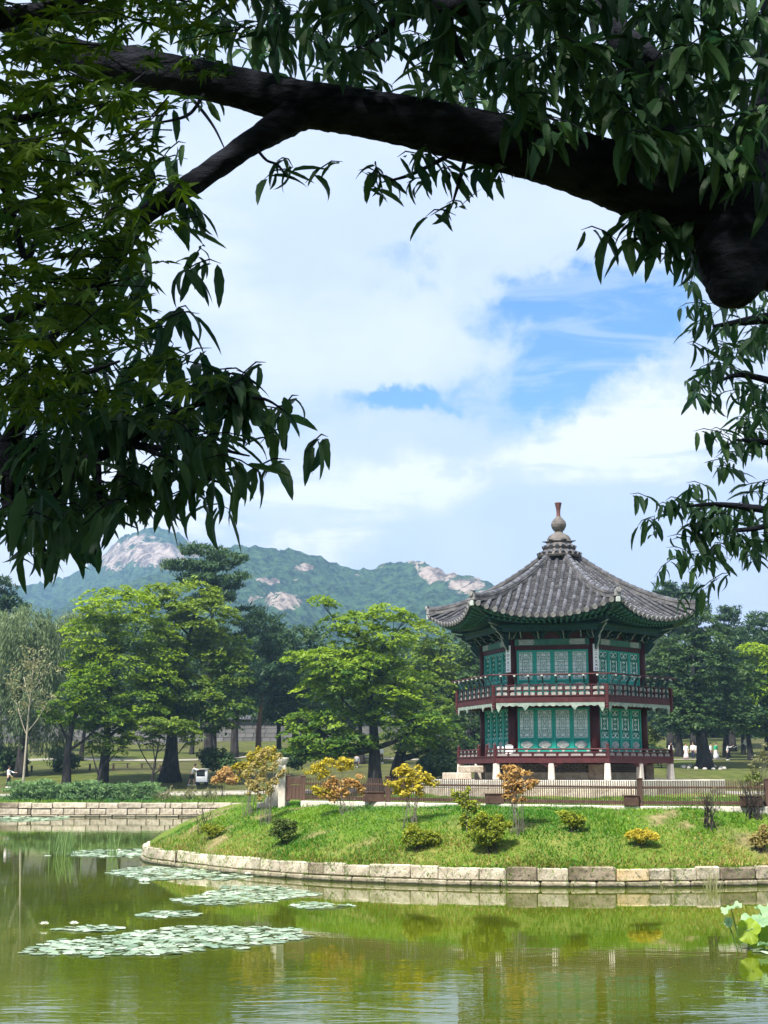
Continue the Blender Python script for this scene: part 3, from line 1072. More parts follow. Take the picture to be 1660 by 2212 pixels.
# ------------------------------------------------------------------ the pavilion
TURN = R_(-14.0)
pav = empty('hexagonal_pavilion', PAV, 'two storey hexagonal wooden pavilion with grey tiled roof, teal lattice doors and dark red balconies', 'pavilion', rz=TURN)
T30 = math.tan(PI / 6)
RC = 3.18                 # columns
AC = RC * math.cos(PI / 6)
RD = 4.33                 # decks
AD = RD * math.cos(PI / 6)
SIDE_D = RD
SIDE_C = RC


def corner(k, r, z=0.0):
    a = R_(30 + 60 * k)
    return Vector((r * math.sin(a), -r * math.cos(a), z))


def six(name, me, parent=None, kind=None, label=None):
    """one piece on each of the six sides"""
    o = []
    for k in range(6):
        q = link(name, me, parent or pav, rot=(0, 0, R_(60 * k)), kind=kind)
        if label: q['label'] = label
        o.append(q)
    return o


def side_pieces(name, me, places, parent=None, sides=range(6)):
    """copies of one mesh at (x, y, z) of the side frame on every side"""
    for k in sides:
        rm = Matrix.Rotation(R_(60 * k), 4, 'Z')
        for p in places:
            link(name, me, parent or pav, loc=rm @ Vector(p), rot=(0, 0, R_(60 * k)))


# stone terrace under it, with edge blocks
ter = empty('stone_terrace', PAV, 'pale granite terrace under the pavilion, behind the picket fence', 'terrace', rz=TURN)
RT = 6.3
m = MB()
hexo = [corner(k, RT - .36) for k in range(6)]
m.add([(p.x, p.y, -.9) for p in hexo] + [(p.x, p.y, -.012) for p in hexo], [(6, 7, 8, 9, 10, 11)] + [(i, (i + 1) % 6, 6 + (i + 1) % 6, 6 + i) for i in range(6)])
m.build('paving', M['stone_pale'], ter)
for k in range(6):
    a, b = corner(k - 1, RT), corner(k, RT)
    t = 0.0
    L = (b - a).length
    while t < L - .2:
        d = min(random.uniform(.9, 1.5), L - t)
        if L - t - d < .4: d = L - t
        p, q = a + (b - a) * (t / L), a + (b - a) * ((t + d) / L)
        for z0, z1 in ((-.30, 0.0), (-.75, -.31)):
            mm = MB(); mm.bbox((0, 0, 0), (d - .012, .36, z1 - z0), .02)
            mid = (p + q) / 2
            inw = -Vector((mid.x, mid.y, 0)).normalized() * .18
            mm.build('edge_stone', M['stone_pale'] if z1 == 0 else M['stone'], ter, loc=(mid.x + inw.x, mid.y + inw.y, (z0 + z1) / 2), rot=(0, 0, math.atan2((q - p).y, (q - p).x)))
        t += d

# stone pillars of the deck
m = MB()
m.bbox((0, 0, .31), (.235, .235, .64), .03)
m.v = [(x * (1.08 - .22 * (z / .63)), y * (1.08 - .22 * (z / .63)), z) for x, y, z in m.v]
me = m.mesh('stone_pillar', M['stone_pale'])
for k in range(6):
    c = corner(k, RD - .14)
    link('stone_pillar', me, pav, loc=(c.x, c.y, 0), rot=(0, 0, R_(60 * k)))
    c = (corner(k, RD - .14) + corner(k - 1, RD - .14)) / 2
    link('stone_pillar', me, pav, loc=(c.x, c.y, 0), rot=(0, 0, R_(60 * k)))
# base under the columns: piers and brickwork with vent courses
m = MB(); m.bbox((0, 0, .30), (.56, .56, .60), .03)
me = m.mesh('base_pier', M['stone_dark'])
for k in range(6):
    c = corner(k, RC)
    link('base_pier', me, pav, loc=(c.x, c.y, 0), rot=(0, 0, R_(60 * k)))
m = MB()
m.box((0, -AC + .12, .30), (SIDE_C - .5, .1, .60))
m.box((0, -AC - .02, .14), (SIDE_C - .58, .22, .26))
six('base_wall', m.mesh('base_wall', M['stone_wet']))
mb1 = MB(); mb1.bbox((0, 0, 0), (.22, .16, .065), .008)
bme = mb1.mesh('brick', M['brick'])
pl = []
for r in range(4):
    for i in range(11):
        pl.append((-1.21 + i * .235 + (.11 if r % 2 else 0) - .04, -AC - .02, .315 + r * .08))
side_pieces('brick', bme, pl, sides=(0, 1, 5))


def hexslab(r, z0, z1):
    m = MB()
    p = [corner(k, r) for k in range(6)]
    m.add([(v.x, v.y, z0) for v in p] + [(v.x, v.y, z1) for v in p], [(5, 4, 3, 2, 1, 0), (6, 7, 8, 9, 10, 11)] + [(i, (i + 1) % 6, 6 + (i + 1) % 6, 6 + i) for i in range(6)])
    return m


hexslab(RD - .20, .74, .87).build('deck', M['red_wall'], pav)
hexslab(RD - .20, 3.02, 3.14).build('upper_deck', M['red_wall'], pav)
# joists under the upper deck
mj = MB()
for k in range(6):
    a = corner(k, RC - .3); b = corner(k, RD - .2)
    mj.bar((a.x, a.y, 2.86), (b.x, b.y, 2.86), .14, .20)
mj.build('joist', M['red'], pav)

# deck beams
for z0, z1, nm in ((.625, .862, 'deck_beam'), (2.885, 3.125, 'balcony_beam')):
    m = MB(); m.box((0, -AD + .09, (z0 + z1) / 2), (SIDE_D - .12, .16, z1 - z0))
    m.box((0, -AD + .085, z1 + .012), (SIDE_D - .10, .21, .03))
    six(nm, m.mesh(nm, M['red_rail']))
# brackets under the lower beam at the pillars (little curved corbels)
m = MB()
for s in (-1, 1):
    m.prism([(s * .12, 0), (s * .46, 0), (s * .40, -.05), (s * .26, -.07), (s * .2, -.12), (s * .12, -.13)], -.05, .05)
cm = m.mesh('corbel', M['red_rail'])
side_pieces('corbel', cm, [(0, -AD + .12, .622)])

# --- lower railing
OPEN_SIDE = 5             # the steps come up on this side
post = MB(); post.bbox((0, 0, .19), (.13, .13, .56), .02); post.bbox((0, 0, .50), (.10, .10, .10), .02); post.lathe([(.02, .52), (.055, .56), (.06, .60), (.03, .645), (.005, .66)], 8)
pme = post.mesh('rail_post', M['red_rail'])
for k in range(6):
    c = corner(k, RD - .08)
    link('rail_post', pme, pav, loc=(c.x, c.y, .70), rot=(0, 0, R_(60 * k)))
NP = 9
dxp = (SIDE_D - .16) / NP


def scallop(w, h, n=10, tip=.0):
    """a pale panel with a rounded, notched top"""
    o = [(-w / 2, 0), (w / 2, 0)]
    for i in range(n + 1):
        t = i / n
        x = w / 2 - w * t
        e = abs(2 * t - 1)
        o.append((x, h * (1 - .42 * e ** 3) - (.03 * h if abs(e - .62) < .12 else 0)))
    return o


pm = MB(); pm.prism(scallop(dxp - .10, .115), -.012, .012)
panel_me = pm.mesh('rail_panel', M['rail_panel'])
bm_ = MB(); bm_.box((0, 0, .065), (.055, .07, .15)); baluster_me = bm_.mesh('baluster', M['red_rail'])
bl = MB(); bl.prism([(-.03, 0), (.03, 0), (.06, .045), (.045, .07), (-.045, .07), (-.06, .045)], -.02, .02)
block_me = bl.mesh('rail_block', M['grey_panel'])
for k in range(6):
    rm = Matrix.Rotation(R_(60 * k), 4, 'Z')
    gap = (k == OPEN_SIDE)
    xs_ = [-(SIDE_D - .16) / 2 + dxp * (i + .5) for i in range(NP)]
    open_i = (5, 6) if gap else ()
    for i, x in enumerate(xs_):
        if i in open_i: continue
        link('rail_panel', panel_me, pav, loc=rm @ Vector((x, -AD + .09, .885)), rot=(0, 0, R_(60 * k)))
        link('rail_block', block_me, pav, loc=rm @ Vector((x, -AD + .09, 1.044)), rot=(0, 0, R_(60 * k)))
    for i in range(1, NP):
        if gap and i == 6: continue
        link('baluster', baluster_me, pav, loc=rm @ Vector((xs_[0] - dxp / 2 + dxp * i, -AD + .09, .875)), rot=(0, 0, R_(60 * k)))
    segs_ = [(-(SIDE_D - .16) / 2, (SIDE_D - .16) / 2)] if not gap else [(-(SIDE_D - .16) / 2, xs_[5] - dxp / 2), (xs_[6] + dxp / 2, (SIDE_D - .16) / 2)]
    for a, b in segs_:
        m = MB()
        m.box(((a + b) / 2, -AD + .09, 1.027), (b - a, .085, .035))
        m.tube([(a, -AD + .09, 1.137), (b, -AD + .09, 1.137)], .034, 8)
        link('handrail', m.mesh('handrail', M['red_rail']), pav, rot=(0, 0, R_(60 * k)))
    if gap:
        for x in (xs_[5] - dxp / 2, xs_[6] + dxp / 2):
            c = rm @ Vector((x, -AD + .09, .70))
            link('rail_post', pme, pav, loc=c, rot=(0, 0, R_(60 * k)))
# stone steps on the open side
rm = Matrix.Rotation(R_(60 * OPEN_SIDE), 4, 'Z')
sx = -(SIDE_D - .16) / 2 + dxp * 6
for (w, dep, z0, z1, off) in ((1.75, .62, .0, .27, .92), (1.35, .60, .272, .53, .35)):
    m = MB(); m.bbox((0, 0, 0), (w, dep, z1 - z0), .03)
    m.build('stone_step', M['stone'], pav, loc=rm @ Vector((sx - .2, -AD - off, (z0 + z1) / 2)), rot=(0, 0, R_(60 * OPEN_SIDE)))

# --- balcony railing of the upper floor
post = MB()
post.bbox((0, 0, .32), (.125, .125, .76), .02)
post.lathe([(.03, -.24), (.065, -.22), (.05, -.17), (.075, -.13), (.075, -.09), (.05, -.06), (.055, -.04)], 8)
pme2 = post.mesh('corner_post', M['red_rail'])
for k in range(6):
    c = corner(k, RD - .03)
    link('corner_post', pme2, pav, loc=(c.x, c.y, 2.86), rot=(0, 0, R_(60 * k)))
NU = 8
dxu = (SIDE_D - .14) / NU
pm = MB(); pm.prism(scallop(dxu - .12, .135), -.012, .012)
panel2 = pm.mesh('balcony_panel', M['rail_panel'])
bm_ = MB(); bm_.box((0, 0, .20), (.06, .075, .40)); bal2 = bm_.mesh('baluster', M['red'])
m = MB()
L = SIDE_D - .14
for z in (3.345, 3.545):
    m.box((0, -AD + .07, z), (L, .085, .045))
six('balcony_rail', m.mesh('balcony_rail', M['red']))
xu = [-L / 2 + dxu * (i + .5) for i in range(NU)]
side_pieces('balcony_panel', panel2, [(x, -AD + .07, 3.165) for x in xu] + [(x, -AD + .07, 3.375) for x in xu])
side_pieces('baluster', bal2, [(-L / 2 + dxu * i, -AD + .07, 3.13) for i in range(1, NU)])
# curved brackets that carry the thin outer rail
ob = [(0, -.40), (.05, -.40), (.045, -.22), (.02, -.05), (.03, .10), (.10, .22), (.20, .31), (.20, .35), (.15, .345), (.05, .27), (-.03, .14), (-.045, -.03), (-.01, -.22)]
m = MB()
m.prism([(x, z) for x, z in ob], -.028, .028)
m.v = [(y, -x, z) for x, y, z in m.v]
brme = m.mesh('rail_bracket', M['carved'])
m = MB(); m.bbox((0, -.19, .335), (.085, .10, .06), .012); capme = m.mesh('bracket_cap', M['pale_edge'])
side_pieces('rail_bracket', brme, [(-L / 2 + dxu * (i + .5), -AD + .035, 3.545) for i in range(NU)])
side_pieces('bracket_cap', capme, [(-L / 2 + dxu * (i + .5), -AD + .035, 3.545) for i in range(NU)])
m = MB(); hl = (RD + .19) / 2 + .05
m.tube([(-hl, -AD - .16, 3.93), (hl, -AD - .16, 3.93)], .03, 8)
six('outer_rail', m.mesh('outer_rail', M['red_rail']))


# pale scalloped valance below the balcony
def valance():
    n = 150
    o = []
    Lv = SIDE_D - .22
    for i in range(n + 1):
        t = i / n
        x = -Lv / 2 + Lv * t
        z = -.10 - .045 * abs(math.sin(t * PI * 16))
        for c, w, dep in ((0.02, .035, .17), (.98, .035, .17), (.27, .040, .12), (.73, .040, .12)):
            z -= 1.35 * dep * max(0, 1 - abs(t - c) / w) ** 1.2
        o.append((x, z))
    m = MB()
    vs = [(x, 0, 0) for x, z in o] + [(x, 0, z) for x, z in o] + [(x, .03, 0) for x, z in o] + [(x, .03, z) for x, z in o]
    N1 = n + 1
    fs = []
    for i in range(n):
        fs += [(i, N1 + i, N1 + i + 1, i + 1), (2 * N1 + i, 2 * N1 + i + 1, 3 * N1 + i + 1, 3 * N1 + i), (N1 + i, 3 * N1 + i, 3 * N1 + i + 1, N1 + i + 1)]
    m.add(vs, fs)
    m.v = [(x, y - AD + .02, z + 2.883) for x, y, z in m.v]
    return m.mesh('valance', M['pale_green'])


six('valance', valance())

# --- columns
m = MB(); m.tube([(0, 0, .60), (0, 0, 3.02)], [.185, .175], 20); cl = m.mesh('column', M['red'], smooth=True)
m = MB(); m.tube([(0, 0, 3.14), (0, 0, 5.40)], [.18, .172], 20); cu = m.mesh('column', M['red'], smooth=True)
for k in range(6):
    c = corner(k, RC)
    link('column', cl, pav, loc=(c.x, c.y, 0), rot=(0, 0, R_(60 * k)))
    link('column', cu, pav, loc=(c.x, c.y, 0), rot=(0, 0, R_(60 * k)))

# sills, lintels, jambs (dark red)
m = MB()
m.box((0, -AC, .955), (SIDE_C - .30, .16, .166))
m.box((0, -AC, 2.80), (SIDE_C - .30, .16, .16))
m.box((0, -AC, 3.20), (SIDE_C - .30, .16, .12))
m.box((0, -AC, 5.03), (SIDE_C - .30, .17, .17))
for s in (-1, 1):
    m.box((s * (SIDE_C / 2 - .175), -AC, 1.88), (.07, .12, 1.676))
    m.box((s * (SIDE_C / 2 - .175), -AC, 4.10), (.07, .12, 1.676))
six('door_surround', m.mesh('door_surround', M['red']))

# --- door leaves: frame, lattice, paper, relief panel
LW, LH = .688, 1.675
m = MB()
st = .078
for s in (-1, 1):
    m.box((s * (LW / 2 - st / 2), 0, LH / 2), (st, .06, LH - .004))
for z, h in ((.04, .08), (.515, .07), (LH - .035, .07)):
    m.box((0, 0, z), (LW - 2 * st, .056, h))
leaf_frame = m.mesh('door_leaf', M['teal'])
lx, lz0, lz1 = LW / 2 - st, .55, LH - .07
m = MB(); m.box((0, .026, (lz0 + lz1) / 2), (2 * lx, .008, lz1 - lz0)); paper_me = m.mesh('paper_panel', M['paper'])
m = MB(); m.box((0, .02, .2775), (2 * lx, .014, .405)); panelback = m
lower_me = m.mesh('lower_panel', M['teal'])
m = MB()
o = []
for i in range(28):
    a = 2 * PI * i / 28
    rr = 1 + .10 * math.cos(4 * a)
    o.append((.215 * rr * math.copysign(abs(math.cos(a)) ** .7, math.cos(a)), .285 + .125 * rr * math.copysign(abs(math.sin(a)) ** .8, math.sin(a))))
m.prism(o, -.005, .013)
o2 = [(x * .5, .285 + (z - .285) * .45) for x, z in o]
m.prism(o2, -.016, -.0052)
relief_me = m.mesh('relief', M['grey_panel'])

holes = []
Hh = lz1 - lz0
for zf in (.09, .91):
    holes += [(-.125, zf), (.125, zf)]
for zf in (.235, .765):
    holes += [(-.072, zf), (.072, zf)]
holes += [(0, .415), (0, .585)]
HR = {.09: .046, .91: .046, .235: .046, .765: .046, .415: .062, .585: .062}
m = MB()
bw = .0068


def span_h(z, x0, x1):
    """horizontal bar at z broken by the openings"""
    cuts = []
    for hx, zf in holes:
        r = HR[zf]; hz_ = lz0 + Hh * zf
        if abs(z - hz_) < r * .92:
            cuts.append((hx - r, hx + r))
    cuts.sort()
    x = x0
    for a, b in cuts + [(x1, x1)]:
        if a - x > .012:
            m.box(((x + a) / 2, -.002, z), (a - x, .036, bw))
        x = max(x, b)


rows = [.045, .165, .285, .36, .50, .64, .715, .835, .955]
for zf in rows:
    if zf in (.055, .125, .875, .945, .20, .27, .73, .80, .39, .44, .56, .61, .02, .98, .16, .315, .36, .50, .64, .685, .84):
        span_h(lz0 + Hh * zf, -lx, lx)
    else:
        span_h(lz0 + Hh * zf, -lx, lx)
for hx, zf in holes:                               # octagon rims
    r = HR[zf]; hz_ = lz0 + Hh * zf
    pts = [(hx + r * math.cos(PI / 8 + i * PI / 4), hz_ + r * math.sin(PI / 8 + i * PI / 4)) for i in range(8)]
    for i in range(8):
        a, b = pts[i], pts[(i + 1) % 8]
        m.bar((a[0], 0, a[1]), (b[0], 0, b[1]), bw, .05, up=(0, 1, 0))
for zf0, zf1, X in ((.0, .045, (0,)), (.135, .165, (-.2, 0, .2)), (.165, .285, (-.19, .19)), (.285, .36, (-.12, .12)), (.36, .64, (-.13, .13)), (.64, .715, (-.12, .12)), (.715, .835, (-.19, .19)), (.835, .865, (-.2, 0, .2)), (.955, 1.0, (0,))):
    for x in X:
        m.box((x, 0, lz0 + Hh * (zf0 + zf1) / 2), (bw, .042, Hh * (zf1 - zf0)))
lattice_me = m.mesh('lattice', M['lattice'])
for k in range(6):
    rm = Matrix.Rotation(R_(60 * k), 4, 'Z')
    for z in (1.04, 3.262):
        for i in range(4):
            x = (i - 1.5) * (LW + .004)
            d = link('door_leaf', leaf_frame, pav, loc=rm @ Vector((x, -AC - .03, z)), rot=(0, 0, R_(60 * k)))
            link('paper_panel', paper_me, d)
            link('lower_panel', lower_me, d)
            link('relief', relief_me, d)
            link('lattice', lattice_me, d)
# unseen solid core added to keep the inside dark
hexslab(RC - .45, .87, 5.3).build('inner_core', M['red_wall'], pav)

# --- painted beams and bracket zone
m = MB(); m.box((0, -AC - .02, 5.238), (SIDE_C - .30, .20, .236)); six('painted_beam', m.mesh('painted_beam', M['green_beam']))
m = MB()
for s in (-1, 1):
    m.prism([(s * .72, 5.135), (s * 1.28, 5.135), (s * 1.28, 5.345), (s * .72, 5.345), (s * .66, 5.24)], -AC - .132, -AC - .121)
six('beam_end_paint', m.mesh('beam_end_paint', M['grey_panel']))
m = MB(); m.box((0, -AC + .04, 5.64), (SIDE_C - .12, .06, .54)); six('plaster_panel', m.mesh('plaster_panel', M['red_wall']))
# carved flower boards: an arch plate in each third
m = MB()
for c in (-.98, 0, .98):
    w, h = .46, .50
    n = 12
    outer = [(c - w, 5.37), (c - w, 5.37 + h), (c + w, 5.37 + h), (c + w, 5.37)]
    arch = [(c + .36 * math.cos(PI * i / n), 5.372 + .30 * math.sin(PI * i / n)) for i in range(n + 1)]
    # plate with arch opening as strips
    for i in range(n):
        x0, z0 = arch[i]; x1, z1 = arch[i + 1]
        m.prism([(x0, z0), (x0, 5.87), (x1, 5.87), (x1, z1)][::-1], -AC - .07, -AC - .03)
    for s in (-1, 1):
        m.box((c + s * .41, -AC - .05, 5.62), (.10, .04, .50))
    # arch rim
six('arch_board', m.mesh('arch_board', M['carved']))
m = MB()
for c in (-.98, 0, .98):
    pts = [(c + .36 * math.cos(PI * i / 12), -AC - .075, 5.372 + .30 * math.sin(PI * i / 12)) for i in range(13)]
    m.tube(pts, .022, 5)
m.box((0, -AC - .08, 5.74), (SIDE_C - .5, .05, .05))
six('arch_rim', m.mesh('arch_rim', M['green_beam']))
m = MB(); m.bar((0, 0, 5.37), (0, 0, 5.86), .055, .05, up=(0, 1, 0)); m.bbox((0, -.03, 5.80), (.09, .12, .10), .02); m.bbox((0, -.02, 5.42), (.08, .08, .08), .02)
side_pieces('bracket_post', m.mesh('bracket_post', M['pale_edge']), [(-.49, -AC - .10, 0), (.49, -AC - .10, 0)])

# column brackets: stacked carved arms along the corner line, and side wings with pale horns
arm = MB()
for i, (z, reach) in enumerate(((5.36, .52), (5.53, .80), (5.70, 1.08))):
    o = [(0, z), (reach * .75, z), (reach, z + .11), (reach + .06, z + .17), (reach - .03, z + .15), (reach * .8, z + .135), (0, z + .14)]
    arm.prism(o, -.06, .06)
    arm.bbox((reach * .62, 0, z + .16), (.14, .20, .05), .01)
arm.prism([(.10, 4.93), (.20, 4.95), (.34, 5.10), (.50, 5.32), (.40, 5.36), (.05, 5.36)], -.045, .045)
arm.v = [(y, -x, z) for x, y, z in arm.v]
armme = arm.mesh('column_bracket', M['carved'])
horn = MB()
for i, (z, reach) in enumerate(((5.36, .52), (5.53, .80), (5.70, 1.08))):
    horn.tube([(0, -.18, z - .006), (0, -reach * .75, z - .006), (0, -reach - .01, z + .10), (0, -reach - .075, z + .175)], [.016, .022, .022, .008], 6)
horn.tube([(0, -.17, 4.95), (0, -.23, 4.97), (0, -.36, 5.10), (0, -.52, 5.33), (0, -.60, 5.48)], [.012, .022, .024, .024, .01], 6)
hornme = horn.mesh('bracket_horn', M['pale_edge'])
wing = MB()
for s in (-1, 1):
    for z, reach in ((5.38, .34), (5.56, .52)):
        o = [(0, z), (s * reach * .7, z), (s * reach, z + .10), (s * reach, z + .14), (0, z + .14)]
        wing.prism(o if s > 0 else o[::-1], -.05, .05)
wingme = wing.mesh('bracket_wing', M['carved'])
wl = MB()
for s in (-1, 1):
    wl.tube([(s * .05, -.055, 5.36), (s * .16, -.075, 5.40), (s * .26, -.09, 5.55), (s * .30, -.10, 5.72), (s * .40, -.10, 5.84)], [.014, .024, .022, .022, .012], 6)
wlme = wl.mesh('wing_horn', M['pale_edge'])
for k in range(6):
    c = corner(k, RC + .08)
    a = R_(30 + 60 * k)
    link('column_bracket', armme, pav, loc=(c.x, c.y, 0), rot=(0, 0, a))
    link('bracket_horn', hornme, pav, loc=(c.x, c.y, 0), rot=(0, 0, a))
    for s, da in ((-1, -30), (1, 30)):
        c2 = corner(k, RC + .12)
        link('bracket_wing', wingme, pav, loc=(c2.x, c2.y, 0), rot=(0, 0, a + R_(da)))
        link('wing_horn', wlme, pav, loc=(c2.x, c2.y, 0), rot=(0, 0, a + R_(da)))
# short carved arms between the columns, with pale tips
m = MB()
for z, reach in ((5.40, .30), (5.56, .48), (5.72, .62)):
    m.prism([(0, z), (reach * .7, z), (reach, z + .09), (reach + .03, z + .13), (0, z + .12)], -.04, .04)
m.v = [(y, -x, z) for x, y, z in m.v]
side_pieces('short_bracket', m.mesh('short_bracket', M['carved']), [(x, -AC - .08, 0) for x in (-1.16, -.49, .49, 1.16)])
m = MB()
for z, reach in ((5.40, .30), (5.56, .48), (5.72, .62)):
    m.tube([(0, -reach * .55, z - .004), (0, -reach * .8, z + .015), (0, -reach - .02, z + .10), (0, -reach - .04, z + .15)], [.012, .018, .018, .008], 5)
side_pieces('bracket_tip', m.mesh('bracket_tip', M['pale_edge']), [(x, -AC - .08, 0) for x in (-1.16, -.49, .49, 1.16)])
# purlin on the brackets
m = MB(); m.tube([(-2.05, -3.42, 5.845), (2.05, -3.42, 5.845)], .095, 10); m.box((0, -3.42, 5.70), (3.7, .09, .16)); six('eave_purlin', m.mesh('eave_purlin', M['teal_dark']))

# --- roof
Q0, QE, ZT, ZE, ZC = .50, 4.60, 8.93, 6.10, 6.74


def spow(b, p):
    return math.copysign(abs(b) ** p, b)


def q_edge(u):
    return QE + .20 * min(abs(u), 1.0) ** 2.2


def roof_z(q, w):
    s = (q - Q0) / (QE - Q0)
    zc = ZT - (ZT - ZE) * (1 - spow(1 - s, 1.22))
    zh = ZT - (ZT - ZC) * (1 - spow(1 - s * .965, 1.72))
    u = min(abs(w) / max(q * T30, 1e-4), 1.0)
    return zc + (zh - zc) * u ** 2.3


def roof_pt(q, w, dz=0.0):
    return Vector((w, -q, roof_z(q, w) + dz))


NU_, NS_ = 24, 18
V, F = [], []
for k in range(6):
    rm = Matrix.Rotation(R_(60 * k), 4, 'Z')
    b0 = len(V)
    for j in range(NS_ + 1):
        for i in range(NU_ + 1):
            u = -1 + 2 * i / NU_
            q = lerp(Q0, q_edge(u), j / NS_)
            V.append(tuple(rm @ roof_pt(q, u * q * T30, -.07)))
    for j in range(NS_):
        for i in range(NU_):
            a = b0 + j * (NU_ + 1) + i
            F.append((a, a + NU_ + 1, a + NU_ + 2, a + 1))
m = MB(); m.add(V, F)
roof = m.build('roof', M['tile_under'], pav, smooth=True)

SP = .3145
NCOL = 17
cov = MB()
n6 = 7
for t, (xa, r0, lift) in enumerate(((-.005, .092, .0), (.325, .080, -.012))):
    pass
vs = []
for xa, r0 in ((0.0, .083), (.335, .071)):
    for i in range(n6):
        a = PI * i / (n6 - 1)
        vs.append((xa, r0 * math.cos(a), r0 * .95 * math.sin(a)))
fs = [(i, i + 1, n6 + i + 1, n6 + i)[::-1] for i in range(n6 - 1)] + [tuple(range(n6)), tuple(range(2 * n6 - 1, n6 - 1, -1))]
cov.add(vs, fs)
cover_me = cov.mesh('cover_tile', M['tile'], smooth=False)
disc = MB()
o = [(.098 * math.cos(2 * PI * i / 12), .098 * math.sin(2 * PI * i / 12) + .01) for i in range(12)]
disc.add([(0, y, z) for y, z in o] + [(.03, y, z) for y, z in o], [tuple(range(11, -1, -1)), tuple(range(12, 24))] + [(i, (i + 1) % 12, 12 + (i + 1) % 12, 12 + i) for i in range(12)])
disc_me = disc.mesh('tile_end', M['tile_end'])
rest = MB()
rest_d = MB()
n_parts = 0
trough = MB()
CX = cov.v
for k in (0, 1, 5, 2, 3, 4):
    rm = Matrix.Rotation(R_(60 * k), 4, 'Z')
    cols = [(c - (NCOL - 1) / 2) * SP for c in range(NCOL)]
    for w in cols:
        wb = w
        ue = abs(w) / (QE * T30)
        qe = q_edge(ue) + .03
        qh = max(abs(w) / T30 + .10, Q0 + .05)
        if qe - qh < .2: continue
        q = qe
        first = True
        while q > qh + .04:
            dl_ = .285
            p = roof_pt(q, w, .0); p2 = roof_pt(max(q - .05, .2), w, .0)
            dv = (p2 - p).normalized()
            q2 = q - dl_ * math.hypot(dv.y, 0)
            p2 = roof_pt(max(q2, .2), w, .0)
            dv = (p2 - p).normalized()
            side = Vector((0, 0, 1)).cross(dv).normalized()
            up = dv.cross(side)
            jz = random.uniform(-.006, .008)
            mt = Matrix(((dv.x, side.x, up.x, p.x), (dv.y, side.y, up.y, p.y), (dv.z, side.z, up.z, p.z + jz), (0, 0, 0, 1)))
            mt = rm @ mt
            if n_parts < 292:
                ob_ = link('cover_tile', cover_me, roof)
                ob_.matrix_local = mt
                n_parts += 1
            else:
                rest.add([tuple(mt @ Vector(c)) for c in CX], fs)
            if first:
                md = mt @ Matrix.Translation((-.02, 0, .0))
                if k in (0, 1, 5):
                    od = link('tile_end', disc_me, roof); od.matrix_local = md
                else:
                    rest_d.add([tuple(md @ Vector(c)) for c in disc.v], disc.f)
                first = False
            q = q2
    # trough tiles between the columns
    gaps = [(c - (NCOL) / 2) * SP for c in range(NCOL + 1)]
    for w in gaps:
        ue = abs(w) / (QE * T30)
        if ue > 1.02: continue
        q = q_edge(ue) - .02
        qh = max(abs(w) / T30, Q0 + .03)
        hw = SP / 2 - .045
        while q > qh:
            q2 = q - .118
            vs = []
            for qq, dz in ((q, .028), (q2, .0), (q, -.02)):
                for x, sg in ((-hw, .035), (-hw * .45, .0), (hw * .45, .0), (hw, .035)):
                    p = roof_pt(max(qq, .2), w, 0)
                    pz = p.z + dz + sg - .035
                    vs.append(tuple(rm @ Vector((w + x, p.y, pz))))
            fs2 = []
            for i in range(3):
                fs2.append((i, i + 1, 5 + i, 4 + i))
                fs2.append((8 + i, 9 + i, i + 1, i))
            trough.add(vs, fs2)
            q = q2
rest.build('tiles', M['tile'], roof, kind='stuff')
rest_d.build('tile_ends', M['tile_end'], roof, kind='stuff')
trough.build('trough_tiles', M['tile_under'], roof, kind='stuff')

# hip ridges: stacked courses and a capping row of half round tiles, white plaster end
rd = MB()
hp = []
RCn = q_edge(1.0) / math.cos(PI / 6)
for i in range(19):
    t = i / 18
    r = lerp(Q0 / math.cos(PI / 6), RCn - .10, t)
    z = roof_z(r * math.cos(PI / 6), r * math.cos(PI / 6) * T30)
    hp.append((r, z + .04 * t ** 6))
for (wd_, z0, z1) in ((.27, -.06, .05), (.21, .05, .10), (.25, .10, .122), (.19, .122, .17)):
    for (a, b) in zip(hp[:-1], hp[1:]):
        j = random.uniform(-.004, .004)
        rd.add([(-wd_ / 2 + j, -a[0], a[1] + z0), (wd_ / 2 + j, -a[0], a[1] + z0), (wd_ / 2 + j, -a[0], a[1] + z1), (-wd_ / 2 + j, -a[0], a[1] + z1),
                (-wd_ / 2 + j, -b[0], b[1] + z0), (wd_ / 2 + j, -b[0], b[1] + z0), (wd_ / 2 + j, -b[0], b[1] + z1), (-wd_ / 2 + j, -b[0], b[1] + z1)],
               [(0, 1, 2, 3), (7, 6, 5, 4), (1, 5, 6, 2), (0, 3, 7, 4), (3, 2, 6, 7), (0, 4, 5, 1)])
ridge_me = rd.mesh('ridge', M['ridge'])
rc = MB()
for (a, b) in zip(hp[:-1], hp[1:]):
    rc.tube([(0, -a[0], a[1] + .172), (0, -b[0] - .02, b[1] + .18)], [.083, .095], 8)
ridgecap_me = rc.mesh('ridge_cap', M['tile'])
re_ = MB()
a = hp[-1]
re_.bbox((0, -a[0] - .05, a[1] + .06), (.26, .12, .24), .03)
re_.tube([(0, -a[0] - .02, a[1] + .19), (0, -a[0] - .16, a[1] + .195)], [.10, .105], 10)
rend_me = re_.mesh('ridge_end', M['tile_end'])
rbk = MB(); rbk.tube([(-.13, -a[0] - .04, a[1] + .26), (0, -a[0] - .08, a[1] + .30), (.13, -a[0] - .04, a[1] + .26)], .035, 6)
rbk_me = rbk.mesh('ridge_end_cap', M['metal_dark'])
for k in range(6):
    rz_ = R_(30 + 60 * k)
    link('ridge', ridge_me, roof, rot=(0, 0, rz_))
    link('ridge_cap', ridgecap_me, roof, rot=(0, 0, rz_))
    link('ridge_end', rend_me, roof, rot=(0, 0, rz_))
    link('ridge_end_cap', rbk_me, roof, rot=(0, 0, rz_))

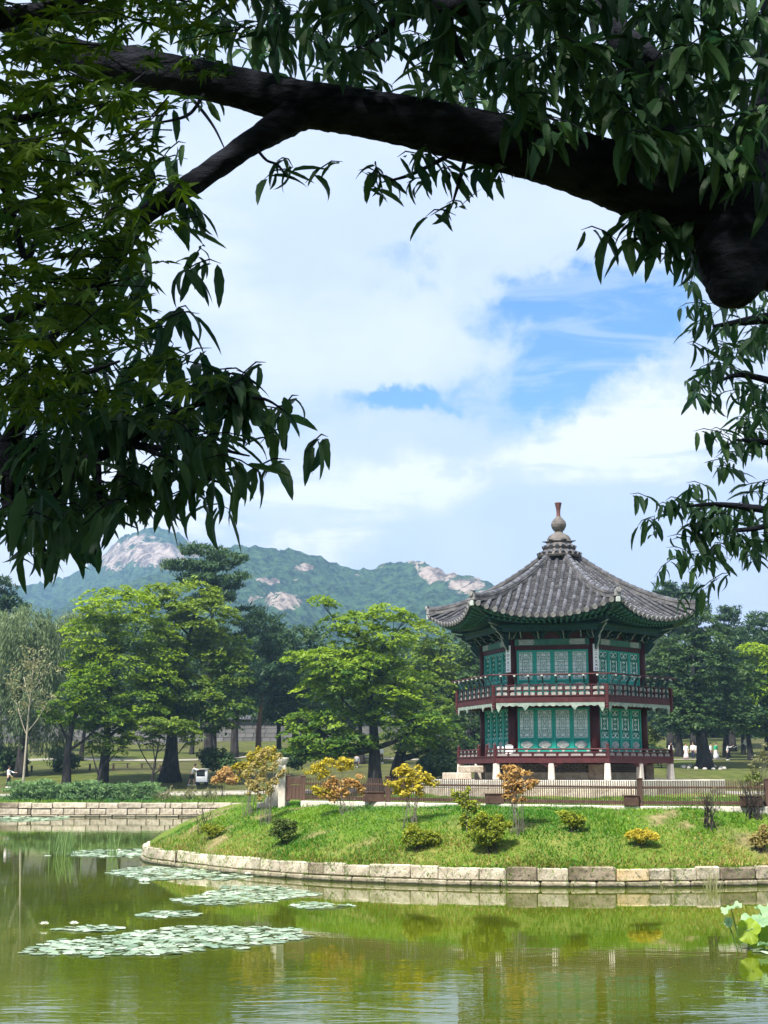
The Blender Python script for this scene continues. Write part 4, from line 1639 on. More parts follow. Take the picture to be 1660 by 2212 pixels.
# eave board, soffit, rafters
V, F = [], []
sof = MB()
for k in range(6):
    rm = Matrix.Rotation(R_(60 * k), 4, 'Z')
    n = 24
    vs = []
    for i in range(n + 1):
        u = -1 + 2 * i / n
        qe = q_edge(u) - .05
        ze = roof_z(qe, u * qe * T30)
        for q, z in ((2.6, 6.03), (3.45, 6.02), (4.05, lerp(5.99, ze - .13, .35 + .3 * abs(u) ** 2)), (qe - .04, ze - .125), (qe, ze - .125), (qe, ze - .055)):
            vs.append(tuple(rm @ Vector((u * q * T30, -q, z))))
    fs2 = []
    for i in range(n):
        for j in range(5):
            a = i * 6 + j
            fs2.append((a, a + 6, a + 7, a + 1))
    sof.add(vs, fs2)
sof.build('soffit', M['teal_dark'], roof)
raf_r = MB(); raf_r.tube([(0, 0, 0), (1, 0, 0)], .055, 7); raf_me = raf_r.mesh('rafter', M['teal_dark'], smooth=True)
raf_s = MB(); raf_s.box((.5, 0, 0), (1, .075, .085)); fly_me = raf_s.mesh('flying_rafter', M['green_beam'])
rcap = MB(); rcap.tube([(0, 0, 0), (1, 0, 0)], .05, 8); rcap_me = rcap.mesh('rafter_end', M['green_beam'])


def place_dir(name, me, a, b, parent, rm):
    dv = (b - a); L = dv.length; dv.normalize()
    side = Vector((0, 0, 1)).cross(dv).normalized(); up = dv.cross(side)
    mt = Matrix(((dv.x * L, side.x, up.x, a.x), (dv.y * L, side.y, up.y, a.y), (dv.z * L, side.z, up.z, a.z), (0, 0, 0, 1)))
    o = link(name, me, parent)
    o.matrix_local = rm @ mt
    return o


for k in range(6):
    rm = Matrix.Rotation(R_(60 * k), 4, 'Z')
    for i in range(22):
        u = -1 + 2 * (i + .5) / 22
        qe = q_edge(u) - .12
        w_out = u * qe * T30
        ze = roof_z(qe, w_out)
        w_in = u * 3.0 * T30
        lift = (ze - ZE)
        a = Vector((w_in, -2.9, 5.98)); b = Vector((lerp(w_in, w_out, .72), -4.08, 5.89 + lift * .55))
        if k in (0, 1, 5):
            place_dir('rafter', raf_me, a, b, roof, rm)
            dv = (b - a).normalized()
            place_dir('rafter_end', rcap_me, b + dv * .001, b + dv * .012, roof, rm).scale
        a2 = Vector((lerp(w_in, w_out, .62), -3.85, 5.985 + lift * .55)); b2 = Vector((w_out, -qe, ze - .175))
        if k in (0, 1, 5):
            place_dir('flying_rafter', fly_me, a2, b2, roof, rm)
m = MB()
a = Vector((0, -3.1, 5.72)); zc_ = hp[-1][1]
m.bar((0, -3.1, 5.86), (0, -4.5, 6.05), .16, .20)
m.bar((0, -4.2, 6.10), (0, -RCn + .10, zc_ - .17), .15, .18)
hr_me = m.mesh('hip_rafter', M['carved'])
m = MB()
m.bbox((0, -RCn + .03, zc_ - .17), (.17, .10, .20), .02)
m.bar((.0, -3.3, 5.755), (0, -4.5, 5.94), .10, .02)
hre_me = m.mesh('hip_rafter_end', M['pale_edge'])
for k in range(6):
    link('hip_rafter', hr_me, roof, rot=(0, 0, R_(30 + 60 * k)))
    link('hip_rafter_end', hre_me, roof, rot=(0, 0, R_(30 + 60 * k)))

# --- finial: tile collars, plate with pointed corners, dome, bulb and flared tip
fin = MB()
fin.lathe([(.86, 8.90), (.90, 8.98), (.82, 9.08), (.66, 9.13), (.62, 9.26), (.66, 9.32), (.58, 9.42), (.50, 9.50), (.50, 9.54)], 24)
fin.lathe([(.54, 9.545), (.56, 9.57), (.50, 9.61), (.48, 9.70), (.40, 9.82), (.28, 9.90), (.19, 9.94), (.165, 9.99), (.175, 10.02)], 24)
fin.lathe([(.165, 10.02), (.22, 10.06), (.29, 10.18), (.315, 10.29), (.29, 10.40), (.20, 10.52), (.115, 10.60), (.092, 10.64)], 24)
finial = fin.build('finial', M['finial'], pav, smooth=False)
ft = MB()
ft.lathe([(.090, 10.64), (.078, 10.74), (.085, 10.90), (.115, 11.06), (.135, 11.15), (.145, 11.16), (.145, 11.20), (.12, 11.215)], 16)
ft.build('finial_tip', M['finial_red'], finial, smooth=False)
pp = MB()
for k in range(6):
    a = R_(30 + 60 * k)
    c = Vector((math.sin(a), -math.cos(a), 0)); s = Vector((math.cos(a), math.sin(a), 0))
    p0, p1, p2 = c * .46 - s * .17, c * .46 + s * .17, c * .70 + Vector((0, 0, .045))
    pp.add([tuple(p0 + Vector((0, 0, 9.55))), tuple(p1 + Vector((0, 0, 9.55))), tuple(p2 + Vector((0, 0, 9.55))), tuple(p0 + Vector((0, 0, 9.60))), tuple(p1 + Vector((0, 0, 9.60))), tuple(p2 + Vector((0, 0, 9.575)))], [(2, 1, 0), (3, 4, 5), (0, 1, 4, 3), (1, 2, 5, 4), (2, 0, 3, 5)])
pp.build('finial_plate', M['metal_dark'], finial)
ct = MB()
for ring, (r, z, n) in enumerate(((.84, 9.02, 20), (.63, 9.31, 16))):
    for i in range(n):
        a = 2 * PI * i / n
        c = Vector((math.sin(a), -math.cos(a), 0))
        ct.tube([tuple(c * (r - .22) + Vector((0, 0, z + .12))), tuple(c * (r + .05) + Vector((0, 0, z - .01)))], [.085, .095], 7)
ct.build('collar_tiles', M['tile'], finial)

# --- white name boards with brushed characters on the two front columns
GL = {
    'a': [(-.4, .35, .4, .35), (0, .5, 0, -.45), (-.3, .05, .3, .05), (-.45, -.45, .45, -.45)],
    'b': [(-.4, .4, .4, .4), (-.4, .4, -.4, -.4), (.4, .4, .4, -.4), (-.4, 0, .4, 0), (-.4, -.4, .4, -.4)],
    'c': [(-.4, .3, .4, .3), (-.45, -.3, .45, -.3)],
    'd': [(0, .5, -.45, -.4), (0, .2, .45, -.4), (-.25, -.05, .25, -.05)],
    'e': [(-.45, .25, .45, .25), (0, .5, 0, -.5), (0, .2, -.45, -.3), (0, .2, .45, -.3)],
    'f': [(-.3, .5, -.3, -.5), (-.45, .2, -.1, .2), (.05, .4, .45, .4), (.25, .4, .25, -.5), (.05, 0, .45, 0)],
    'g': [(-.4, .45, .4, .45), (-.4, .1, .4, .1), (-.3, .45, -.3, .1), (.3, .45, .3, .1), (0, .1, 0, -.45), (-.45, -.2, .45, -.2), (-.2, -.45, .2, -.45)],
}
for k, text in ((5, 'gebdacf'), (0, 'gfcdaeb')):
    a = R_(30 + 60 * k)
    c = corner(k, RC + .205)
    m = MB(); m.bbox((0, 0, 0), (.235, .03, 1.04), .008)
    pq = m.build('plaque', M['plaque'], pav, loc=(c.x, c.y, 4.605), rot=(0, 0, a))
    pq['label'] = 'white upright board with black brushed characters'
    g = MB()
    for i, ch in enumerate(text):
        zc2 = .43 - i * .143
        for x0, z0, x1, z1 in GL[ch]:
            g.bar((x0 * .125, -.0165, zc2 + z0 * .095), (x1 * .125, -.0165, zc2 + z1 * .095), .013, .004, up=(0, 1, 0))
    g.build('lettering', M['ink'], pq)

# small white notices standing on the lower deck
rm = Matrix.Rotation(TURN, 4, 'Z')


def on_deck(x, y, z):
    return PAV + rm @ Vector((x, y, z))


p = on_deck(-1.62, -3.45, .872)
nb = empty('notice_board', p, 'small white notice board with a pale cap standing on the lower deck by the doors', 'notice board', rz=TURN)
m = MB(); m.bbox((0, 0, .25), (.30, .03, .30), .006); m.build('board', M['white_paint'], nb)
m = MB(); m.bbox((0, .0, .42), (.20, .05, .05), .01); m.build('cap', M['grey_panel'], nb)
m = MB(); m.box((-.1, .02, .06), (.025, .025, .12)); m.box((.1, .02, .06), (.025, .025, .12)); m.box((0, .02, .012), (.28, .14, .022)); m.build('foot', M['greycloth'], nb)
for dx_, lab in ((-2.03, 'slim white marker post on the lower deck, left of the notice board'), (-1.86, 'slim white marker post on the lower deck, beside the notice board')):
    p = on_deck(dx_, -3.5, .872)
    o = empty('marker_post', p, lab, 'marker post', group='white marker posts on the deck', rz=TURN)
    m = MB(); m.bbox((0, 0, .19), (.07, .05, .36), .01); m.build('post', M['white_paint'], o)
    m = MB(); m.box((0, 0, .006), (.14, .12, .012)); m.build('foot', M['greycloth'], o)

# ------------------------------------------------------------------ picket fence on the island
FL = [(600, 54.9), (620, 54.6), (655, 54.0), (838, 52.0), (1110, 50.0), (1383, 48.5), (1660, 47.9), (1930, 47.6)]


def fence_pt(px):
    d = float(np.interp(px, [f[0] for f in FL], [f[1] for f in FL]))
    zb_ = float(np.interp(px, [600, 838, 1110, 1383, 1930], [2.28, 2.26, 2.23, 2.20, 2.19]))
    r = ray(px, 1735)
    return Vector((r.x * d, d, zb_))


fen = empty('picket_fence', fence_pt(1110), 'low brown picket fence with square posts on a pale kerb, in front of the pavilion', 'fence')
FO = fen.location
m = MB(); m.bbox((0, 0, .415), (.17, .17, .87), .02); m.bbox((0, 0, .87), (.20, .20, .06), .02)
fp_me = m.mesh('post', M['fence'])
posts = [655, 838, 1110, 1383, 1660, 1930]
pts = [fence_pt(p) for p in posts]
for p in pts:
    link('post', fp_me, fen, loc=p - FO)
m = MB(); m.bbox((0, 0, .41), (.027, .022, .80), .005)
pk_me = m.mesh('picket', M['fence'])
npk = 0
for a, b in zip(pts[:-1], pts[1:]):
    d = b - a
    L = d.length
    an = math.atan2(d.y, d.x)
    dv = d.normalized()
    for z, h, nm in ((.115, .11, 'rail'), (.60, .065, 'rail')):
        m = MB(); m.bbox((0, 0, 0), (L - .17, .06, h), .01)
        o = m.build(nm, M['fence'], fen, loc=(a + b) / 2 + Vector((0, 0, z)) - FO)
        o.rotation_euler = (0, -math.asin(d.z / L), an)
    n = int((L - .17) / .0725)
    for i in range(n):
        if npk >= 299: break
        q = a + dv * (.085 + (i + .5) * (L - .17) / n) + Vector((0, 0, random.uniform(-.008, .008)))
        off = Vector((math.sin(an), -math.cos(an), 0)) * .045
        link('picket', pk_me, fen, loc=q + off - FO, rot=(0, random.uniform(-.008, .008), an))
        npk += 1
    # kerb stones under the fence
    t = 0.0
    while t < L - .05:
        dd = min(random.uniform(1.0, 1.7), L - t)
        q = a + dv * (t + dd / 2)
        mm = MB(); mm.bbox((0, 0, 0), (dd - .012, .34, .50), .02)
        mm.build('kerb_stone', M['stone_pale'], fen, loc=q + Vector((0, 0, -.243)) - FO, rot=(0, 0, an))
        t += dd
# boarded end panel by the stone post
a, b = fence_pt(624), fence_pt(655)
d = b - a; an = math.atan2(d.y, d.x); L = d.length
for i in range(4):
    m = MB(); m.bbox((0, 0, 0), (L / 4 - .012, .05, .52), .006)
    m.build('board', M['fence'], fen, loc=a + d * ((i + .5) / 4) + Vector((0, 0, .30)) - FO, rot=(0, 0, an))
m = MB(); m.bbox((0, 0, 0), (L, .07, .26), .012)
m.build('rail', M['fence'], fen, loc=(a + b) / 2 + Vector((0, 0, .71)) - FO, rot=(0, 0, an))
for px in (622, ):
    link('post', fp_me, fen, loc=fence_pt(px) - FO)

p = fence_pt(617) + Vector((-.12, -.1, 0))
gp = empty('stone_gate_post', p, 'white stone gate post with a flared cap at the left end of the picket fence', 'stone post')
m = MB(); m.bbox((0, 0, .43), (.26, .26, 1.66), .025); m.build('shaft', M['stone_pale'], gp)
m = MB(); m.lathe([(.15, 1.262), (.19, 1.34), (.22, 1.42), (.235, 1.50), (.20, 1.525)], 8); m.build('cap', M['stone_pale'], gp)
p = fence_pt(590) + Vector((0, .2, -.15))
sb = empty('stone_balustrade', p, 'pale grey stone slab with a sloping top, left of the white gate post', 'stone slab')
m = MB(); m.prism([(-.36, -.5), (.24, -.5), (.25, 1.06), (.14, 1.12), (-.02, .82), (-.30, .10)], -.09, .09)
m.v = [(x + .012 * mnoise.noise(Vector((x * 5, z * 5, 1))), y, z) for x, y, z in m.v]
m.build('slab', M['stone_pale'], sb, rot=(0, 0, .15))
m = MB(); m.bbox((-.42, -.08, -.18), (.30, .3, .5), .04); m.build('foot_stone', M['stone_pale'], sb)
m = MB(); m.bbox((.50, .02, -.1), (.14, .2, .6), .04); m.build('foot_stone', M['stone_pale'], sb)

for px, y0, y1, w, lab in ((807, 1707, 1725, 44, 'brown wooden box at the fence foot under the yellow orange shrub'), (1068, 1712, 1733, 40, 'brown wooden box at the fence foot left of the thin orange shrub'),
                           (1362, 1716, 1738, 30, 'small brown wooden box at the fence foot beside the fence post'), (1621, 1714, 1738, 48, 'brown wooden box at the fence foot behind the bare shrubs')):
    p = fence_pt(px)
    wd_ = w * p.y / 3200
    bo = empty('wooden_box', p + Vector((0, -.20, .012)), lab, 'wooden box', group='wooden boxes along the picket fence')
    m = MB(); m.bbox((0, 0, .15), (wd_, .20, .30), .012); m.build('case', M['boxwood'], bo)
    m = MB(); m.bbox((0, 0, .322), (wd_ + .05, .25, .04), .01); m.build('lid', M['boxwood'], bo)
    for s in (-1, 1):
        m = MB(); m.box((s * wd_ * .36, -.106, .15), (.04, .012, .27)); m.build('batten', M['boxwood'], bo)

# ------------------------------------------------------------------ leaves


def cards(P, Nn, size, aspect, jitter=.0, fold=.0, tang=None):
    """diamond leaf blades at P facing Nn"""
    n = len(P)
    Nn = Nn + rng.normal(0, jitter, (n, 3))
    Nn /= np.linalg.norm(Nn, axis=1)[:, None] + 1e-9
    t = rng.normal(0, 1, (n, 3)) if tang is None else tang + rng.normal(0, .15, (n, 3))
    t -= Nn * np.sum(t * Nn, 1)[:, None]
    t /= np.linalg.norm(t, axis=1)[:, None] + 1e-9
    b = np.cross(Nn, t)
    s = (size * rng.uniform(.65, 1.35, n))[:, None]
    V = np.stack([P - t * s, P + b * s * aspect - t * s * .1 + Nn * s * fold, P + t * s, P - b * s * aspect - t * s * .1 + Nn * s * fold], 1)
    return V.reshape(-1, 3)


def quads(n):
    return np.arange(4 * n).reshape(-1, 4)


def crown_points(lobes, d, spray_r, dens, leaves, size, style, yscale=1.0):
    """lobes in photo measure (x, y, rx, ry[, tint]) become ellipsoids at depth d; returns verts and tint"""
    VV, TT = [], []
    for lb in lobes:
        x, y, rx, ry = lb[:4]
        tl = lb[4] if len(lb) > 4 else 0.0  # lobe tint: lit tops and shaded low boughs painted into the leaves
        dd = d + (lb[5] if len(lb) > 5 else rng.uniform(-.35, .35) * rx * d / 3200)
        c = np.array(W(x, y, dd))
        k = d / 3200
        R = np.array([rx * k, rx * k * .95 * yscale, ry * k])
        area = (R[0] * R[1] + R[0] * R[2] + R[1] * R[2]) / 3 * 4 * PI
        ns = max(4, int(area / (spray_r ** 2 * 2.2) * dens * (1.3 if spray_r > .3 else 1.0)))
        u = rng.normal(0, 1, (ns, 3)); u /= np.linalg.norm(u, axis=1)[:, None]
        front = u[:, 1] > .35                                # fewer sprays on the far side
        rad = rng.uniform(.45, 1.02, ns) ** .6
        C = c + u * R * rad[:, None]
        for i in range(ns):
            if front[i] and rng.uniform() < .55: continue
            nl = int(leaves * rng.uniform(.6, 1.3))
            sr = spray_r * rng.uniform(.55, 1.25)
            a = rng.uniform(0, 2 * PI, nl); rr = sr * np.sqrt(rng.uniform(0, 1, nl))
            o = np.array([u[i, 0], u[i, 1], 0]); o /= np.linalg.norm(o) + 1e-6
            L = np.zeros((nl, 3))
            if style == 'flat':
                L[:, 0] = rr * np.cos(a); L[:, 1] = rr * np.sin(a)
                out_ = L[:, 0] * o[0] + L[:, 1] * o[1]
                L[:, 2] = rng.normal(0, .10 * sr, nl) - .28 * out_ - .20 * rr ** 2 / sr
                Nn = np.tile(np.array([o[0] * .35, o[1] * .35, 1.0]), (nl, 1))
                v = cards(C[i] + L, Nn, size, .55, .42)
            elif style == 'round':
                q = rng.normal(0, 1, (nl, 3)); q /= np.linalg.norm(q, axis=1)[:, None]
                L = q * (sr * rng.uniform(.3, 1, nl) ** .5)[:, None] * np.array([1, 1, .75])
                Nn = q * .8 + np.array([0, 0, .7])
                v = cards(C[i] + L, Nn, size, .55, .45)
            elif style == 'pine':
                L[:, 0] = rr * np.cos(a); L[:, 1] = rr * np.sin(a)
                L[:, 2] = rng.normal(0, .16 * sr, nl) + .12 * sr
                tg = np.stack([np.cos(a) * .8, np.sin(a) * .8, rng.uniform(.2, 1.2, nl)], 1)
                Nn = rng.normal(0, 1, (nl, 3))
                v = cards(C[i] + L, Nn, size, .22, .2, tang=tg)
            elif style == 'hang':
                L[:, 0] = rr * np.cos(a) * .55; L[:, 1] = rr * np.sin(a) * .55
                L[:, 2] = -rng.uniform(0, 1, nl) * sr * 2.6
                tg = np.tile(np.array([o[0] * .3, o[1] * .3, -1.0]), (nl, 1))
                Nn = rng.normal(0, 1, (nl, 3)) + np.array([o[0], o[1] - .4, .4])
                v = cards(C[i] + L, Nn, size, .20, .2, tang=tg)
            VV.append(v)
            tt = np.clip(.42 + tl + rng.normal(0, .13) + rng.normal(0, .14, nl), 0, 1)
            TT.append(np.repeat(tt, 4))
    return np.concatenate(VV), np.concatenate(TT)


def tree(name, label, bx, d, lobes, mat, style='flat', spray=.75, dens=1.0, leaves=38, size=.17, tr=.35, bark='bark', lean=None, top=None, group=None, flare=1.7, limbs=7, cat='tree', zb=None, crown=True, fork=None, ysc=1.0):
    X = (bx - 830) / 3200 * d
    zg = ground_z(X, d) if zb is None else zb
    base = Vector((X, d, zg))
    t = empty(name, base, label, cat, group)
    ob = np.array(base)
    if lobes:
        V, tn = crown_points(lobes, d, spray, dens, leaves, size, style, ysc)
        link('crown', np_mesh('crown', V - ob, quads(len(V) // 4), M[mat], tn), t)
    m = MB()
    if lobes:
        cs = [W(l[0], l[1], d) for l in lobes]
        cx = sum(c.x for c in cs) / len(cs); ztop = max(c.z for c in cs)
        zlow = min(W(l[0], l[1] + l[3], d).z for l in lobes)
    else:
        cx, ztop, zlow = X, zg + 8, zg + 4
    tx = cx if top is None else (top - 830) / 3200 * d
    H = ztop - zg
    tp = []
    nseg = 12
    for i in range(nseg + 1):
        s = i / nseg
        tp.append((lerp(X, tx, s ** 1.6) + .25 * tr * math.sin(s * 7 + bx), d + .3 * tr * math.cos(s * 6 + bx), zg - .3 + (H * .95 + .3) * s))
    rads = [tr * ((1 + (flare - 1) * math.exp(-s * H / (1.3 + tr)))) * (1 - .82 * s) for s in [i / nseg for i in range(nseg + 1)]]
    m.tube([tuple(Vector(p) - base) for p in tp], rads, 12, ridge=.12, seed=bx * .1)
    pick = list(range(len(lobes)))
    random.shuffle(pick)
    for i in pick[:limbs]:
        c = cs[i]
        s0 = min(max((c.z - zg - abs(c.x - cx) * .7 - 1.2) / max(H * .95, 1), .28), .85)
        k = s0 * nseg
        j = int(k)
        a = Vector(tp[j]).lerp(Vector(tp[min(j + 1, nseg)]), k - j)
        r0 = rads[j] * .55
        e = Vector((c.x, c.y + random.uniform(-.5, .5), c.z))
        mid = a.lerp(e, .5) + Vector((0, 0, -.12 * (e - a).length + .15))
        pp_ = [tuple(Vector(q) - base) for q in catmull([tuple(a), tuple(mid), tuple(e)], 4)]
        m.tube(pp_, list(np.linspace(r0, max(r0 * .2, .03), len(pp_))), 7)
        for q in range(2):
            e2 = e + Vector((random.uniform(-1, 1) * lobes[i][2] * d / 3200 * .8, random.uniform(-1, 1), random.uniform(-.3, .8) * lobes[i][3] * d / 3200))
            b0 = mid.lerp(e, .4 + .3 * q)
            m.tube([tuple(b0 - base), tuple(b0.lerp(e2, .5) - base + Vector((0, 0, .1))), tuple(e2 - base)], [r0 * .35, r0 * .22, .02], 5)
    m.build('trunk', M[bark], t, smooth=True)
    return t


# ------------------------------------------------------------------ trees of the far bank, nearest first
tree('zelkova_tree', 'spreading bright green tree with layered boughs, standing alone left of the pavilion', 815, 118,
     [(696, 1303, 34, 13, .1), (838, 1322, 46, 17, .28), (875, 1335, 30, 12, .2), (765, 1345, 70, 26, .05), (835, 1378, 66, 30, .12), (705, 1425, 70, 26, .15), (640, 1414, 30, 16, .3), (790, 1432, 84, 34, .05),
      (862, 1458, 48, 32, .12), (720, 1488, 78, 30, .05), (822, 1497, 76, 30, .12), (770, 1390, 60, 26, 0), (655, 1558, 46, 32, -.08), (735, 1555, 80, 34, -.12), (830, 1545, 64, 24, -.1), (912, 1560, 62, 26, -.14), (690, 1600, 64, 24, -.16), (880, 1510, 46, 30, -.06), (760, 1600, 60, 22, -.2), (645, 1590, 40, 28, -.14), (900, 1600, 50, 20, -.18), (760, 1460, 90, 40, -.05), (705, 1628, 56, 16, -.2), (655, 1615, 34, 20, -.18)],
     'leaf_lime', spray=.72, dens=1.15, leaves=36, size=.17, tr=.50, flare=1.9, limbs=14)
tree('zelkova_tree', 'bright yellow green tree with a slim dark trunk, behind the junipers on the left', 232, 125,
     [(255, 1305, 92, 42, .3), (200, 1372, 66, 50, .12), (300, 1362, 76, 52, .16), (350, 1400, 42, 46, .1), (262, 1440, 96, 54, .06), (185, 1450, 56, 46, .12), (345, 1466, 48, 40, .05), (225, 1520, 66, 38, -.06), (305, 1520, 76, 36, -.04), (200, 1400, 30, 22, .35), (265, 1560, 70, 22, -.14), (170, 1555, 40, 22, -.12)],
     'leaf_lime', spray=.75, dens=1.15, leaves=36, size=.17, tr=.36, limbs=10)
tree('zelkova_tree', 'dark trunked tree with low green boughs, at the left beside the pale sapling', 152, 121,
     [(170, 1500, 50, 38, -.1), (150, 1545, 58, 24, -.15), (200, 1470, 40, 36, -.05), (230, 1545, 50, 20, -.12), (120, 1530, 30, 22, -.1)],
     'leaf_lime', spray=.7, dens=1.0, size=.16, tr=.40, flare=1.35, limbs=5)
tree('zelkova_tree', 'large green tree with a thick flared trunk, left of the tall red pine', 372, 128,
     [(405, 1290, 74, 38, .22), (345, 1285, 46, 32, .16), (445, 1335, 76, 46, .12), (395, 1365, 74, 46, .02), (475, 1405, 60, 52, 0), (425, 1440, 84, 56, -.06), (500, 1455, 44, 52, -.06), (390, 1500, 76, 50, -.16), (470, 1520, 72, 44, -.16), (340, 1470, 36, 50, -.14), (520, 1400, 26, 34, .05), (440, 1555, 90, 26, -.2), (350, 1545, 50, 24, -.15)],
     'leaf_green', spray=.8, dens=1.2, leaves=36, size=.18, tr=.52, flare=2.2, top=420, limbs=9)
tree('weeping_maple', 'small weeping maple with drooping green boughs, under the flared trunk', 336, 122.5,
     [(330, 1565, 42, 16, .05), (290, 1585, 26, 14, .1), (385, 1568, 44, 18, .05), (415, 1590, 24, 18, .1), (330, 1595, 24, 20, -.1)],
     'leaf_green', spray=.5, dens=1.3, leaves=32, size=.13, tr=.12, limbs=5)
tree('small_tree', 'little round tree with a forked trunk, in front of the slim dark trunk', 222, 121.5,
     [(215, 1602, 26, 24, -.05), (250, 1612, 28, 24, -.12), (200, 1618, 14, 16, .05), (270, 1600, 16, 14, -.1)],
     'leaf_green', spray=.45, dens=1.2, leaves=30, size=.12, tr=.16, limbs=4)
tree('willow_tree', 'pale grey green willow at the left edge, hanging over the bank', 60, 132,
     [(60, 1350, 78, 46, .1), (25, 1420, 70, 66, .1), (105, 1420, 52, 62, .0), (70, 1490, 66, 66, -.12), (130, 1350, 40, 40, .18), (20, 1520, 60, 60, -.15), (110, 1550, 60, 50, -.2), (0, 1350, 40, 40, .05), (190, 1318, 40, 30, .2)],
     'leaf_willow', style='hang', spray=.85, dens=1.5, leaves=46, size=.22, tr=.45, limbs=6)
sap = tree('sapling', 'thin pale young tree with dry sparse leaves, on the left bank', 62, 117.5,
           [(75, 1420, 34, 26, .1), (50, 1462, 40, 32, 0), (95, 1450, 32, 28, 0), (70, 1500, 44, 26, -.1), (40, 1530, 26, 22, -.1), (105, 1520, 20, 26, -.1)],
           'leaf_dry', style='round', spray=.5, dens=.42, leaves=16, size=.11, tr=.11, bark='bark_pale', limbs=6, flare=1.4)
m = MB()
for s in (-1, 1):
    m.tube([(s * .9, -.1, -.1), (s * .06, 0, 1.5)], .035, 6)
m.build('stake', M['bark_pale'], sap)
tree('pine_tree', 'tall dark pine with flat layered crown, highest behind the left trees', 455, 150,
     [(440, 1190, 50, 9, .3), (492, 1210, 42, 10, .3), (398, 1222, 46, 10, .25), (455, 1226, 44, 9, .28), (512, 1246, 26, 9, .2), (428, 1252, 50, 11, .22), (487, 1260, 34, 11, .2), (460, 1290, 50, 16, .1)],
     'leaf_pine', style='pine', spray=.85, dens=1.5, leaves=44, size=.30, tr=.4, limbs=8)
tree('red_pine', 'tall pine with straight reddish trunk right of the large green tree', 562, 158,
     [(575, 1352, 44, 24, .1), (605, 1392, 52, 28, 0), (555, 1420, 46, 26, 0), (610, 1452, 50, 26, -.1), (570, 1480, 40, 22, -.1)],
     'leaf_pine', style='pine', spray=.9, dens=1.5, leaves=44, size=.30, tr=.32, bark='bark_red', flare=1.2, limbs=6)
tree('pine_tree', 'dark pine with a straight grey trunk, left of the tall red pine', 512, 152,
     [(540, 1340, 34, 34, .05), (515, 1400, 40, 40, 0), (540, 1450, 50, 36, -.1), (520, 1500, 50, 28, -.15)],
     'leaf_pine', style='pine', spray=.9, dens=1.4, leaves=44, size=.30, tr=.42, flare=1.2, limbs=5)
tree('pine_tree', 'slim dark pine with a slightly leaning trunk, second left of the tall red pine', 466, 155,
     [(470, 1470, 40, 36, -.1), (455, 1520, 46, 26, -.15), (490, 1430, 40, 30, 0)],
     'leaf_pine', style='pine', spray=.9, dens=1.2, leaves=40, size=.30, tr=.28, flare=1.2, lean=1, limbs=4)
tree('dark_tree', 'dark green tree in the gap between the tall red pine and the lone bright tree', 640, 165,
     [(640, 1400, 50, 46, .1), (600, 1440, 50, 50, 0), (665, 1450, 50, 60, 0), (630, 1510, 70, 50, -.2), (590, 1525, 50, 40, -.25), (680, 1380, 30, 30, .1)],
     'leaf_deep', style='round', spray=1.0, dens=1.1, leaves=40, size=.22, tr=.35, limbs=5)
tree('broadleaf_tree', 'leaning second trunk with shaded boughs, close behind the lone bright tree', 858, 126,
     [(900, 1480, 50, 40, -.1), (930, 1530, 56, 36, -.15), (880, 1580, 60, 24, -.2), (960, 1590, 40, 28, -.15), (925, 1622, 46, 20, -.2), (890, 1610, 40, 18, -.22)],
     'leaf_green', spray=.75, dens=1.0, size=.17, tr=.52, flare=1.5, limbs=4)
tree('broadleaf_tree', 'mid green tree filling the space left of the pavilion roof', 930, 150,
     [(915, 1375, 50, 34, .12), (960, 1420, 56, 40, .14), (905, 1440, 46, 40, .02), (1000, 1470, 46, 46, .06), (945, 1490, 60, 46, .1), (1000, 1530, 46, 46, -.05), (960, 1560, 60, 36, -.1)],
     'leaf_green', style='flat', spray=.9, dens=1.1, leaves=38, size=.20, tr=.4, limbs=6)
tree('broadleaf_tree', 'shaded green tree directly behind the left side of the pavilion', 1010, 140,
     [(1010, 1400, 40, 40, .02), (1040, 1450, 50, 50, -.05), (1010, 1570, 46, 40, -.12), (1050, 1600, 50, 40, -.15), (990, 1610, 44, 30, -.1), (1080, 1520, 60, 60, -.1)],
     'leaf_deep', style='flat', spray=.85, dens=1.0, leaves=38, size=.2, tr=.4, limbs=5)
tree('broadleaf_tree', 'low dark green tree beside the pavilion steps', 985, 128,
     [(990, 1620, 40, 36, -.05), (960, 1645, 40, 26, -.1), (1020, 1640, 40, 28, -.1)],
     'leaf_deep', style='flat', spray=.6, dens=1.2, leaves=34, size=.15, tr=.2, limbs=3)
tree('zelkova_tree', 'broad green tree with a single dark trunk, right of the pavilion', 1510, 138,
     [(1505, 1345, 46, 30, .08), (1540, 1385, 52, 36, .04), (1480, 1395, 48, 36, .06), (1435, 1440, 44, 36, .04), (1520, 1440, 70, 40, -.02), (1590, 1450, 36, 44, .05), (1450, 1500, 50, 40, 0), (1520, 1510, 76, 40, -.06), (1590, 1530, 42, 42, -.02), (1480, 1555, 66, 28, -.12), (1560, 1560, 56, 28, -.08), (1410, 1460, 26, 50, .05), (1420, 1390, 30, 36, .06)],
     'leaf_deep', style='flat', spray=.72, dens=1.35, leaves=38, size=.16, tr=.55, flare=1.8, limbs=11)
tree('pine_tree', 'dark spiky pine top showing above the right eave of the pavilion', 1442, 178,
     [(1436, 1275, 20, 15, .05), (1450, 1295, 30, 18, 0), (1425, 1320, 36, 26, -.05), (1460, 1340, 40, 30, -.1)],
     'leaf_pine', style='pine', spray=.9, dens=1.8, leaves=46, size=.34, tr=.35, limbs=4)
tree('pine_tree', 'second dark pine top above the right eave, nearer the broad tree', 1492, 178,
     [(1494, 1272, 18, 14, .05), (1490, 1295, 28, 18, 0), (1500, 1325, 36, 28, -.05)],
     'leaf_pine', style='pine', spray=.9, dens=1.8, leaves=46, size=.34, tr=.35, limbs=4)
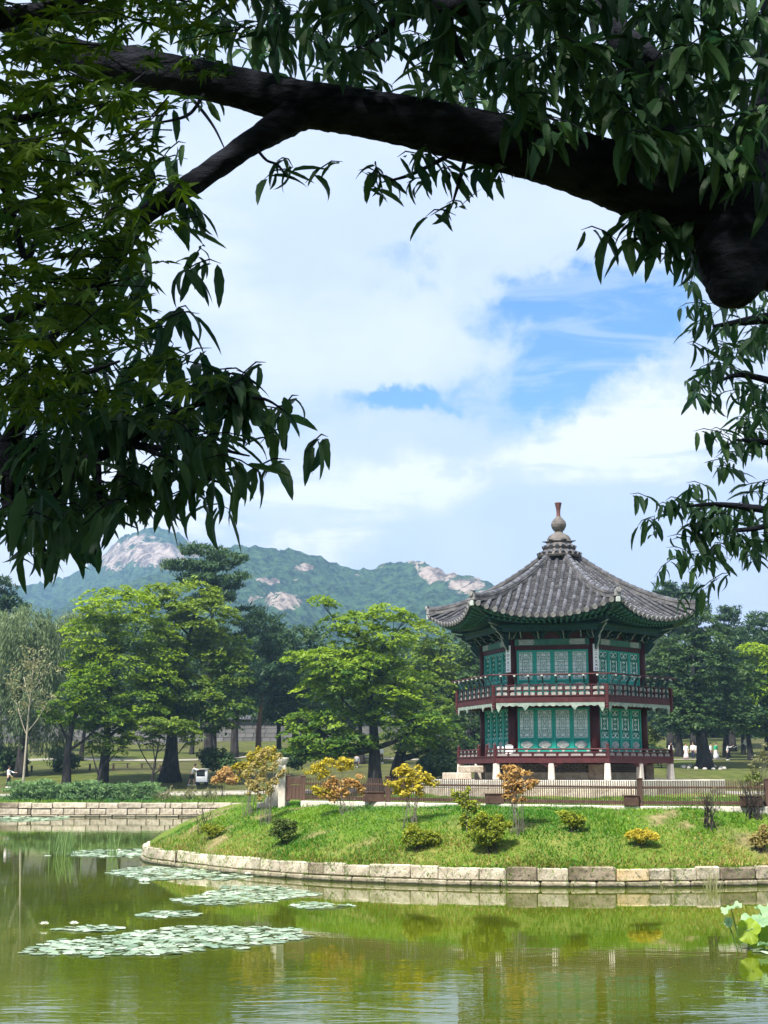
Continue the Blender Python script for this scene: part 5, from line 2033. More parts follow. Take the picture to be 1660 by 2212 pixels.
tree('pine_tree', 'dark pine rising behind the broad tree on the right', 1572, 172,
     [(1566, 1325, 22, 18, .05), (1575, 1355, 30, 26, 0), (1590, 1400, 36, 34, -.05), (1570, 1440, 40, 40, -.1)],
     'leaf_pine', style='pine', spray=.9, dens=1.7, leaves=46, size=.34, tr=.35, limbs=4)
tree('pine_tree', 'loose crowned pine at the right edge, above the lime green tree', 1648, 165,
     [(1645, 1335, 28, 10, .1), (1635, 1358, 32, 14, .05), (1665, 1380, 40, 18, .05), (1640, 1400, 34, 18, 0)],
     'leaf_pine', style='pine', spray=.8, dens=1.6, leaves=44, size=.28, tr=.3, limbs=5)
tree('broadleaf_tree', 'tree with a lime green top at the right edge', 1655, 150,
     [(1625, 1400, 34, 15, .3), (1665, 1415, 40, 22, .25), (1640, 1440, 44, 22, .0), (1670, 1480, 50, 44, -.05), (1630, 1500, 40, 44, -.1), (1680, 1550, 60, 40, -.12), (1635, 1560, 44, 30, -.15), (1740, 1450, 60, 60, 0)],
     'leaf_lime', spray=.8, dens=1.1, leaves=36, size=.19, tr=.42, limbs=7)
for bx, d, tr_, lab in ((1458, 158, .46, 'thick dark trunked tree behind the strollers, leftmost of the right grove'), (1562, 158, .40, 'dark trunked tree beside the person with the white paddle'), (1596, 165, .26, 'thin trunked tree in the shade of the right grove'), (1610, 150, .30, 'grey trunked tree at the edge of the sand path on the right')):
    tree('grove_tree', lab, bx, d, [(bx - 20, 1530, 50, 40, -.15), (bx + 25, 1545, 46, 36, -.2), (bx, 1500, 60, 40, -.1)], 'leaf_deep', style='flat', spray=.9, dens=.9, leaves=36, size=.2, tr=tr_, flare=1.3, limbs=3)
for bx, d, tr_, lab in ((186, 150, .26, 'slender trunked tree between the two dark trunks, far back on the lawn'), (270, 165, .22, 'thin trunked tree before the palace wall on the left'), (722, 150, .30, 'shaded tree behind the lone bright tree, left of its trunk'), (780, 146, .34, 'dark trunk right behind the lone bright tree'), (420, 160, .26, 'thin trunked tree behind the flared trunk')):
    tree('shade_tree', lab, bx, d, [(bx - 20, 1520, 46, 34, -.15), (bx + 22, 1500, 46, 40, -.1), (bx + 5, 1545, 40, 24, -.2)], 'leaf_deep', style='flat', spray=.9, dens=.9, leaves=36, size=.2, tr=tr_, flare=1.2, limbs=3)
tree('pine_tree', 'dark pine at the far left edge behind the willow', 8, 160,
     [(8, 1262, 26, 20, 0), (-10, 1300, 40, 30, -.05), (20, 1320, 40, 30, -.05), (0, 1370, 50, 40, -.1)],
     'leaf_pine', style='pine', spray=.95, dens=1.5, leaves=44, size=.32, tr=.35, limbs=4)
for bx, d, lb, lab in ((690, 172, [(690, 1500, 60, 50, -.15), (660, 1545, 60, 36, -.2), (720, 1550, 60, 36, -.2)], 'shaded tree between the tall red pine and the lone bright tree, far back'), (890, 166, [(890, 1420, 56, 50, -.02), (870, 1500, 60, 50, -.12), (930, 1540, 60, 44, -.15)], 'dark tree in the gap between the lone bright tree and the pavilion'), (985, 168, [(985, 1400, 50, 40, 0), (970, 1470, 60, 50, -.1), (1000, 1540, 60, 50, -.15)], 'dark tree behind the left balcony of the pavilion'), (605, 176, [(600, 1480, 56, 46, -.15), (620, 1530, 56, 34, -.2)], 'dark tree right behind the tall red pine')):
    tree('dark_tree', lab, bx, d, lb, 'leaf_deep', style='flat', spray=1.0, dens=1.0, leaves=38, size=.23, tr=.3, flare=1.2, limbs=3)
# the wood behind: single trees in two staggered rows, alike from here
names = ['broadleaf_tree', 'pine_tree']
WOOD = []
MARKS = [(-60, 'beyond the left edge of the willow'), (40, 'behind the willow'), (110, 'behind the pale sapling'), (180, 'behind the dark left trunk'), (255, 'behind the bright left tree'), (340, 'behind the weeping maple'), (420, 'behind the flared trunk'), (500, 'behind the grey pine trunk'), (575, 'behind the tall red pine'), (650, 'in the gap right of the red pine'), (730, 'left behind the lone bright tree'), (820, 'right behind the lone bright tree'), (905, 'in the gap left of the pavilion'), (990, 'behind the left eave of the pavilion'), (1080, 'behind the left columns of the pavilion'), (1180, 'behind the middle of the pavilion'), (1280, 'behind the right columns of the pavilion'), (1370, 'just right of the pavilion columns'), (1440, 'behind the right eave'), (1520, 'behind the broad right tree'), (1600, 'behind the strollers on the right'), (1680, 'at the right edge'), (1780, 'beyond the right edge'), (1900, 'far beyond the right edge')]
for row, (d0, step) in enumerate(((212, 66), (262, 92))):
    x = -150 + row * 40
    while x < 1860:
        d = d0 + rng.uniform(-9, 12)
        top = float(np.interp(x, [-330, 100, 350, 560, 700, 900, 1050, 1350, 1500, 1660, 2050], [1330, 1330, 1330, 1375, 1392, 1385, 1400, 1385, 1345, 1375, 1340])) + rng.uniform(-6, 22) - row * 6
        w = rng.uniform(42, 58) * (1 + .35 * row)
        pine = rng.uniform() < .35
        lb = [(x, top + 34, w * .8, 34, .08), (x - w * .4, top + 80, w * .9, 42, 0), (x + w * .4, top + 84, w * .9, 42, 0), (x, top + 132, w * 1.2, 46, -.08), (x + 10, top + 178, w * 1.2, 44, -.12), (x - 10, top + 215, w * 1.1, 36, -.15)]  # tint falls towards the foot, low shade put into the leaf colour
        mk0 = min(MARKS, key=lambda q: abs(q[0] - x))[1]
        lab = ('dark pine' if pine else 'green tree') + (' in the nearer wood, ' if row == 0 else ' in the farther wood, ') + mk0
        WOOD.append((pine, lab, x, d, lb))
        x += step * rng.uniform(.85, 1.15)
_cnt = {}
for w_ in WOOD: _cnt.setdefault(w_[1], []).append(w_)
for pine, lab, x, d, lb in WOOD:
    same = _cnt[lab]
    if len(same) > 1:
        k_i = [q[2] for q in same].index(x)
        lab += ', ' + (['left', 'right'] if len(same) == 2 else ['left', 'middle', 'right', 'rightmost'])[k_i] + ' one'
    tree(names[pine], lab, x, d, lb, 'leaf_pine' if pine else 'leaf_deep', style='pine' if pine else 'round', spray=1.25, dens=.95, leaves=34, size=.36 if pine else .27, tr=.3, limbs=2, group='trees of the wood beyond the wall')

# ------------------------------------------------------------------ shrubs


def hit_island(x, y):
    r = ray(x, y)
    d = 41.0
    while d < 75:
        p = Vector((r.x * d, d, CAM_Z + r.z * d))
        if p.z <= isl_z(p.x, p.y): return p
        d += .05
    return Vector((r.x * 54, 54, isl_z(r.x * 54, 54)))


def shrub(name, label, bx, by, lobes, mats, dens=1.0, leaves=26, size=.07, spray=.26, stems=6, base=None, group=None, style='round', bark='bark', cat='shrub', twig=.012):
    b = hit_island(bx, by) if base is None else base
    d = b.y
    t = empty(name, b - Vector((0, 0, .02)), label, cat, group)
    ob = np.array(t.location)
    if not isinstance(mats, list): mats = [(mats, lobes)]
    for mt_, lbs in mats:
        if not lbs: continue
        if name in ('autumn_shrub', 'low_bush', 'orange_shrub', 'juniper_bush'):      # break the outline into uneven sprigs
            more = []
            for l in lbs:
                tl = l[4] if len(l) > 4 else 0
                wisp = name in ('autumn_shrub', 'juniper_bush')
                more.append((l[0], l[1], l[2] * (.5 if wisp else .72), l[3] * (.5 if wisp else .72), tl))
                for q in range(9 if wisp else 5):
                    a = random.uniform(0, 6.28); f = random.uniform(.16, .36) if wisp else random.uniform(.28, .5)
                    more.append((l[0] + math.cos(a) * l[2] * random.uniform(.5, 1.3 if wisp else 1.05), l[1] - (math.sin(a) if wisp else abs(math.sin(a))) * l[3] * random.uniform(.3, 1.3) + l[3] * .25, l[2] * f, l[3] * f, tl + random.uniform(-.12, .14)))
            lbs = more
        V, tn = crown_points(lbs, d, spray, dens, leaves, size, style)
        V[:, 2] = np.maximum(V[:, 2], ob[2] - .05)
        link('foliage', np_mesh('foliage', V - ob, quads(len(V) // 4), M[mt_], tn), t)
    m = MB()
    allb = [l for _, ls in mats for l in ls]
    for i in range(stems):
        l = allb[i % len(allb)]
        e = W(l[0] + random.uniform(-.8, .8) * l[2], l[1] + random.uniform(-.7, .5) * l[3], d + random.uniform(-.2, .2)) - t.location
        s = Vector((random.uniform(-.16, .16) * (1.5 if 'autumn' in name or 'bare' in name else 1), random.uniform(-.14, .14), -.05))
        mid = s.lerp(e, .5) + Vector((e.x * -.12 + random.uniform(-.05, .05), 0, .05))
        pp_ = catmull([tuple(s), tuple(mid), tuple(e)], 4)
        m.tube([tuple(q) for q in pp_], list(np.linspace(twig * 1.6, twig * .5, len(pp_))), 5)
        e2 = e + Vector((random.uniform(-.25, .25), random.uniform(-.2, .2), random.uniform(0, .2)))
        m.tube([tuple(mid), tuple(mid.lerp(e2, .6)), tuple(e2)], [twig * .7, twig * .5, twig * .3], 4)
    m.build('stems', M[bark], t)
    return t


G1 = 'tall autumn shrubs along the fence'
shrub('autumn_shrub', 'tall amber shrub on bare grey stems, left of the white gate post', 575, 1781, None,
      [('leaf_amber', [(578, 1640, 26, 22, .1), (556, 1668, 22, 26, 0), (598, 1655, 16, 22, .1), (572, 1698, 26, 20, -.1), (548, 1700, 14, 16, -.1)])], size=0.047, spray=0.12, leaves=18, dens=0.31, bark='bark_grey', twig=.0058, stems=17, group=G1)
shrub('autumn_shrub', 'golden shrub with rounded leaves rising behind the amber shrub', 540, 1722, None,
      [('leaf_gold', [(540, 1640, 20, 14, -.3), (560, 1622, 22, 12, -.2), (520, 1662, 18, 18, -.3), (585, 1630, 18, 12, -.1)]), ('leaf_amber', [(545, 1665, 26, 18, 0)])], size=0.058, spray=0.14, leaves=16, dens=0.34, bark='bark_grey', twig=.0058, stems=14, group=G1)
shrub('autumn_shrub', 'yellow and orange two coloured shrub in front of the fence, right of the gate post', 746, 1757, None,
      [('leaf_gold', [(712, 1652, 32, 13, .1), (690, 1664, 20, 10, 0), (744, 1650, 20, 12, .1), (700, 1706, 20, 10, -.1)]), ('leaf_orange', [(762, 1690, 24, 18, 0), (735, 1690, 26, 14, -.1), (722, 1712, 24, 10, 0)])], size=0.055, spray=0.12, leaves=16, dens=0.34, bark='bark_grey', twig=.0058, stems=16, group=G1)
shrub('autumn_shrub', 'golden yellow shrub on thin bare stems, at the fence left of the pavilion steps', 886, 1788, None,
      [('leaf_gold', [(895, 1668, 34, 16, .15), (872, 1688, 28, 14, .1), (908, 1690, 28, 14, .05), (890, 1706, 34, 10, 0), (868, 1664, 16, 10, .1)])], size=0.058, spray=0.12, leaves=17, dens=0.38, bark='bark_grey', twig=.0058, stems=18, group=G1)
shrub('autumn_shrub', 'thin orange shrub on sparse stems, below the front of the pavilion', 1120, 1803, None,
      [('leaf_orange', [(1112, 1664, 24, 11, .1), (1098, 1684, 20, 12, 0), (1130, 1688, 22, 14, 0), (1112, 1710, 26, 12, -.1)])], size=0.055, spray=0.12, leaves=14, dens=0.31, bark='bark_grey', twig=.0058, stems=17, group=G1)
shrub('autumn_shrub', 'small straggly yellow green shrub between the golden and the orange shrubs', 1016, 1792, None,
      [('leaf_yellowbush', [(998, 1712, 18, 12, .1), (1022, 1742, 10, 14, 0), (1008, 1730, 14, 10, 0), (1002, 1765, 8, 12, 0)])], size=0.051, spray=0.11, leaves=9, dens=0.24, bark='bark_grey', twig=.0058, stems=15, group=G1)
shrub('autumn_shrub', 'pale leafy tall shrub at the right edge, behind the fence', 1642, 1735, None,
      [('leaf_dry', [(1640, 1650, 22, 24, -.2), (1655, 1625, 16, 20, -.2)]), ('leaf_bush', [(1630, 1680, 24, 18, .2), (1650, 1690, 22, 16, .2)])], size=0.047, spray=0.12, leaves=12, dens=0.28, bark='bark_grey', twig=.0058, stems=17, group=G1)
G2 = 'bare stemmed shrubs on the slope'
for bx, by, lab in ((1533, 1790, 'bare fan of grey stems on the slope, left of two at the right'), (1628, 1768, 'bare fan of grey stems on the slope, nearest the right edge')):
    shrub('bare_shrub', lab, bx, by, None, [('leaf_dry', [(bx, by - 70, 38, 22, -.1), (bx + 5, by - 45, 26, 16, -.1)])], size=.04, spray=.2, leaves=5, dens=.5, stems=22, group=G2, twig=.011)
shrub('bare_shrub', 'thin grey weeds standing on the left shoulder of the island', 440, 1800, None, [('leaf_bush', [(450, 1740, 20, 22, 0), (432, 1760, 14, 16, 0)])], size=.035, spray=.2, leaves=8, dens=.6, stems=12, group=G2, twig=.008)
G3 = 'low bushes on the grassy slope'
for bx, by, lb, mt_, lab in (
        (461, 1812, [(461, 1795, 19, 15, 0), (452, 1790, 10, 10, .1)], 'leaf_yellowbush', 'small yellow green bush on the left tip of the slope'),
        (615, 1826, [(614, 1798, 30, 24, -.2), (606, 1782, 18, 16, -.1), (628, 1790, 16, 18, -.2)], 'leaf_bush', 'dark green bush on the slope below the amber shrub'),
        (906, 1838, [(905, 1812, 34, 22, -.1), (895, 1798, 20, 16, .1), (925, 1802, 18, 14, .05)], 'leaf_yellowbush', 'yellow green bush low on the slope below the golden shrub'),
        (1062, 1842, [(1060, 1806, 46, 30, -.15), (1045, 1780, 28, 22, .05), (1085, 1786, 24, 20, 0), (1025, 1800, 16, 16, 0)], 'leaf_yellowbush', 'largest bush on the slope, yellow green over a dark base'),
        (1238, 1796, [(1237, 1768, 24, 16, .1), (1222, 1760, 14, 10, .15), (1250, 1778, 16, 14, -.1)], 'leaf_yellowbush', 'open yellow green bush high on the slope below the pavilion'),
        (1387, 1828, [(1387, 1806, 29, 16, .1), (1372, 1800, 16, 12, .15), (1404, 1802, 15, 12, .1)], 'leaf_gold', 'rounded orange gold bush on the slope right of the middle'),
        (1645, 1842, [(1644, 1812, 24, 24, -.1), (1655, 1800, 16, 16, 0)], 'leaf_amber', 'brown orange bush at the right edge of the slope')):
    shrub('low_bush', lab, bx, by, None, [(mt_, lb)], size=.036, spray=.10, leaves=20, dens=1.25, stems=14, group=G3, twig=.006)

# far bank: junipers, weeds, orange shrub, dark bushes


def far_base(px, d):
    X = (px - 830) / 3200 * d
    return Vector((X, d, ground_z(X, d)))


for i, (px, w, h, dd, lab) in enumerate(((52, 34, 22, 116.4, 'sprawling juniper at the left end of the bank row'), (104, 36, 24, 116.8, 'bushy juniper second from the left in the bank row'), (160, 36, 25, 116.5, 'bushy juniper in front of the dark left trunk'),
                                  (214, 34, 22, 116.9, 'juniper in front of the little round tree'), (262, 34, 22, 116.5, 'juniper in front of the low weeping maple'), (312, 32, 23, 116.7, 'bright juniper at the right end of the bank row'))):
    shrub('juniper_bush', lab, px, 0, None, [('leaf_juniper', [(px, 1710, w, h * .62, .05), (px - w * .4, 1702, w * .6, h * .6, .1), (px + w * .4, 1704, w * .6, h * .55, .05), (px, 1722, w, 10, -.1)])],
          base=far_base(px, dd), size=.16, spray=.42, leaves=34, dens=1.2, stems=4, style='pine', group='junipers along the far bank wall')
shrub('orange_shrub', 'pale orange shrub on the far bank, right of the white cart', 487, 0, None, [('leaf_orange', [(487, 1676, 20, 14, .2), (474, 1686, 14, 12, .1), (500, 1684, 14, 12, .2), (487, 1664, 10, 8, .2)])], base=far_base(487, 118), size=.11, spray=.3, leaves=24, dens=1.2, stems=6)
for px, d, y, rx, ry, lab in ((466, 128, 1640, 34, 22, 'dark green rounded bush behind the white cart'), (500, 126, 1650, 22, 18, 'dark green bush behind the pale orange shrub'), (628, 130, 1640, 30, 18, 'dark bush behind the white gate post'), (955, 124, 1655, 50, 22, 'wide dark bush left of the pavilion steps'), (310 - 290, 134, 1640, 40, 26, 'shadowy bush under the willow'), (140, 136, 1640, 30, 24, 'shadowy bush behind the dark left trunk'), (1400, 140, 1590, 20, 26, 'light green bush beside the right end of the pavilion'), (1420, 138, 1630, 26, 16, 'dark low bush right of the lower deck'), (330, 150, 1625, 0, 0, '')):
    if not rx: continue
    shrub('round_bush', lab, px, 0, None, [('leaf_bush' if 'light' in lab else 'leaf_deep', [(px, y, rx, ry, -.05), (px - rx * .4, y - ry * .5, rx * .6, ry * .6, .05), (px + rx * .4, y + 4, rx * .6, ry * .7, -.05)])], base=far_base(px, d), size=.14, spray=.42, leaves=34, dens=1.1, stems=4, group='bushes of the far bank')
for px, d, lab in ((362, 116.5, 'dry straw coloured weeds on the bank below the cart, left clump'), (405, 117, 'dry straw coloured weeds on the bank below the cart, middle clump'), (450, 116.6, 'dry weeds on the bank beside the island shoulder')):
    shrub('dry_weeds', lab, px, 0, None, [('leaf_dry', [(px, 1712, 24, 10, -.1), (px + 8, 1702, 16, 9, 0)]), ('leaf_bush', [(px - 6, 1722, 24, 8, .2)])], base=far_base(px, d), size=.11, spray=.35, leaves=22, dens=.9, stems=10, cat='weeds', group='dry weeds on the far bank', style='hang')

# ------------------------------------------------------------------ street furniture, people, cart
for px, lab in ((269, 'low dark wooden bench on the lawn, nearer the little round tree'), (329, 'low dark wooden bench on the lawn, nearer the flared trunk')):
    d = 141.5
    b = far_base(px, d)
    o = empty('park_bench', b, lab, 'bench', group='benches on the far lawn')
    for i in range(3):
        m = MB(); m.bbox((0, -.14 + i * .14, .45), (1.75, .12, .05), .01); m.build('seat_plank', M['bench'], o)
    for s in (-1, 1):
        m = MB(); m.bbox((s * .65, 0, .2), (.10, .38, .44), .01); m.build('leg', M['bench'], o)
for px, lab in ((80, 'short wooden bollard behind the pale sapling'), (139, 'short wooden bollard left of the dark left trunk'), (204, 'short wooden bollard left of the little round tree'), (254, 'short wooden bollard in front of the first bench'), (354, 'short wooden bollard left of the flared trunk')):
    d = 136.0
    b = far_base(px, d)
    o = empty('bollard', b, lab, 'bollard', group='wooden bollards along the lawn')
    m = MB(); m.bbox((0, 0, .2), (.16, .16, .62), .02); m.build('post', M['bench'], o)
    m = MB(); m.lathe([(.10, .51), (.12, .54), (.09, .60), (.02, .61)], 8); m.build('cap', M['bench'], o)


def person(label, loc, h=1.66, face=0.0, top='white', bottom='black', skirt=False, lean=0.0, arm=(0, 0), stride=.12, shorts=False, sit=False):
    """one continuous body, clothes and hair over it"""
    t = empty('person', loc, label, 'person', rz=face)
    k = h / 1.70
    hipz = .92 if not sit else .48
    P = {}
    hip = Vector((0, 0, hipz))
    ld = math.sin(lean)
    chest = hip + Vector((0, -ld * .38, .38 * math.cos(lean)))
    neck = hip + Vector((0, -ld * .56, .55 * math.cos(lean)))
    head = neck + Vector((0, -.03 - ld * .12, .17))

    def limb(a, b, c): return [a, a.lerp(b, .5), b, b.lerp(c, .5), c]
    legs, arms = [], []
    for s in (-1, 1):
        a = hip + Vector((s * .09, 0, -.03))
        if sit:
            kn = a + Vector((s * .05, -.42, 0)); ft = kn + Vector((0, .02, -.44))
        else:
            kn = Vector((s * .10, -.03 - stride * s * .5, .49)); ft = Vector((s * .10, -stride * s + (.06 if s * stride > 0 else 0), .07))
        legs.append((a, kn, ft))
        sh = neck + Vector((s * .185, .0, -.08))
        f = arm[0] if s < 0 else arm[1]
        el = sh + Vector((s * .05, -.28 * math.sin(f), -.28 * math.cos(f)))
        wr = el + Vector((-s * .02, -.27 * math.sin(f * 1.25 + .25), -.27 * math.cos(f * 1.25 + .25)))
        arms.append((sh, el, wr))

    def chains(rt, parts):
        """skin graph: list of (positions, radii) rooted at one vertex"""
        vs, es, rs = [], [], []
        for pts, rd_, join in parts:
            prev = join
            for p_, r_ in zip(pts, rd_):
                vs.append(tuple(p_ * k)); rs.append(r_ * k)
                if prev is not None: es.append((prev, len(vs) - 1))
                prev = len(vs) - 1
        me = bpy.data.meshes.new(rt)
        me.from_pydata(vs, es, [])
        o = link(rt, me, t)
        sk = o.modifiers.new('skin', 'SKIN')
        sl = me.skin_vertices[0] if me.skin_vertices else None
        if sl is None:
            bmx = bmesh.new(); bmx.from_mesh(me); bmx.verts.layers.skin.verify(); bmx.to_mesh(me); bmx.free()
            sl = me.skin_vertices[0]
        for i_, r_ in enumerate(rs):
            r2 = r_ if hasattr(r_, '__len__') else (r_, r_)
            sl.data[i_].radius = r2
        sl.data[0].use_root = True
        sb_ = o.modifiers.new('sub', 'SUBSURF'); sb_.levels = 1; sb_.render_levels = 1
        return o

    body = [([hip, chest, neck + Vector((0, 0, -.06)), neck + Vector((0, 0, .02)), head + Vector((0, 0, -.06)), head, head + Vector((0, 0, .10))], [.125, .13, .09, .05, .07, .098, .055], None)]
    for a, b_, c in legs:
        body.append(([a, a.lerp(b_, .5), b_, b_.lerp(c, .4), c, c + Vector((0, -.13, -.035))], [.085, .078, .058, .056, .038, .035], 0))
    for a, b_, c in arms:
        hand = (c - b_).normalized()
        body.append(([a, a.lerp(b_, .5), b_, c, c + hand * .09, c + hand * .16], [.055, .046, .040, .028, .036, .02], 2))
    chains('body', body).data.materials.append(M['skin'])
    shirt = [([hip + Vector((0, 0, -.04)), hip.lerp(chest, .5), chest, neck + Vector((0, 0, -.085))], [.150, .145, .155, .105], None)]
    for a, b_, c in arms:
        shirt.append(([a, a.lerp(b_, .5), b_, b_.lerp(c, .6)], [.075, .066, .056, .050], 2))
    chains('shirt', shirt).data.materials.append(M[top])
    if skirt:
        m = MB(); m.lathe([(.135 * k, (hipz + .04) * k), (.18 * k, (hipz - .18) * k), (.26 * k, .45 * k), (.33 * k, .10 * k), (.30 * k, .10 * k)], 14)
        m.v = [(x + .012 * math.sin(14 * math.atan2(y, x)), y, z) for x, y, z in m.v]
        m.build('skirt', M[bottom], t, smooth=True)
    else:
        tr_ = [([hip + Vector((0, 0, .03)), hip + Vector((0, 0, -.04))], [.145, .14], None)]
        for a, b_, c in legs:
            e = c + Vector((0, 0, .02)) if not shorts else b_.lerp(c, .02)
            tr_.append(([a, a.lerp(b_, .5), b_] + ([b_.lerp(e, .5), e] if not shorts else []), [.105, .096, .078] + ([.072, .062] if not shorts else []), 1))
        chains('trousers', tr_).data.materials.append(M[bottom])
    m = MB()
    hc = head * k
    m.blob((hc.x, hc.y + .018, hc.z + .035), (.108 * k, .115 * k, .112 * k), 10, 6)
    m.v = [(x, max(y, hc.y - .055), z) if z < hc.z + .06 else (x, y, z) for x, y, z in m.v]
    m.build('hair', M['hair'], t, smooth=True)
    m = MB()
    for a, b_, c in legs:
        m.bbox((c.x * k, (c.y - .06) * k, .035), (.095 * k, .25 * k, .07), .02)
    m.build('shoes', M['white'] if bottom == 'black' else M['black'], t)
    m = MB()
    for s in (-1, 1):
        m.blob((hc.x + s * .034 * k, hc.y - .092 * k, hc.z + .005), (.013 * k, .008 * k, .009 * k), 6, 4)
    m.build('eyes', M['hair'], t)
    m = MB(); m.blob((hc.x, hc.y - .105 * k, hc.z - .022 * k), (.016 * k, .02 * k, .026 * k), 6, 4); m.build('nose', M['skin'], t, smooth=True)
    return t


person('person in a white shirt and dark trousers walking behind the junipers, far left', far_base(32, 124.2), 1.70, face=R_(75), arm=(.5, 1.0))
person('person in a white shirt and dark shorts leaning forward behind the white cart', far_base(421, 125.4), 1.76, face=R_(80), lean=.42, arm=(1.15, 1.25), stride=.24, shorts=True, bottom='black')
ct_ = empty('hand_cart', far_base(443, 125.6), 'white hand cart with a dark glass side, on the far bank path', 'cart')
m = MB(); m.bbox((0, 0, .42), (.86, .60, .40), .03); m.build('body', M['white_paint'], ct_)
m = MB(); m.box((0, 0, .87), (.78, .50, .48)); m.build('glass_case', M['metal_dark'], ct_)
for sx_ in (-1, 1):
    for sy in (-1, 1):
        m = MB(); m.bbox((sx_ * .40, sy * .27, .87), (.07, .06, .50), .01); m.build('corner_post', M['white_paint'], ct_)
m = MB(); m.bbox((.32, -.262, .87), (.14, .02, .48), .006); m.build('side_panel', M['white_paint'], ct_)
m = MB(); m.bbox((0, 0, 1.155), (1.02, .72, .09), .02); m.build('lid', M['grey_panel'], ct_)
for sx_ in (-1, 1):
    for sy in (-1, 1):
        m = MB(); m.tube([(sx_ * .30, sy * .28 - .03, .13), (sx_ * .30, sy * .28 + .03, .13)], .13, 12); m.build('wheel', M['black'], ct_)
m = MB(); m.tube([(-.43, -.2, .95), (-.66, -.2, 1.02), (-.66, .2, 1.02), (-.43, .2, .95)], .018, 6); m.build('handle', M['metal_dark'], ct_)
ct_.scale = (1.12, 1.12, 1.15)
person('person in a pale pink top behind the golden shrub', far_base(866, 121.0), 1.66, face=R_(-20), top='pinkish', bottom='greycloth')
person('person in a white top between the lone bright tree and the leaning trunk', far_base(824, 147), 1.66, face=R_(30), top='white', bottom='black')
person('person in dark clothes sitting in the shade left of the bright tree trunk', far_base(772, 143), 1.66, face=R_(-10), top='greycloth', bottom='black', sit=True)
PD = 153.0
person('person in white behind the right end of the lower deck rail', far_base(1442, PD), 1.68, face=R_(20), top='white', bottom='white')
person('person in a long pale pink dress, leftmost of the strollers', far_base(1474, PD), 1.62, face=R_(10), top='white', bottom='pinkish', skirt=True)
person('person in a white top and navy trousers, second of the strollers', far_base(1489, PD + .4), 1.70, face=R_(-30), top='white', bottom='navy')
person('person in a white top and black trousers just left of the single dark trunk', far_base(1499, PD - .8), 1.68, face=R_(15), top='white', bottom='black')
person('person in a white top and a black skirt beside the green robed person', far_base(1527, PD), 1.64, face=R_(60), top='white', bottom='black', skirt=True)
person('person in a green jacket over a white skirt, right of the single dark trunk', far_base(1538, PD - .2), 1.70, face=R_(-60), top='greencloth', bottom='white', skirt=True)
pz = person('person in white holding out a white paddle, beside the dark trunk on the right', far_base(1562, PD - 2.2), 1.62, face=R_(85), top='white', bottom='black', arm=(1.45, 1.5), lean=.1)
pd_ = empty('white_paddle', far_base(1562, PD - 2.2) + Vector((.72, -.15, 1.28)), 'white round paddle on a stick held out by the person in white', 'paddle')
m = MB(); m.tube([(-.14, 0, -.05), (.95, 0, .42)], .025, 6); m.build('stick', M['white_paint'], pd_)
m = MB(); m.blob((1.18, 0, .52), (.27, .04, .34), 14, 8); m.build('blade', M['white_paint'], pd_, smooth=True)

# rough grass along the top of the far bank wall
n = 16000
gx = rng.uniform(-46, 20, n); gy = FAR_Y + .55 + rng.uniform(0, 1, n) ** 1.4 * 4.6
gz2 = np.array([ground_z(x, y) for x, y in zip(gx, gy)])
hgt = rng.uniform(.10, .34, n); th = rng.uniform(0, 2 * PI, n); wd = rng.uniform(.02, .045, n); lean_ = rng.uniform(.1, .7, n) * hgt
P0 = np.stack([gx - wd * np.sin(th), gy + wd * np.cos(th), gz2 - .03], 1)
P1 = np.stack([gx + wd * np.sin(th), gy - wd * np.cos(th), gz2 - .03], 1)
P2 = np.stack([gx + lean_ * np.cos(th), gy + lean_ * np.sin(th), gz2 + hgt], 1)
tt = np.clip(.35 + rng.normal(0, .2, n) + .3 * np.sin(gx * .4), 0, 1)
link('bank_grass', np_mesh('bank_grass', np.stack([P0, P1, P2], 1).reshape(-1, 3), np.arange(3 * n).reshape(-1, 3), M['grass'], np.repeat(tt, 3)), kind='stuff')

# ring of pale stones round the foot of the broad right tree
b = far_base(1510, 138)
sr = empty('stone_ring', b, 'ring of small pale stones round the foot of the broad tree right of the pavilion', 'stone ring')
for i in range(15):
    a = 2 * PI * i / 15
    m = MB(); m.blob((0, 0, 0), (random.uniform(.16, .26), random.uniform(.14, .2), random.uniform(.12, .18)), 7, 5, .08)
    m.build('stone', M['stone_pale'], sr, loc=(1.9 * math.cos(a), 1.5 * math.sin(a), ground_z(b.x + 1.9 * math.cos(a), b.y + 1.5 * math.sin(a)) - b.z + .06))

# ------------------------------------------------------------------ pond plants
def in_poly(x, y, poly):
    c = False
    n = len(poly)
    for i in range(n):
        x0, y0 = poly[i]; x1, y1 = poly[(i + 1) % n]
        if (y0 > y) != (y1 > y) and x < (x1 - x0) * (y - y0) / (y1 - y0) + x0:
            c = not c
    return c


def pad_mesh(tint_v, seed):
    r0 = random.Random(seed)
    n = 15
    V = [(0, 0, .004)]
    for i in range(n):
        a = R_(14) + (2 * PI - R_(28)) * i / (n - 1)
        q = 1 + r0.uniform(-.05, .05)
        V.append((q * math.cos(a), q * math.sin(a), r0.uniform(-.01, .05)))
    F = [(0, i, i + 1) for i in range(1, n)]
    return np.array(V), np.array(F), tint_v


PADS = [pad_mesh(t, i) for i, t in enumerate((.15, .35, .55, .75, .95))]
pad_meshes = [np_mesh('pad', v, f, M['pad'], np.full(len(v), t)) for v, f, t in PADS]


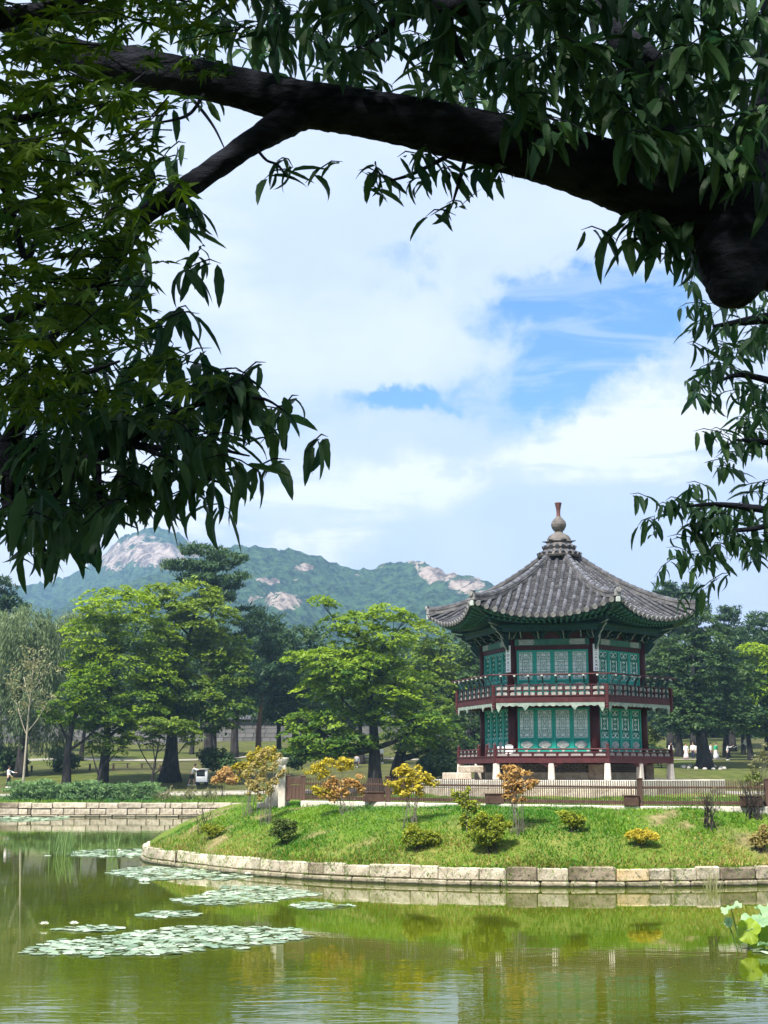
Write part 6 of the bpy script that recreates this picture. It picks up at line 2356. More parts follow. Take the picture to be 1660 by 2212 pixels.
def lily(label, poly, n, r, parts=True):
    P = [on_z(x, y, 0) for x, y in poly]
    pl_ = [(p.x, p.y) for p in P]
    cx = sum(p[0] for p in pl_) / len(pl_); cy_ = sum(p[1] for p in pl_) / len(pl_)
    t = empty('lily_patch', (cx, cy_, .012), label, 'water lilies', group='lily pad patches on the pond')
    x0, x1 = min(p[0] for p in pl_), max(p[0] for p in pl_)
    y0, y1 = min(p[1] for p in pl_), max(p[1] for p in pl_)
    got = []
    tries = 0
    while len(got) < n and tries < n * 60:
        tries += 1
        x, y = random.uniform(x0, x1), random.uniform(y0, y1)
        if not in_poly(x, y, pl_): continue
        rr = r * random.uniform(.7, 1.25)
        if any((x - a) ** 2 + (y - b) ** 2 < (.72 * (rr + c)) ** 2 for a, b, c in got[-400:]) and tries < n * 40: continue
        if random.random() < .07: x += random.gauss(0, rr * 2.6); y += random.gauss(0, rr * 2.2)
        got.append((x, y, rr))
    VV, FF, TT = [], [], []
    nv = 0
    for i, (x, y, rr) in enumerate(got):
        v, f, tv = PADS[i % 5]
        rz = random.uniform(0, 6.28); tx_, ty_ = random.gauss(0, .05), random.gauss(0, .05)
        if random.random() < .10: tx_ += random.uniform(-.28, .28)
        z = random.uniform(0, .012) + abs(tx_) * rr * .7
        if parts and i < 300:
            link('pad', pad_meshes[i % 5], t, loc=(x - cx, y - cy_, z), rot=(tx_, ty_, rz), scale=(rr, rr, rr))
        else:
            mt = Matrix.Translation((x - cx, y - cy_, z)) @ Matrix.Rotation(tx_, 4, 'X') @ Matrix.Rotation(rz, 4, 'Z') @ Matrix.Scale(rr, 4)
            A = np.array(mt)
            VV.append(v @ A[:3, :3].T + A[:3, 3]); FF.append(f + nv); TT.append(np.full(len(v), tv)); nv += len(v)
    if VV:
        link('pads', np_mesh('pads', np.concatenate(VV), np.concatenate(FF), M['pad'], np.concatenate(TT)), t, kind='stuff')
    return t


lily('largest patch of pale lily pads, nearest the viewer', [(47, 2062), (60, 2052), (95, 2040), (130, 2032), (200, 2026), (300, 2014), (400, 2001), (500, 2003), (640, 2008), (678, 2028), (620, 2036), (560, 2042), (450, 2052), (400, 2062), (330, 2065), (200, 2066), (60, 2064)], 330, .135)
lily('small row of lily pads just beyond the largest patch, at its left', [(118, 2009), (170, 2002), (235, 2002), (262, 2007), (220, 2014), (160, 2013)], 34, .13)
lily('small thin patch of lily pads between the largest patch and the long middle one', [(293, 1979), (340, 1969), (400, 1970), (442, 1978), (380, 1981), (330, 1983)], 40, .13)
lily('middle patch of lily pads in front of the curved end of the stone wall', [(366, 1945), (420, 1935), (470, 1924), (480, 1913), (600, 1914), (690, 1932), (640, 1940), (580, 1950), (500, 1957), (420, 1955)], 260, .135)
lily('small patch of lily pads below the stone wall, rightmost of all', [(620, 1958), (650, 1950), (700, 1951), (765, 1958), (720, 1963), (660, 1965)], 40, .13)
lily('long patch of lily pads along the stone wall at its left tip', [(222, 1886), (300, 1872), (420, 1876), (560, 1888), (560, 1894), (480, 1902), (400, 1898), (310, 1905), (280, 1895)], 300, .15, parts=False)
lily('far patch of lily pads ending at the left tip of the stone wall', [(117, 1843), (200, 1837), (306, 1835), (306, 1850), (220, 1852), (150, 1849)], 220, .16, parts=False)
lily('farthest strip of lily pads below the far bank wall at the left edge', [(-60, 1776), (0, 1766), (150, 1765), (140, 1771), (40, 1775)], 240, .24, parts=False)
fl = MB()
for ring, (nn, r, up, s) in enumerate(((8, .085, .25, .055), (7, .055, .8, .05), (5, .03, 1.5, .04))):
    for i in range(nn):
        a = 2 * PI * i / nn + ring * .4
        o = Vector((math.cos(a), math.sin(a), 0)); sd = Vector((-math.sin(a), math.cos(a), 0))
        tipp = o * r + Vector((0, 0, .02 + r * up))
        mid = o * r * .55 + Vector((0, 0, .012 + r * up * .35))
        fl.add([(0, 0, .01), tuple(mid + sd * s * .35), tuple(tipp), tuple(mid - sd * s * .35)], [(0, 1, 2, 3)])
fl_me = fl.mesh('petals', M['petal'])
for x, y, lab in ((535, 1889, 'white water lily flower at the right end of the patch along the wall tip'), (257, 1838, 'white water lily flower on the far patch by the wall tip'), (447, 1934, 'pale water lily flower on the middle patch'), (160, 1998, 'small pale water lily bud flower beyond the left row of pads'), (96, 1999, 'single pale water lily flower standing clear of the pads on the left')):
    p = on_z(x, y, .05)
    o = empty('water_lily_flower', p, lab, 'flower', group='water lily flowers')
    link('petals', fl_me, o, scale=(1.3, 1.3, 1.3))
    m = MB(); m.tube([(0, 0, -.25), (0, 0, .012)], .008, 5); m.build('stem', M['bark_pale'], o)


def reeds(label, x, y, w, h, n, mat='reed', cat='reeds', lean=.18):
    b = on_z(x, y, 0)
    t = empty('reed_clump', b, label, cat)
    VV, FF, TT = [], [], []
    k = b.y / 3200
    for i in range(n):
        bx, by_ = random.gauss(0, w * k * .28), random.gauss(0, w * k * .28)
        hh = h * k * random.uniform(.55, 1.05)
        th = random.uniform(0, 6.28)
        lx, ly = lean * random.gauss(0, 1) * hh, lean * random.gauss(0, 1) * hh
        ww = random.uniform(.012, .022)
        for j in range(6):
            s = j / 5
            px, py, pz = bx + lx * s ** 2, by_ + ly * s ** 2, -.3 + (hh + .3) * s - .25 * abs(lx) * s ** 3
            q = ww * (1 - s ** 2.2) + .001
            VV += [(px - q * math.cos(th), py - q * math.sin(th), pz), (px + q * math.cos(th), py + q * math.sin(th), pz)]
            TT += [min(max(.4 + random.gauss(0, .05) + (i % 5) * .08 - .15, 0), 1)] * 2
        b0 = len(VV) - 12
        FF += [(b0 + 2 * j, b0 + 2 * j + 1, b0 + 2 * j + 3, b0 + 2 * j + 2) for j in range(5)]
    link('blades', np_mesh('blades', np.array(VV), np.array(FF), M[mat], np.array(TT)), t)
    return t


reeds('tall green reeds standing in the water near the left far patch of pads', 138, 1848, 46, 66, 80)
reeds('thin group of reeds in the water left of the stone wall tip', 243, 1850, 18, 60, 24)
reeds('straggly pale grass at the foot of the stone wall, on the right', 1540, 1920, 34, 44, 34, 'leaf_dry', 'weeds', .3)
reeds('few pale grass blades at the foot of the stone wall near the golden block', 1432, 1921, 16, 22, 12, 'leaf_dry', 'weeds', .3)

# lotus at the right edge: raised wavy leaves on stalks
b = on_z(1640, 2050, 0)
lo = empty('lotus_plant', b, 'lotus plant with large pale green wavy leaves raised over the water at the right edge', 'lotus')


def lotus_leaf(c, r, tilt, az_, tv, cup, mt_='lotus', ph=0.0):
    """broad ruffled leaf on a stalk: the rim waves and sags"""
    n, rg = 56, 7
    V = [(0, 0, 0)]; TT = [tv - .3]
    for j in range(1, rg + 1):
        q0 = j / rg
        for i in range(n):
            a = 2 * PI * i / n
            q = r * q0 * (1 + .07 * math.sin(5 * a + ph) + .04 * math.sin(11 * a + ph * 2))
            z = cup * r * q0 ** 2 + q0 ** 3 * r * (.16 * math.sin(3 * a + ph * 3) + .11 * math.sin(7 * a + ph) + .06 * math.sin(17 * a)) - .22 * r * q0 ** 4 * max(0, math.cos(a)) 
            vein = 1 if i % 4 == 0 else 0
            V.append((q * math.cos(a), q * math.sin(a), z + .012 * r * vein * q0))
            TT.append(min(max(tv - .30 + .34 * q0 + (.18 if vein else 0) + random.gauss(0, .08), 0), 1))
    tris = []
    for i in range(n):
        tris.append((0, 1 + i, 1 + (i + 1) % n))
    for j in range(rg - 1):
        for i in range(n):
            p, q, u, w = 1 + j * n + i, 1 + (j + 1) * n + i, 1 + (j + 1) * n + (i + 1) % n, 1 + j * n + (i + 1) % n
            tris += [(p, q, u), (p, u, w)]
    mt = Matrix.Translation(c) @ Matrix.Rotation(az_, 4, 'Z') @ Matrix.Rotation(tilt, 4, 'Y')
    Vn = np.array([tuple(mt @ Vector(v)) for v in V])
    link('leaf', np_mesh('leaf', Vn, np.array(tris), M[mt_], np.array(TT), smooth=True), lo)
    m = MB(); m.tube([(c[0] * .6 + .05, c[1] * .7, -.4), (c[0] * .85, c[1] * .9, c[2] * .5), tuple(c)], .010, 6); m.build('stalk', M['reed'], lo)


for k_i, (px, py, dd, r, tl_, az2, tv, cup, mt_) in enumerate((
        (1640, 1990, .1, .40, .34, -2.6, .75, .05, 'lotus'), (1580, 1962, -.3, .20, .30, -2.9, .95, .15, 'lotus'), (1573, 1992, -.2, .10, 1.2, -1.2, .8, .2, 'lotus'),
        (1676, 1966, .4, .36, .25, -1.8, .85, .1, 'lotus'), (1618, 2012, -.2, .24, 1.05, -2.2, .55, .1, 'lotus_backlit'), (1650, 2020, .1, .34, .9, -1.6, .45, .1, 'lotus_backlit'),
        (1662, 2040, -.5, .22, .12, 1.0, .6, .05, 'lotus'), (1700, 2035, .0, .38, .3, 2.0, .5, .1, 'lotus'), (1740, 1980, .6, .42, .4, .5, .55, .2, 'lotus'))):
    c = W(px, py, b.y + dd) - b
    lotus_leaf(c, r, tl_, az2, tv, cup, mt_, k_i * 1.3)
lily('small group of pale lily pads under the lotus at the right edge', [(1602, 2036), (1640, 2028), (1720, 2030), (1720, 2066), (1650, 2062), (1612, 2048)], 34, .12)
# drifting specks of leaf on the water
m = MB()
for i in range(90):
    x, y = random.uniform(60, 1600), random.uniform(1925, 2200)
    p = on_z(x, y, .006)
    s = random.uniform(.012, .03); a = random.uniform(0, 6.28)
    m.add([(p.x + s * math.cos(a + q), p.y + s * .6 * math.sin(a + q), .006 + .004 * (q > 1)) for q in (0, 1.6, 3.1, 4.7)], [(0, 1, 2, 3)])
m.build('fallen_leaves', M['leaf_gold'], kind='stuff')

# ------------------------------------------------------------------ near trees that frame the view


def oak_leaf(kappa, fold, wid, seed):
    """long leaf along +X drooping to -Z; two blades about the midrib, toothed edge"""
    r0 = random.Random(seed)
    n = 8
    V = []; a = 0.0; x = z = 0.0
    for i in range(n + 1):
        s = i / n
        w = wid * .5 * (math.sin(PI * min(s, 1) ** .78)) ** .75 if 0 < i < n else .004
        w *= 1 + (.07 if i % 2 else -.05) + r0.uniform(-.05, .05)
        V += [(x, -w, z + fold * w), (x, 0, z), (x, w, z + fold * w)]
        ang = kappa * s
        x += math.cos(ang) / n; z -= math.sin(ang) / n
    F = []
    for i in range(n):
        for j in range(2):
            q = i * 3 + j
            F += [(q, q + 3, q + 4), (q, q + 4, q + 1)]
    return np.array(V), np.array(F)


def maple_leaf(seed):
    r0 = random.Random(seed)
    angs_ = [-128, -84, -42, 0, 42, 84, 128]
    lens = [.42, .74, .95, 1.0, .95, .74, .42]
    V = [(0, 0, 0)]
    prev = None
    ring = []
    for i, (a, l) in enumerate(zip(angs_, lens)):
        a += r0.uniform(-5, 5); l *= r0.uniform(.9, 1.05)
        for da, q, dz in ((-13, .50, .02), (0, 1.0, -.16 * l), (13, .50, .02)):
            aa = R_(a + da)
            ring.append((l * q * math.cos(aa), l * q * math.sin(aa), dz + r0.uniform(-.03, .03)))
        if i < 6:
            aa = R_(a + 21)
            ring.append((.27 * math.cos(aa), .27 * math.sin(aa), .03))
    V += ring
    F = [(0, i, i + 1) for i in range(1, len(ring))]
    return np.array(V), np.array(F)


OAK = [oak_leaf(k, f, w, i) for i, (k, f, w) in enumerate(((.3, .45, .235), (.7, .35, .26), (1.1, .5, .225), (.5, .6, .24), (1.5, .45, .235), (.1, .25, .265)))]
MAP = [maple_leaf(i) for i in range(4)]
TV = (.1, .35, .6, .9)
leaf_objs = {}
for key, arr, mt_ in (('oak', OAK, 'oakleaf'), ('map', MAP, 'mapleleaf')):
    for i, (v, f) in enumerate(arr):
        for tv in TV:
            leaf_objs[(key, i, tv)] = np_mesh('leaf', v, f, M[mt_], np.full(len(v), tv))


def frame_from(d, up):
    d = d.normalized()
    s = up.cross(d)
    if s.length < 1e-4: s = Vector((1, 0, 0))
    s.normalize()
    u = d.cross(s)
    return d, s, u


class NearTree:
    def __init__(self, name, label, base, cat='tree'):
        self.t = empty(name, base, label, cat)
        self.b = Vector(base)
        self.leaves = []
        self.tw = MB()
        self.wood = MB()

    def limb(self, px_pts, segs=18, ridge=.10, n=7, first=False, mb=None):
        """px_pts: (x, y, depth, radius in photo pixels)"""
        pts = []
        for (x, y, d, r) in px_pts:
            p = W(x, y, d)
            pts.append((p.x, p.y, p.z, r * d / 3200))
        if px_pts[-1][3] < 14: pts[-1] = pts[-1][:3] + (min(pts[-1][3], pts[-2][3] * .3),)
        c = catmull(pts, n)
        (mb or self.wood).tube([tuple(Vector(q[:3]) - self.b) for q in c], [max(q[3], .0022) for q in c], segs, ridge=ridge, seed=px_pts[0][0] * .07)

    def add_leaf(self, key, p, d, up, L, tv):
        X, S, U = frame_from(d, up)
        i = random.randrange(6 if key == 'oak' else 4)
        self.leaves.append((key, i, tv, p, X, S, U, L))

    def cluster(self, p, L=.15, n=7, dirh=None, twig=.3):
        """long leaves spreading and drooping from the end of a twig at p"""
        dh = dirh or Vector((random.uniform(-1, 1), random.uniform(-.8, .3), random.uniform(-.15, .35))).normalized()
        s = p - dh * twig * .8 + Vector((0, 0, random.uniform(.04, .14)))
        self.tw.tube([tuple(s - self.b), tuple(s.lerp(p, .3) + Vector((0, 0, .035)) - self.b), tuple(s.lerp(p, .65) + Vector((0, 0, .03)) - self.b), tuple(p - self.b)], [.0012, .0038, .0034, .0015], 5)
        a0 = random.uniform(0, 6.28)
        for i in range(n):
            a = a0 + i * 2.4
            f = i / n
            q = s.lerp(p, .1 + .9 * f) + Vector((0, 0, .03 * (1 - abs(2 * f - 1))))
            o = Vector((math.cos(a), math.sin(a), 0)) * random.uniform(.35, 1.0) + dh * .5
            d = o + Vector((0, 0, -random.uniform(.15, 1.35)))
            self.add_leaf('oak', q, d, Vector((random.gauss(0, .25), random.gauss(0, .25), 1)), L * random.choice((.6, .85, 1.0, 1.1, 1.2, 1.32)) * random.uniform(.92, 1.08), TV[min(3, int(random.triangular(0, 4, 1.2)))])

    def maple_spray(self, p, L=.06, n=8):
        dh = Vector((random.uniform(-1, 1), random.uniform(-.8, .3), random.uniform(-.3, .1))).normalized()
        s = p - dh * .22
        self.tw.tube([tuple(s - self.b), tuple(p - self.b)], [.003, .0018], 4)
        for i in range(n):
            q = s.lerp(p, random.uniform(.1, 1.15)) + Vector((random.gauss(0, .05), random.gauss(0, .05), random.gauss(0, .025)))
            d = Vector((dh.x * .5 + random.gauss(0, .7), dh.y * .5 + random.gauss(0, .7), -random.uniform(0, .7)))
            up = Vector((random.gauss(0, .35), random.gauss(0, .35) - .35, 1))
            self.add_leaf('map', q, d, up, L * random.uniform(.7, 1.25), TV[random.choice((0, 1, 1, 2, 2, 3))])

    def finish(self, twig_mat='bark_near'):
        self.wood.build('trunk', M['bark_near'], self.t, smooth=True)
        if self.tw.v: self.tw.build('twigs', M['bark_near'], self.t, kind='stuff')
        sc = []
        for i, l in enumerate(self.leaves):
            p = l[3] + l[4] * l[7] * .5
            V = np.array([[p.x, p.y, p.z]])
            x, y = proj_np(V)
            ins = -20 < x[0] < 1680 and -20 < y[0] < 2212
            sc.append((0 if ins else 1, p.y / l[7] + random.uniform(0, 12), i))
        sc.sort()
        n_ = 0
        rest = {}
        for rank, (out_, dd, i) in enumerate(sc):
            key, vi, tv, p, X, S, U, L = self.leaves[i]
            if rank < 296 and not out_:
                o = link('leaf', leaf_objs[(key, vi, tv)], self.t)
                q = p - self.b
                o.matrix_local = Matrix(((X.x * L, S.x * L, U.x * L, q.x), (X.y * L, S.y * L, U.y * L, q.y), (X.z * L, S.z * L, U.z * L, q.z), (0, 0, 0, 1)))
            else:
                rest.setdefault((key, vi), []).append((tv, p - self.b, X, S, U, L))
        VV, FF, TT, nv = {}, {}, {}, {}
        for (key, vi), lst in rest.items():
            v, f = (OAK if key == 'oak' else MAP)[vi]
            A = np.array([[[X.x, S.x, U.x], [X.y, S.y, U.y], [X.z, S.z, U.z]] for _, q, X, S, U, L in lst]) * np.array([l[5] for l in lst])[:, None, None]
            Q = np.array([tuple(l[1]) for l in lst])
            Vn = np.einsum('nij,mj->nmi', A, v) + Q[:, None, :]
            m_ = len(lst)
            Fn = f[None] + (np.arange(m_) * len(v))[:, None, None]
            VV.setdefault(key, []).append(Vn.reshape(-1, 3))
            FF.setdefault(key, []).append(Fn.reshape(-1, 3) + nv.get(key, 0))
            TT.setdefault(key, []).append(np.repeat([l[0] for l in lst], len(v)) + rng.uniform(-.1, .1, m_ * len(v)) * 0)
            nv[key] = nv.get(key, 0) + m_ * len(v)
        for key in VV:
            link('foliage', np_mesh('foliage', np.concatenate(VV[key]), np.concatenate(FF[key]), M['oakleaf' if key == 'oak' else 'mapleleaf'], np.concatenate(TT[key])), self.t, kind='stuff')


A = NearTree('oak_tree', 'near dark oak whose thick arching bough crosses the top of the view', (4.6, 7.6, 1.55))
B = NearTree('maple_tree', 'near maple with small pointed star shaped leaves filling the upper left', (-2.9, 4.6, 1.55))
C = NearTree('oak_tree', 'near oak limb with long drooping leaves, hanging in from the left edge over the hills', (-3.6, 6.6, 1.55))
D = NearTree('oak_tree', 'farther oak boughs with narrower looking leaves hanging down along the right edge', (6.9, 11.6, 1.55))

# A: trunk outside the right edge, the great bough, its side branch and upper branches
A.limb([(2760, 2360, 7.6, 210), (2700, 1900, 7.6, 165), (2560, 1300, 7.5, 150), (2300, 900, 7.4, 142), (2010, 640, 7.3, 130), (1790, 540, 7.2, 112), (1640, 500, 7.1, 100), (1540, 462, 7.05, 94), (1440, 420, 7.0, 84), (1340, 382, 6.95, 76), (1200, 338, 6.9, 68), (1040, 298, 6.9, 62), (900, 266, 6.9, 57), (760, 240, 6.95, 53), (640, 222, 7.0, 52), (520, 190, 7.05, 46), (400, 166, 7.1, 44), (280, 142, 7.2, 44), (170, 122, 7.3, 38), (40, 60, 7.5, 30), (-120, -40, 7.8, 20), (-260, -140, 8.0, 10)], segs=72, ridge=.07, n=14)
A.limb([(1600, 470, 7.1, 96), (1590, 550, 6.95, 88), (1586, 596, 6.9, 74), (1580, 630, 6.88, 56), (1577, 650, 6.87, 38), (1578, 662, 6.87, 16)], segs=36, ridge=.09, n=9)
A.limb([(1620, 520, 7.15, 82), (1700, 555, 7.15, 92), (1790, 590, 7.2, 92)], segs=18)
A.limb([(720, 236, 7.0, 30), (650, 246, 6.97, 38), (605, 270, 6.9, 36), (560, 298, 6.8, 30), (500, 338, 6.7, 27), (430, 388, 6.6, 26), (370, 425, 6.5, 24), (300, 480, 6.45, 22), (225, 590, 6.4, 20), (150, 680, 6.4, 17), (90, 760, 6.4, 9)], segs=18, ridge=.12)
A.limb([(1470, 420, 7.0, 60), (1440, 300, 7.2, 46), (1400, 180, 7.4, 38), (1330, 60, 7.6, 30), (1240, -80, 7.9, 20)], segs=14)
A.limb([(1580, 430, 7.1, 70), (1640, 300, 7.4, 50), (1680, 120, 7.8, 40), (1660, -100, 8.2, 26)], segs=14)
A.limb([(1120, -60, 6.6, 20), (1000, 10, 6.6, 26), (930, 20, 6.7, 22), (880, 30, 6.8, 14), (800, 90, 7.0, 6)], segs=10)
A.limb([(960, 10, 6.65, 18), (975, 80, 6.7, 14), (1010, 150, 6.8, 6)], segs=8)
A.limb([(1340, 60, 7.5, 18), (1400, 110, 7.3, 16), (1480, 170, 7.1, 8)], segs=8)
A.limb([(420, 218, 7.0, 4), (460, 270, 6.9, 3.2), (490, 330, 6.7, 2.5)], segs=6)
A.limb([(440, 205, 7.0, 5), (410, 246, 6.8, 4), (360, 262, 6.6, 3), (300, 266, 6.6, 2)], segs=6)
A.limb([(548, 312, 6.75, 4), (575, 345, 6.7, 3.2), (600, 356, 6.7, 3), (620, 380, 6.65, 2.4), (648, 392, 6.65, 2)], segs=6)
A.limb([(1000, 318, 6.9, 7), (940, 352, 6.75, 5), (880, 380, 6.7, 4), (820, 395, 6.65, 3)], segs=6)
A.limb([(1010, 330, 6.9, 6), (990, 400, 6.8, 4.5), (975, 450, 6.75, 3)], segs=6)
A.limb([(1410, 470, 7.0, 9), (1400, 500, 6.9, 7), (1370, 520, 6.8, 5)], segs=6)
A.limb([(1700, 330, 7, 4), (1650, 380, 7, 3.5), (1640, 415, 7, 3), (1660, 430, 7, 2), (1690, 432, 7, 2)], segs=6)

# B and C: trunks outside the left edge
B.limb([(-1180, 2700, 4.6, 150), (-1100, 1800, 4.6, 120), (-900, 1000, 4.6, 95), (-560, 420, 4.6, 70), (-260, 160, 4.6, 44), (-60, 60, 4.6, 28), (100, 20, 4.7, 18), (240, -20, 4.8, 10)], segs=14)
for pts_ in ([(-700, 640, 4.6, 40), (-300, 520, 4.6, 22), (-40, 470, 4.6, 12), (90, 430, 4.7, 8), (230, 330, 4.8, 4)], [(-560, 420, 4.6, 36), (-200, 300, 4.5, 18), (20, 260, 4.4, 10), (180, 230, 4.5, 5)], [(-800, 800, 4.6, 40), (-300, 740, 4.7, 22), (-20, 700, 4.8, 12), (130, 640, 4.9, 7), (280, 600, 5, 4)], [(-300, 520, 4.6, 18), (-20, 380, 4.9, 9), (60, 560, 5, 7), (110, 330, 5, 4)]):
    B.limb(pts_, segs=8)
C.limb([(-900, 2300, 6.6, 130), (-760, 1700, 6.6, 110), (-520, 1250, 6.6, 85), (-260, 1060, 6.5, 52), (-110, 1000, 6.4, 40), (-20, 975, 6.4, 26), (40, 988, 6.4, 20), (110, 993, 6.35, 15), (170, 998, 6.3, 14), (220, 984, 6.3, 12), (275, 962, 6.3, 10), (350, 968, 6.25, 7), (440, 965, 6.2, 6), (540, 985, 6.2, 4)], segs=16, ridge=.14)
C.limb([(20, 960, 6.4, 30), (28, 1030, 6.4, 26), (20, 1090, 6.4, 16), (60, 1150, 6.2, 8), (110, 1200, 6.0, 5)], segs=10)
C.limb([(-520, 1250, 6.6, 50), (-200, 1150, 6.2, 26), (-20, 1110, 6.1, 12), (80, 1100, 6.0, 7), (150, 1040, 6.1, 5), (180, 985, 6.2, 4)], segs=8)
C.limb([(210, 985, 6.3, 9), (215, 1080, 6.2, 6), (218, 1150, 6.1, 4), (205, 1200, 6.0, 3)], segs=8)
C.limb([(280, 962, 6.3, 9), (360, 900, 6.2, 6), (450, 870, 6.1, 5), (560, 860, 6.1, 4), (620, 890, 6.1, 2.5)], segs=8)
C.limb([(300, 960, 6.3, 7), (380, 1000, 6.2, 5), (440, 1030, 6.2, 4), (500, 1050, 6.2, 2.5)], segs=8)
C.limb([(20, 960, 6.4, 24), (60, 880, 6.3, 14), (150, 820, 6.2, 9), (260, 780, 6.2, 5)], segs=8)
# D: trunk outside the right edge
D.limb([(2700, 2050, 11.6, 150), (2660, 1500, 11.6, 120), (2480, 1000, 11.5, 95), (2200, 760, 11.4, 60), (1900, 690, 11.4, 34), (1740, 680, 11.4, 20), (1640, 690, 11.4, 12), (1540, 705, 11.4, 6)], segs=14)
for pts_ in ([(2480, 1000, 11.5, 60), (2100, 900, 11.4, 34), (1800, 860, 11.3, 16), (1690, 830, 11.3, 10), (1600, 810, 11.3, 6), (1540, 830, 11.3, 3)], [(2560, 1200, 11.5, 60), (2100, 1060, 11.3, 34), (1800, 1000, 11.2, 16), (1680, 960, 11.2, 9), (1590, 950, 11.2, 4)], [(2660, 1500, 11.6, 70), (2200, 1260, 11.2, 38), (1840, 1160, 11.0, 18), (1690, 1110, 11.0, 10), (1560, 1090, 11.0, 6), (1470, 1095, 11.0, 3)], [(1700, 1120, 11, 9), (1640, 1140, 11, 6), (1560, 1150, 11, 4), (1500, 1170, 11, 2.5)]):
    D.limb(pts_, segs=8)

GRID = ["99998767878899999999",
        "78888786777899999999",
        "67763212456899999999",
        "77730000001568999998",
        "88840000000000005666",
        "88830000000000000002",
        "88840000000000000000",
        "88840000000000000035",
        "88840000000000000058",
        "88830000000000000058",
        "88886530000000000048",
        "88888752000000000026",
        "77776651000000000014",
        "76663100000000000367",
        "44200000000000000276",
        "00000000000000000020"]
CS = 83.0
BX = [150, 280, 400, 520, 640, 760, 900, 1040, 1200, 1340, 1440, 1540, 1640, 1700]
BY = [118, 142, 166, 190, 222, 240, 266, 298, 338, 382, 420, 462, 520, 560]
BR = [40, 44, 44, 46, 52, 53, 57, 62, 68, 76, 84, 94, 110, 110]


def grid_d(c, r):
    if 0 <= c < 20 and 0 <= r < 16: return int(GRID[r][c])
    if r < 0 and -5 <= r and -5 <= c <= 25: return 6
    if c < 0: return 6 if r < 13 and c >= -4 else 0
    if c >= 20: return (6 if r < 5 else 5 if r > 6 else 2) if r < 15 and c < 24 else 0
    return 0


for r in range(-5, 16):
    for c in range(-5, 26):
        dn = grid_d(c, r)
        if not dn: continue
        inside = 0 <= c < 20 and 0 <= r < 16
        right_low = c >= 16 and r >= 7
        left_low = c < 9 and r >= 9
        k = dn / 9 * (6.4 if inside else 2.4)
        maple_p = 0.0
        if c < 4 and r <= 9: maple_p = .82 if c < 3 else .45
        if r <= 1 and 3 < c < 6: maple_p = .45
        if r == 10 and c < 4: maple_p = .4
        nmap = k * maple_p * .9
        noak = k * (1 - maple_p) * (.5 if c < 4 and r < 9 else .95)
        for _ in range(int(nmap + random.random())):
            x, y = (c + random.random()) * CS, (r + random.random()) * CS
            yb = float(np.interp(x, BX, BY)); rb = float(np.interp(x, BX, BR))
            if 140 < x < 620 and yb - rb - 10 < y < yb + rb + 10 and random.random() < .8: continue
            B.maple_spray(W(x, y, random.uniform(3.9, 5.8)), .080, 7)
        for _ in range(int(noak * (1.5 if right_low else 1) + random.random())):
            x, y = (c + random.random()) * CS, (r + random.random()) * CS - (22 if right_low else 34)
            if right_low:
                D.cluster(W(x, y, random.uniform(10.6, 12.6)), .165, 7, twig=.35)
            elif left_low:
                C.cluster(W(x, y, random.uniform(5.6, 7.0)), .17, 7)
            else:
                # leaves mostly hang behind the great bough, few in front of it
                yb = float(np.interp(x, BX, BY)); rb = float(np.interp(x, BX, BR))
                over = x > 150 and y + 75 > yb - rb and y < yb + rb + 10
                if over and (x < 1130 or y > yb - 40) and random.random() < .93:
                    if y > yb: continue
                    dd = random.uniform(7.5, 8.8)
                else:
                    dd = random.choice((random.uniform(7.2, 9.2), random.uniform(6.2, 6.9))) if r < 3 else random.uniform(6.2, 7.4)
                A.cluster(W(x, y, dd), .18, 7)
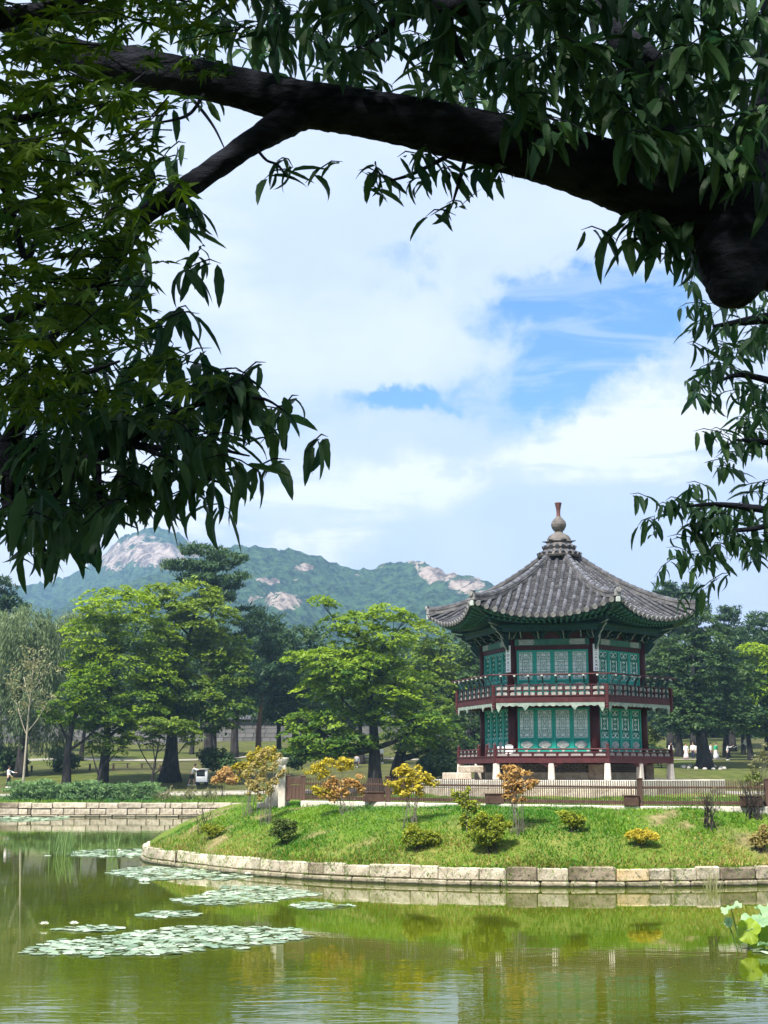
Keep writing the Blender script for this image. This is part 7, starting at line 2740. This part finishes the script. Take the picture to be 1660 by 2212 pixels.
# single sprays that can be told apart against the sky
for (x, y, d, n, L) in ((640, 372, 6.65, 7, 0.16), (598, 348, 6.7, 5, 0.13), (660, 395, 6.6, 4, 0.16), (815, 385, 6.65, 6, 0.13), (850, 400, 6.65, 7, 0.14), (900, 365, 6.7, 7, 0.14), (880, 395, 6.7, 6, 0.13), (945, 370, 6.75, 7, 0.14), (985, 380, 6.8, 7, 0.15), (1020, 370, 6.85, 7, 0.15), (1060, 370, 6.85, 6, 0.15), (1090, 372, 6.9, 5, 0.14), (965, 440, 6.75, 5, 0.13), (985, 465, 6.75, 4, 0.13), (835, 430, 6.65, 5, 0.12), (920, 345, 6.8, 5, 0.12), (1345, 492, 6.8, 7, 0.2), (1370, 500, 6.8, 7, 0.2), (1410, 510, 6.85, 7, 0.2), (1440, 510, 6.9, 6, 0.2), (1395, 545, 6.8, 5, 0.2), (1470, 520, 6.9, 6, 0.19), (1335, 520, 6.8, 4, 0.2), (1425, 570, 6.85, 4, 0.2), (1500, 560, 6.9, 5, 0.18), (430, 460, 6.6, 6, 0.16), (450, 475, 6.6, 5, 0.17), (410, 500, 6.55, 6, 0.16), (440, 540, 6.55, 5, 0.15), (395, 590, 6.5, 6, 0.17), (420, 600, 6.5, 5, 0.16), (370, 680, 6.5, 7, 0.17), (395, 700, 6.5, 5, 0.16), (335, 760, 6.4, 7, 0.17), (310, 700, 6.4, 6, 0.18), (320, 265, 6.7, 6, 0.15), (380, 225, 6.8, 5, 0.14), (420, 220, 7.2, 4, 0.13), (480, 225, 7.2, 4, 0.12), (260, 620, 6.4, 6, 0.18), (345, 350, 6.5, 4, 0.12), (502, 838, 6.1, 7, 0.16), (542, 858, 6.1, 7, 0.16), (572, 878, 6.1, 6, 0.16), (587, 888, 6.1, 4, 0.16), (552, 918, 6.15, 7, 0.16), (522, 918, 6.15, 6, 0.15), (462, 858, 6.1, 6, 0.15), (562, 958, 6.15, 4, 0.15), (532, 973, 6.2, 4, 0.15), (422, 988, 6.2, 6, 0.15), (392, 1028, 6.2, 6, 0.15), (442, 1018, 6.2, 5, 0.14), (325, 1078, 6.2, 7, 0.15), (310, 1098, 6.2, 6, 0.14), (372, 1068, 6.2, 5, 0.14), (250, 1048, 6.2, 6, 0.15), (360, 1048, 6.2, 6, 0.15), (230, 1088, 6.2, 5, 0.15), (180, 1135, 5.3, 6, 0.17), (140, 1125, 5.3, 7, 0.18), (100, 1110, 5.4, 7, 0.18), (60, 1095, 5.5, 7, 0.17), (20, 1095, 5.6, 7, 0.16), (150, 1155, 5.3, 5, 0.16), (80, 1145, 5.4, 5, 0.17), (40, 1135, 5.5, 5, 0.17), (1480, 1085, 11, 8, 0.17), (1500, 1110, 11, 8, 0.17), (1530, 1120, 11, 8, 0.18), (1460, 1105, 11, 6, 0.16), (1560, 1140, 11, 8, 0.18), (1590, 1120, 11, 8, 0.18), (1520, 1160, 11, 8, 0.18), (1555, 1180, 11, 8, 0.18), (1600, 1160, 11, 8, 0.18), (1630, 1100, 11, 8, 0.18), (1500, 1150, 11, 6, 0.17), (1490, 720, 11.4, 7, 0.16), (1510, 700, 11.4, 7, 0.16), (1530, 760, 11.4, 7, 0.16), (1520, 810, 11.3, 7, 0.16), (1540, 850, 11.3, 7, 0.16), (1590, 960, 11.2, 7, 0.17), (1575, 940, 11.2, 5, 0.17), (1620, 970, 11.2, 8, 0.17)):
    tgt = D if d > 10 else (C if (x < 700 and y > 820) else A)
    tgt.cluster(W(x, y, d), L, n, twig=.22)


# unseen crown leaves above and behind the viewer, added to shade the near boughs
def shade_canopy(tr, n, x0, x1, y0, y1, z0, z1, key):
    for _ in range(n):
        x, y = random.uniform(x0, x1), random.uniform(y0, y1)
        zlim = CAM_Z + max(y, 0) * .66 + .9
        z = random.uniform(max(z0, zlim), max(z1, zlim + 1.2))
        p = Vector((x, y, z))
        for i in range(5):
            d = Vector((random.gauss(0, 1), random.gauss(0, 1), -random.uniform(.0, .9)))
            tr.add_leaf(key, p + Vector((random.gauss(0, .15), random.gauss(0, .15), 0)), d, Vector((random.gauss(0, .3), random.gauss(0, .3), 1)), random.uniform(.26, .40) if key == 'oak' else .22, TV[random.randrange(3)])


shade_canopy(A, 2600, -1, 9, -4, 13, 5.8, 9.0, 'oak')
shade_canopy(C, 2400, -9, 2, -8, 10, 5.6, 8.6, 'oak')
shade_canopy(B, 900, -8, 0, -4, 6, 5.2, 6.5, 'map')
shade_canopy(D, 300, 4, 11, 6, 15, 8.0, 11.0, 'oak')
for tr in (A, B, C, D):
    tr.finish()
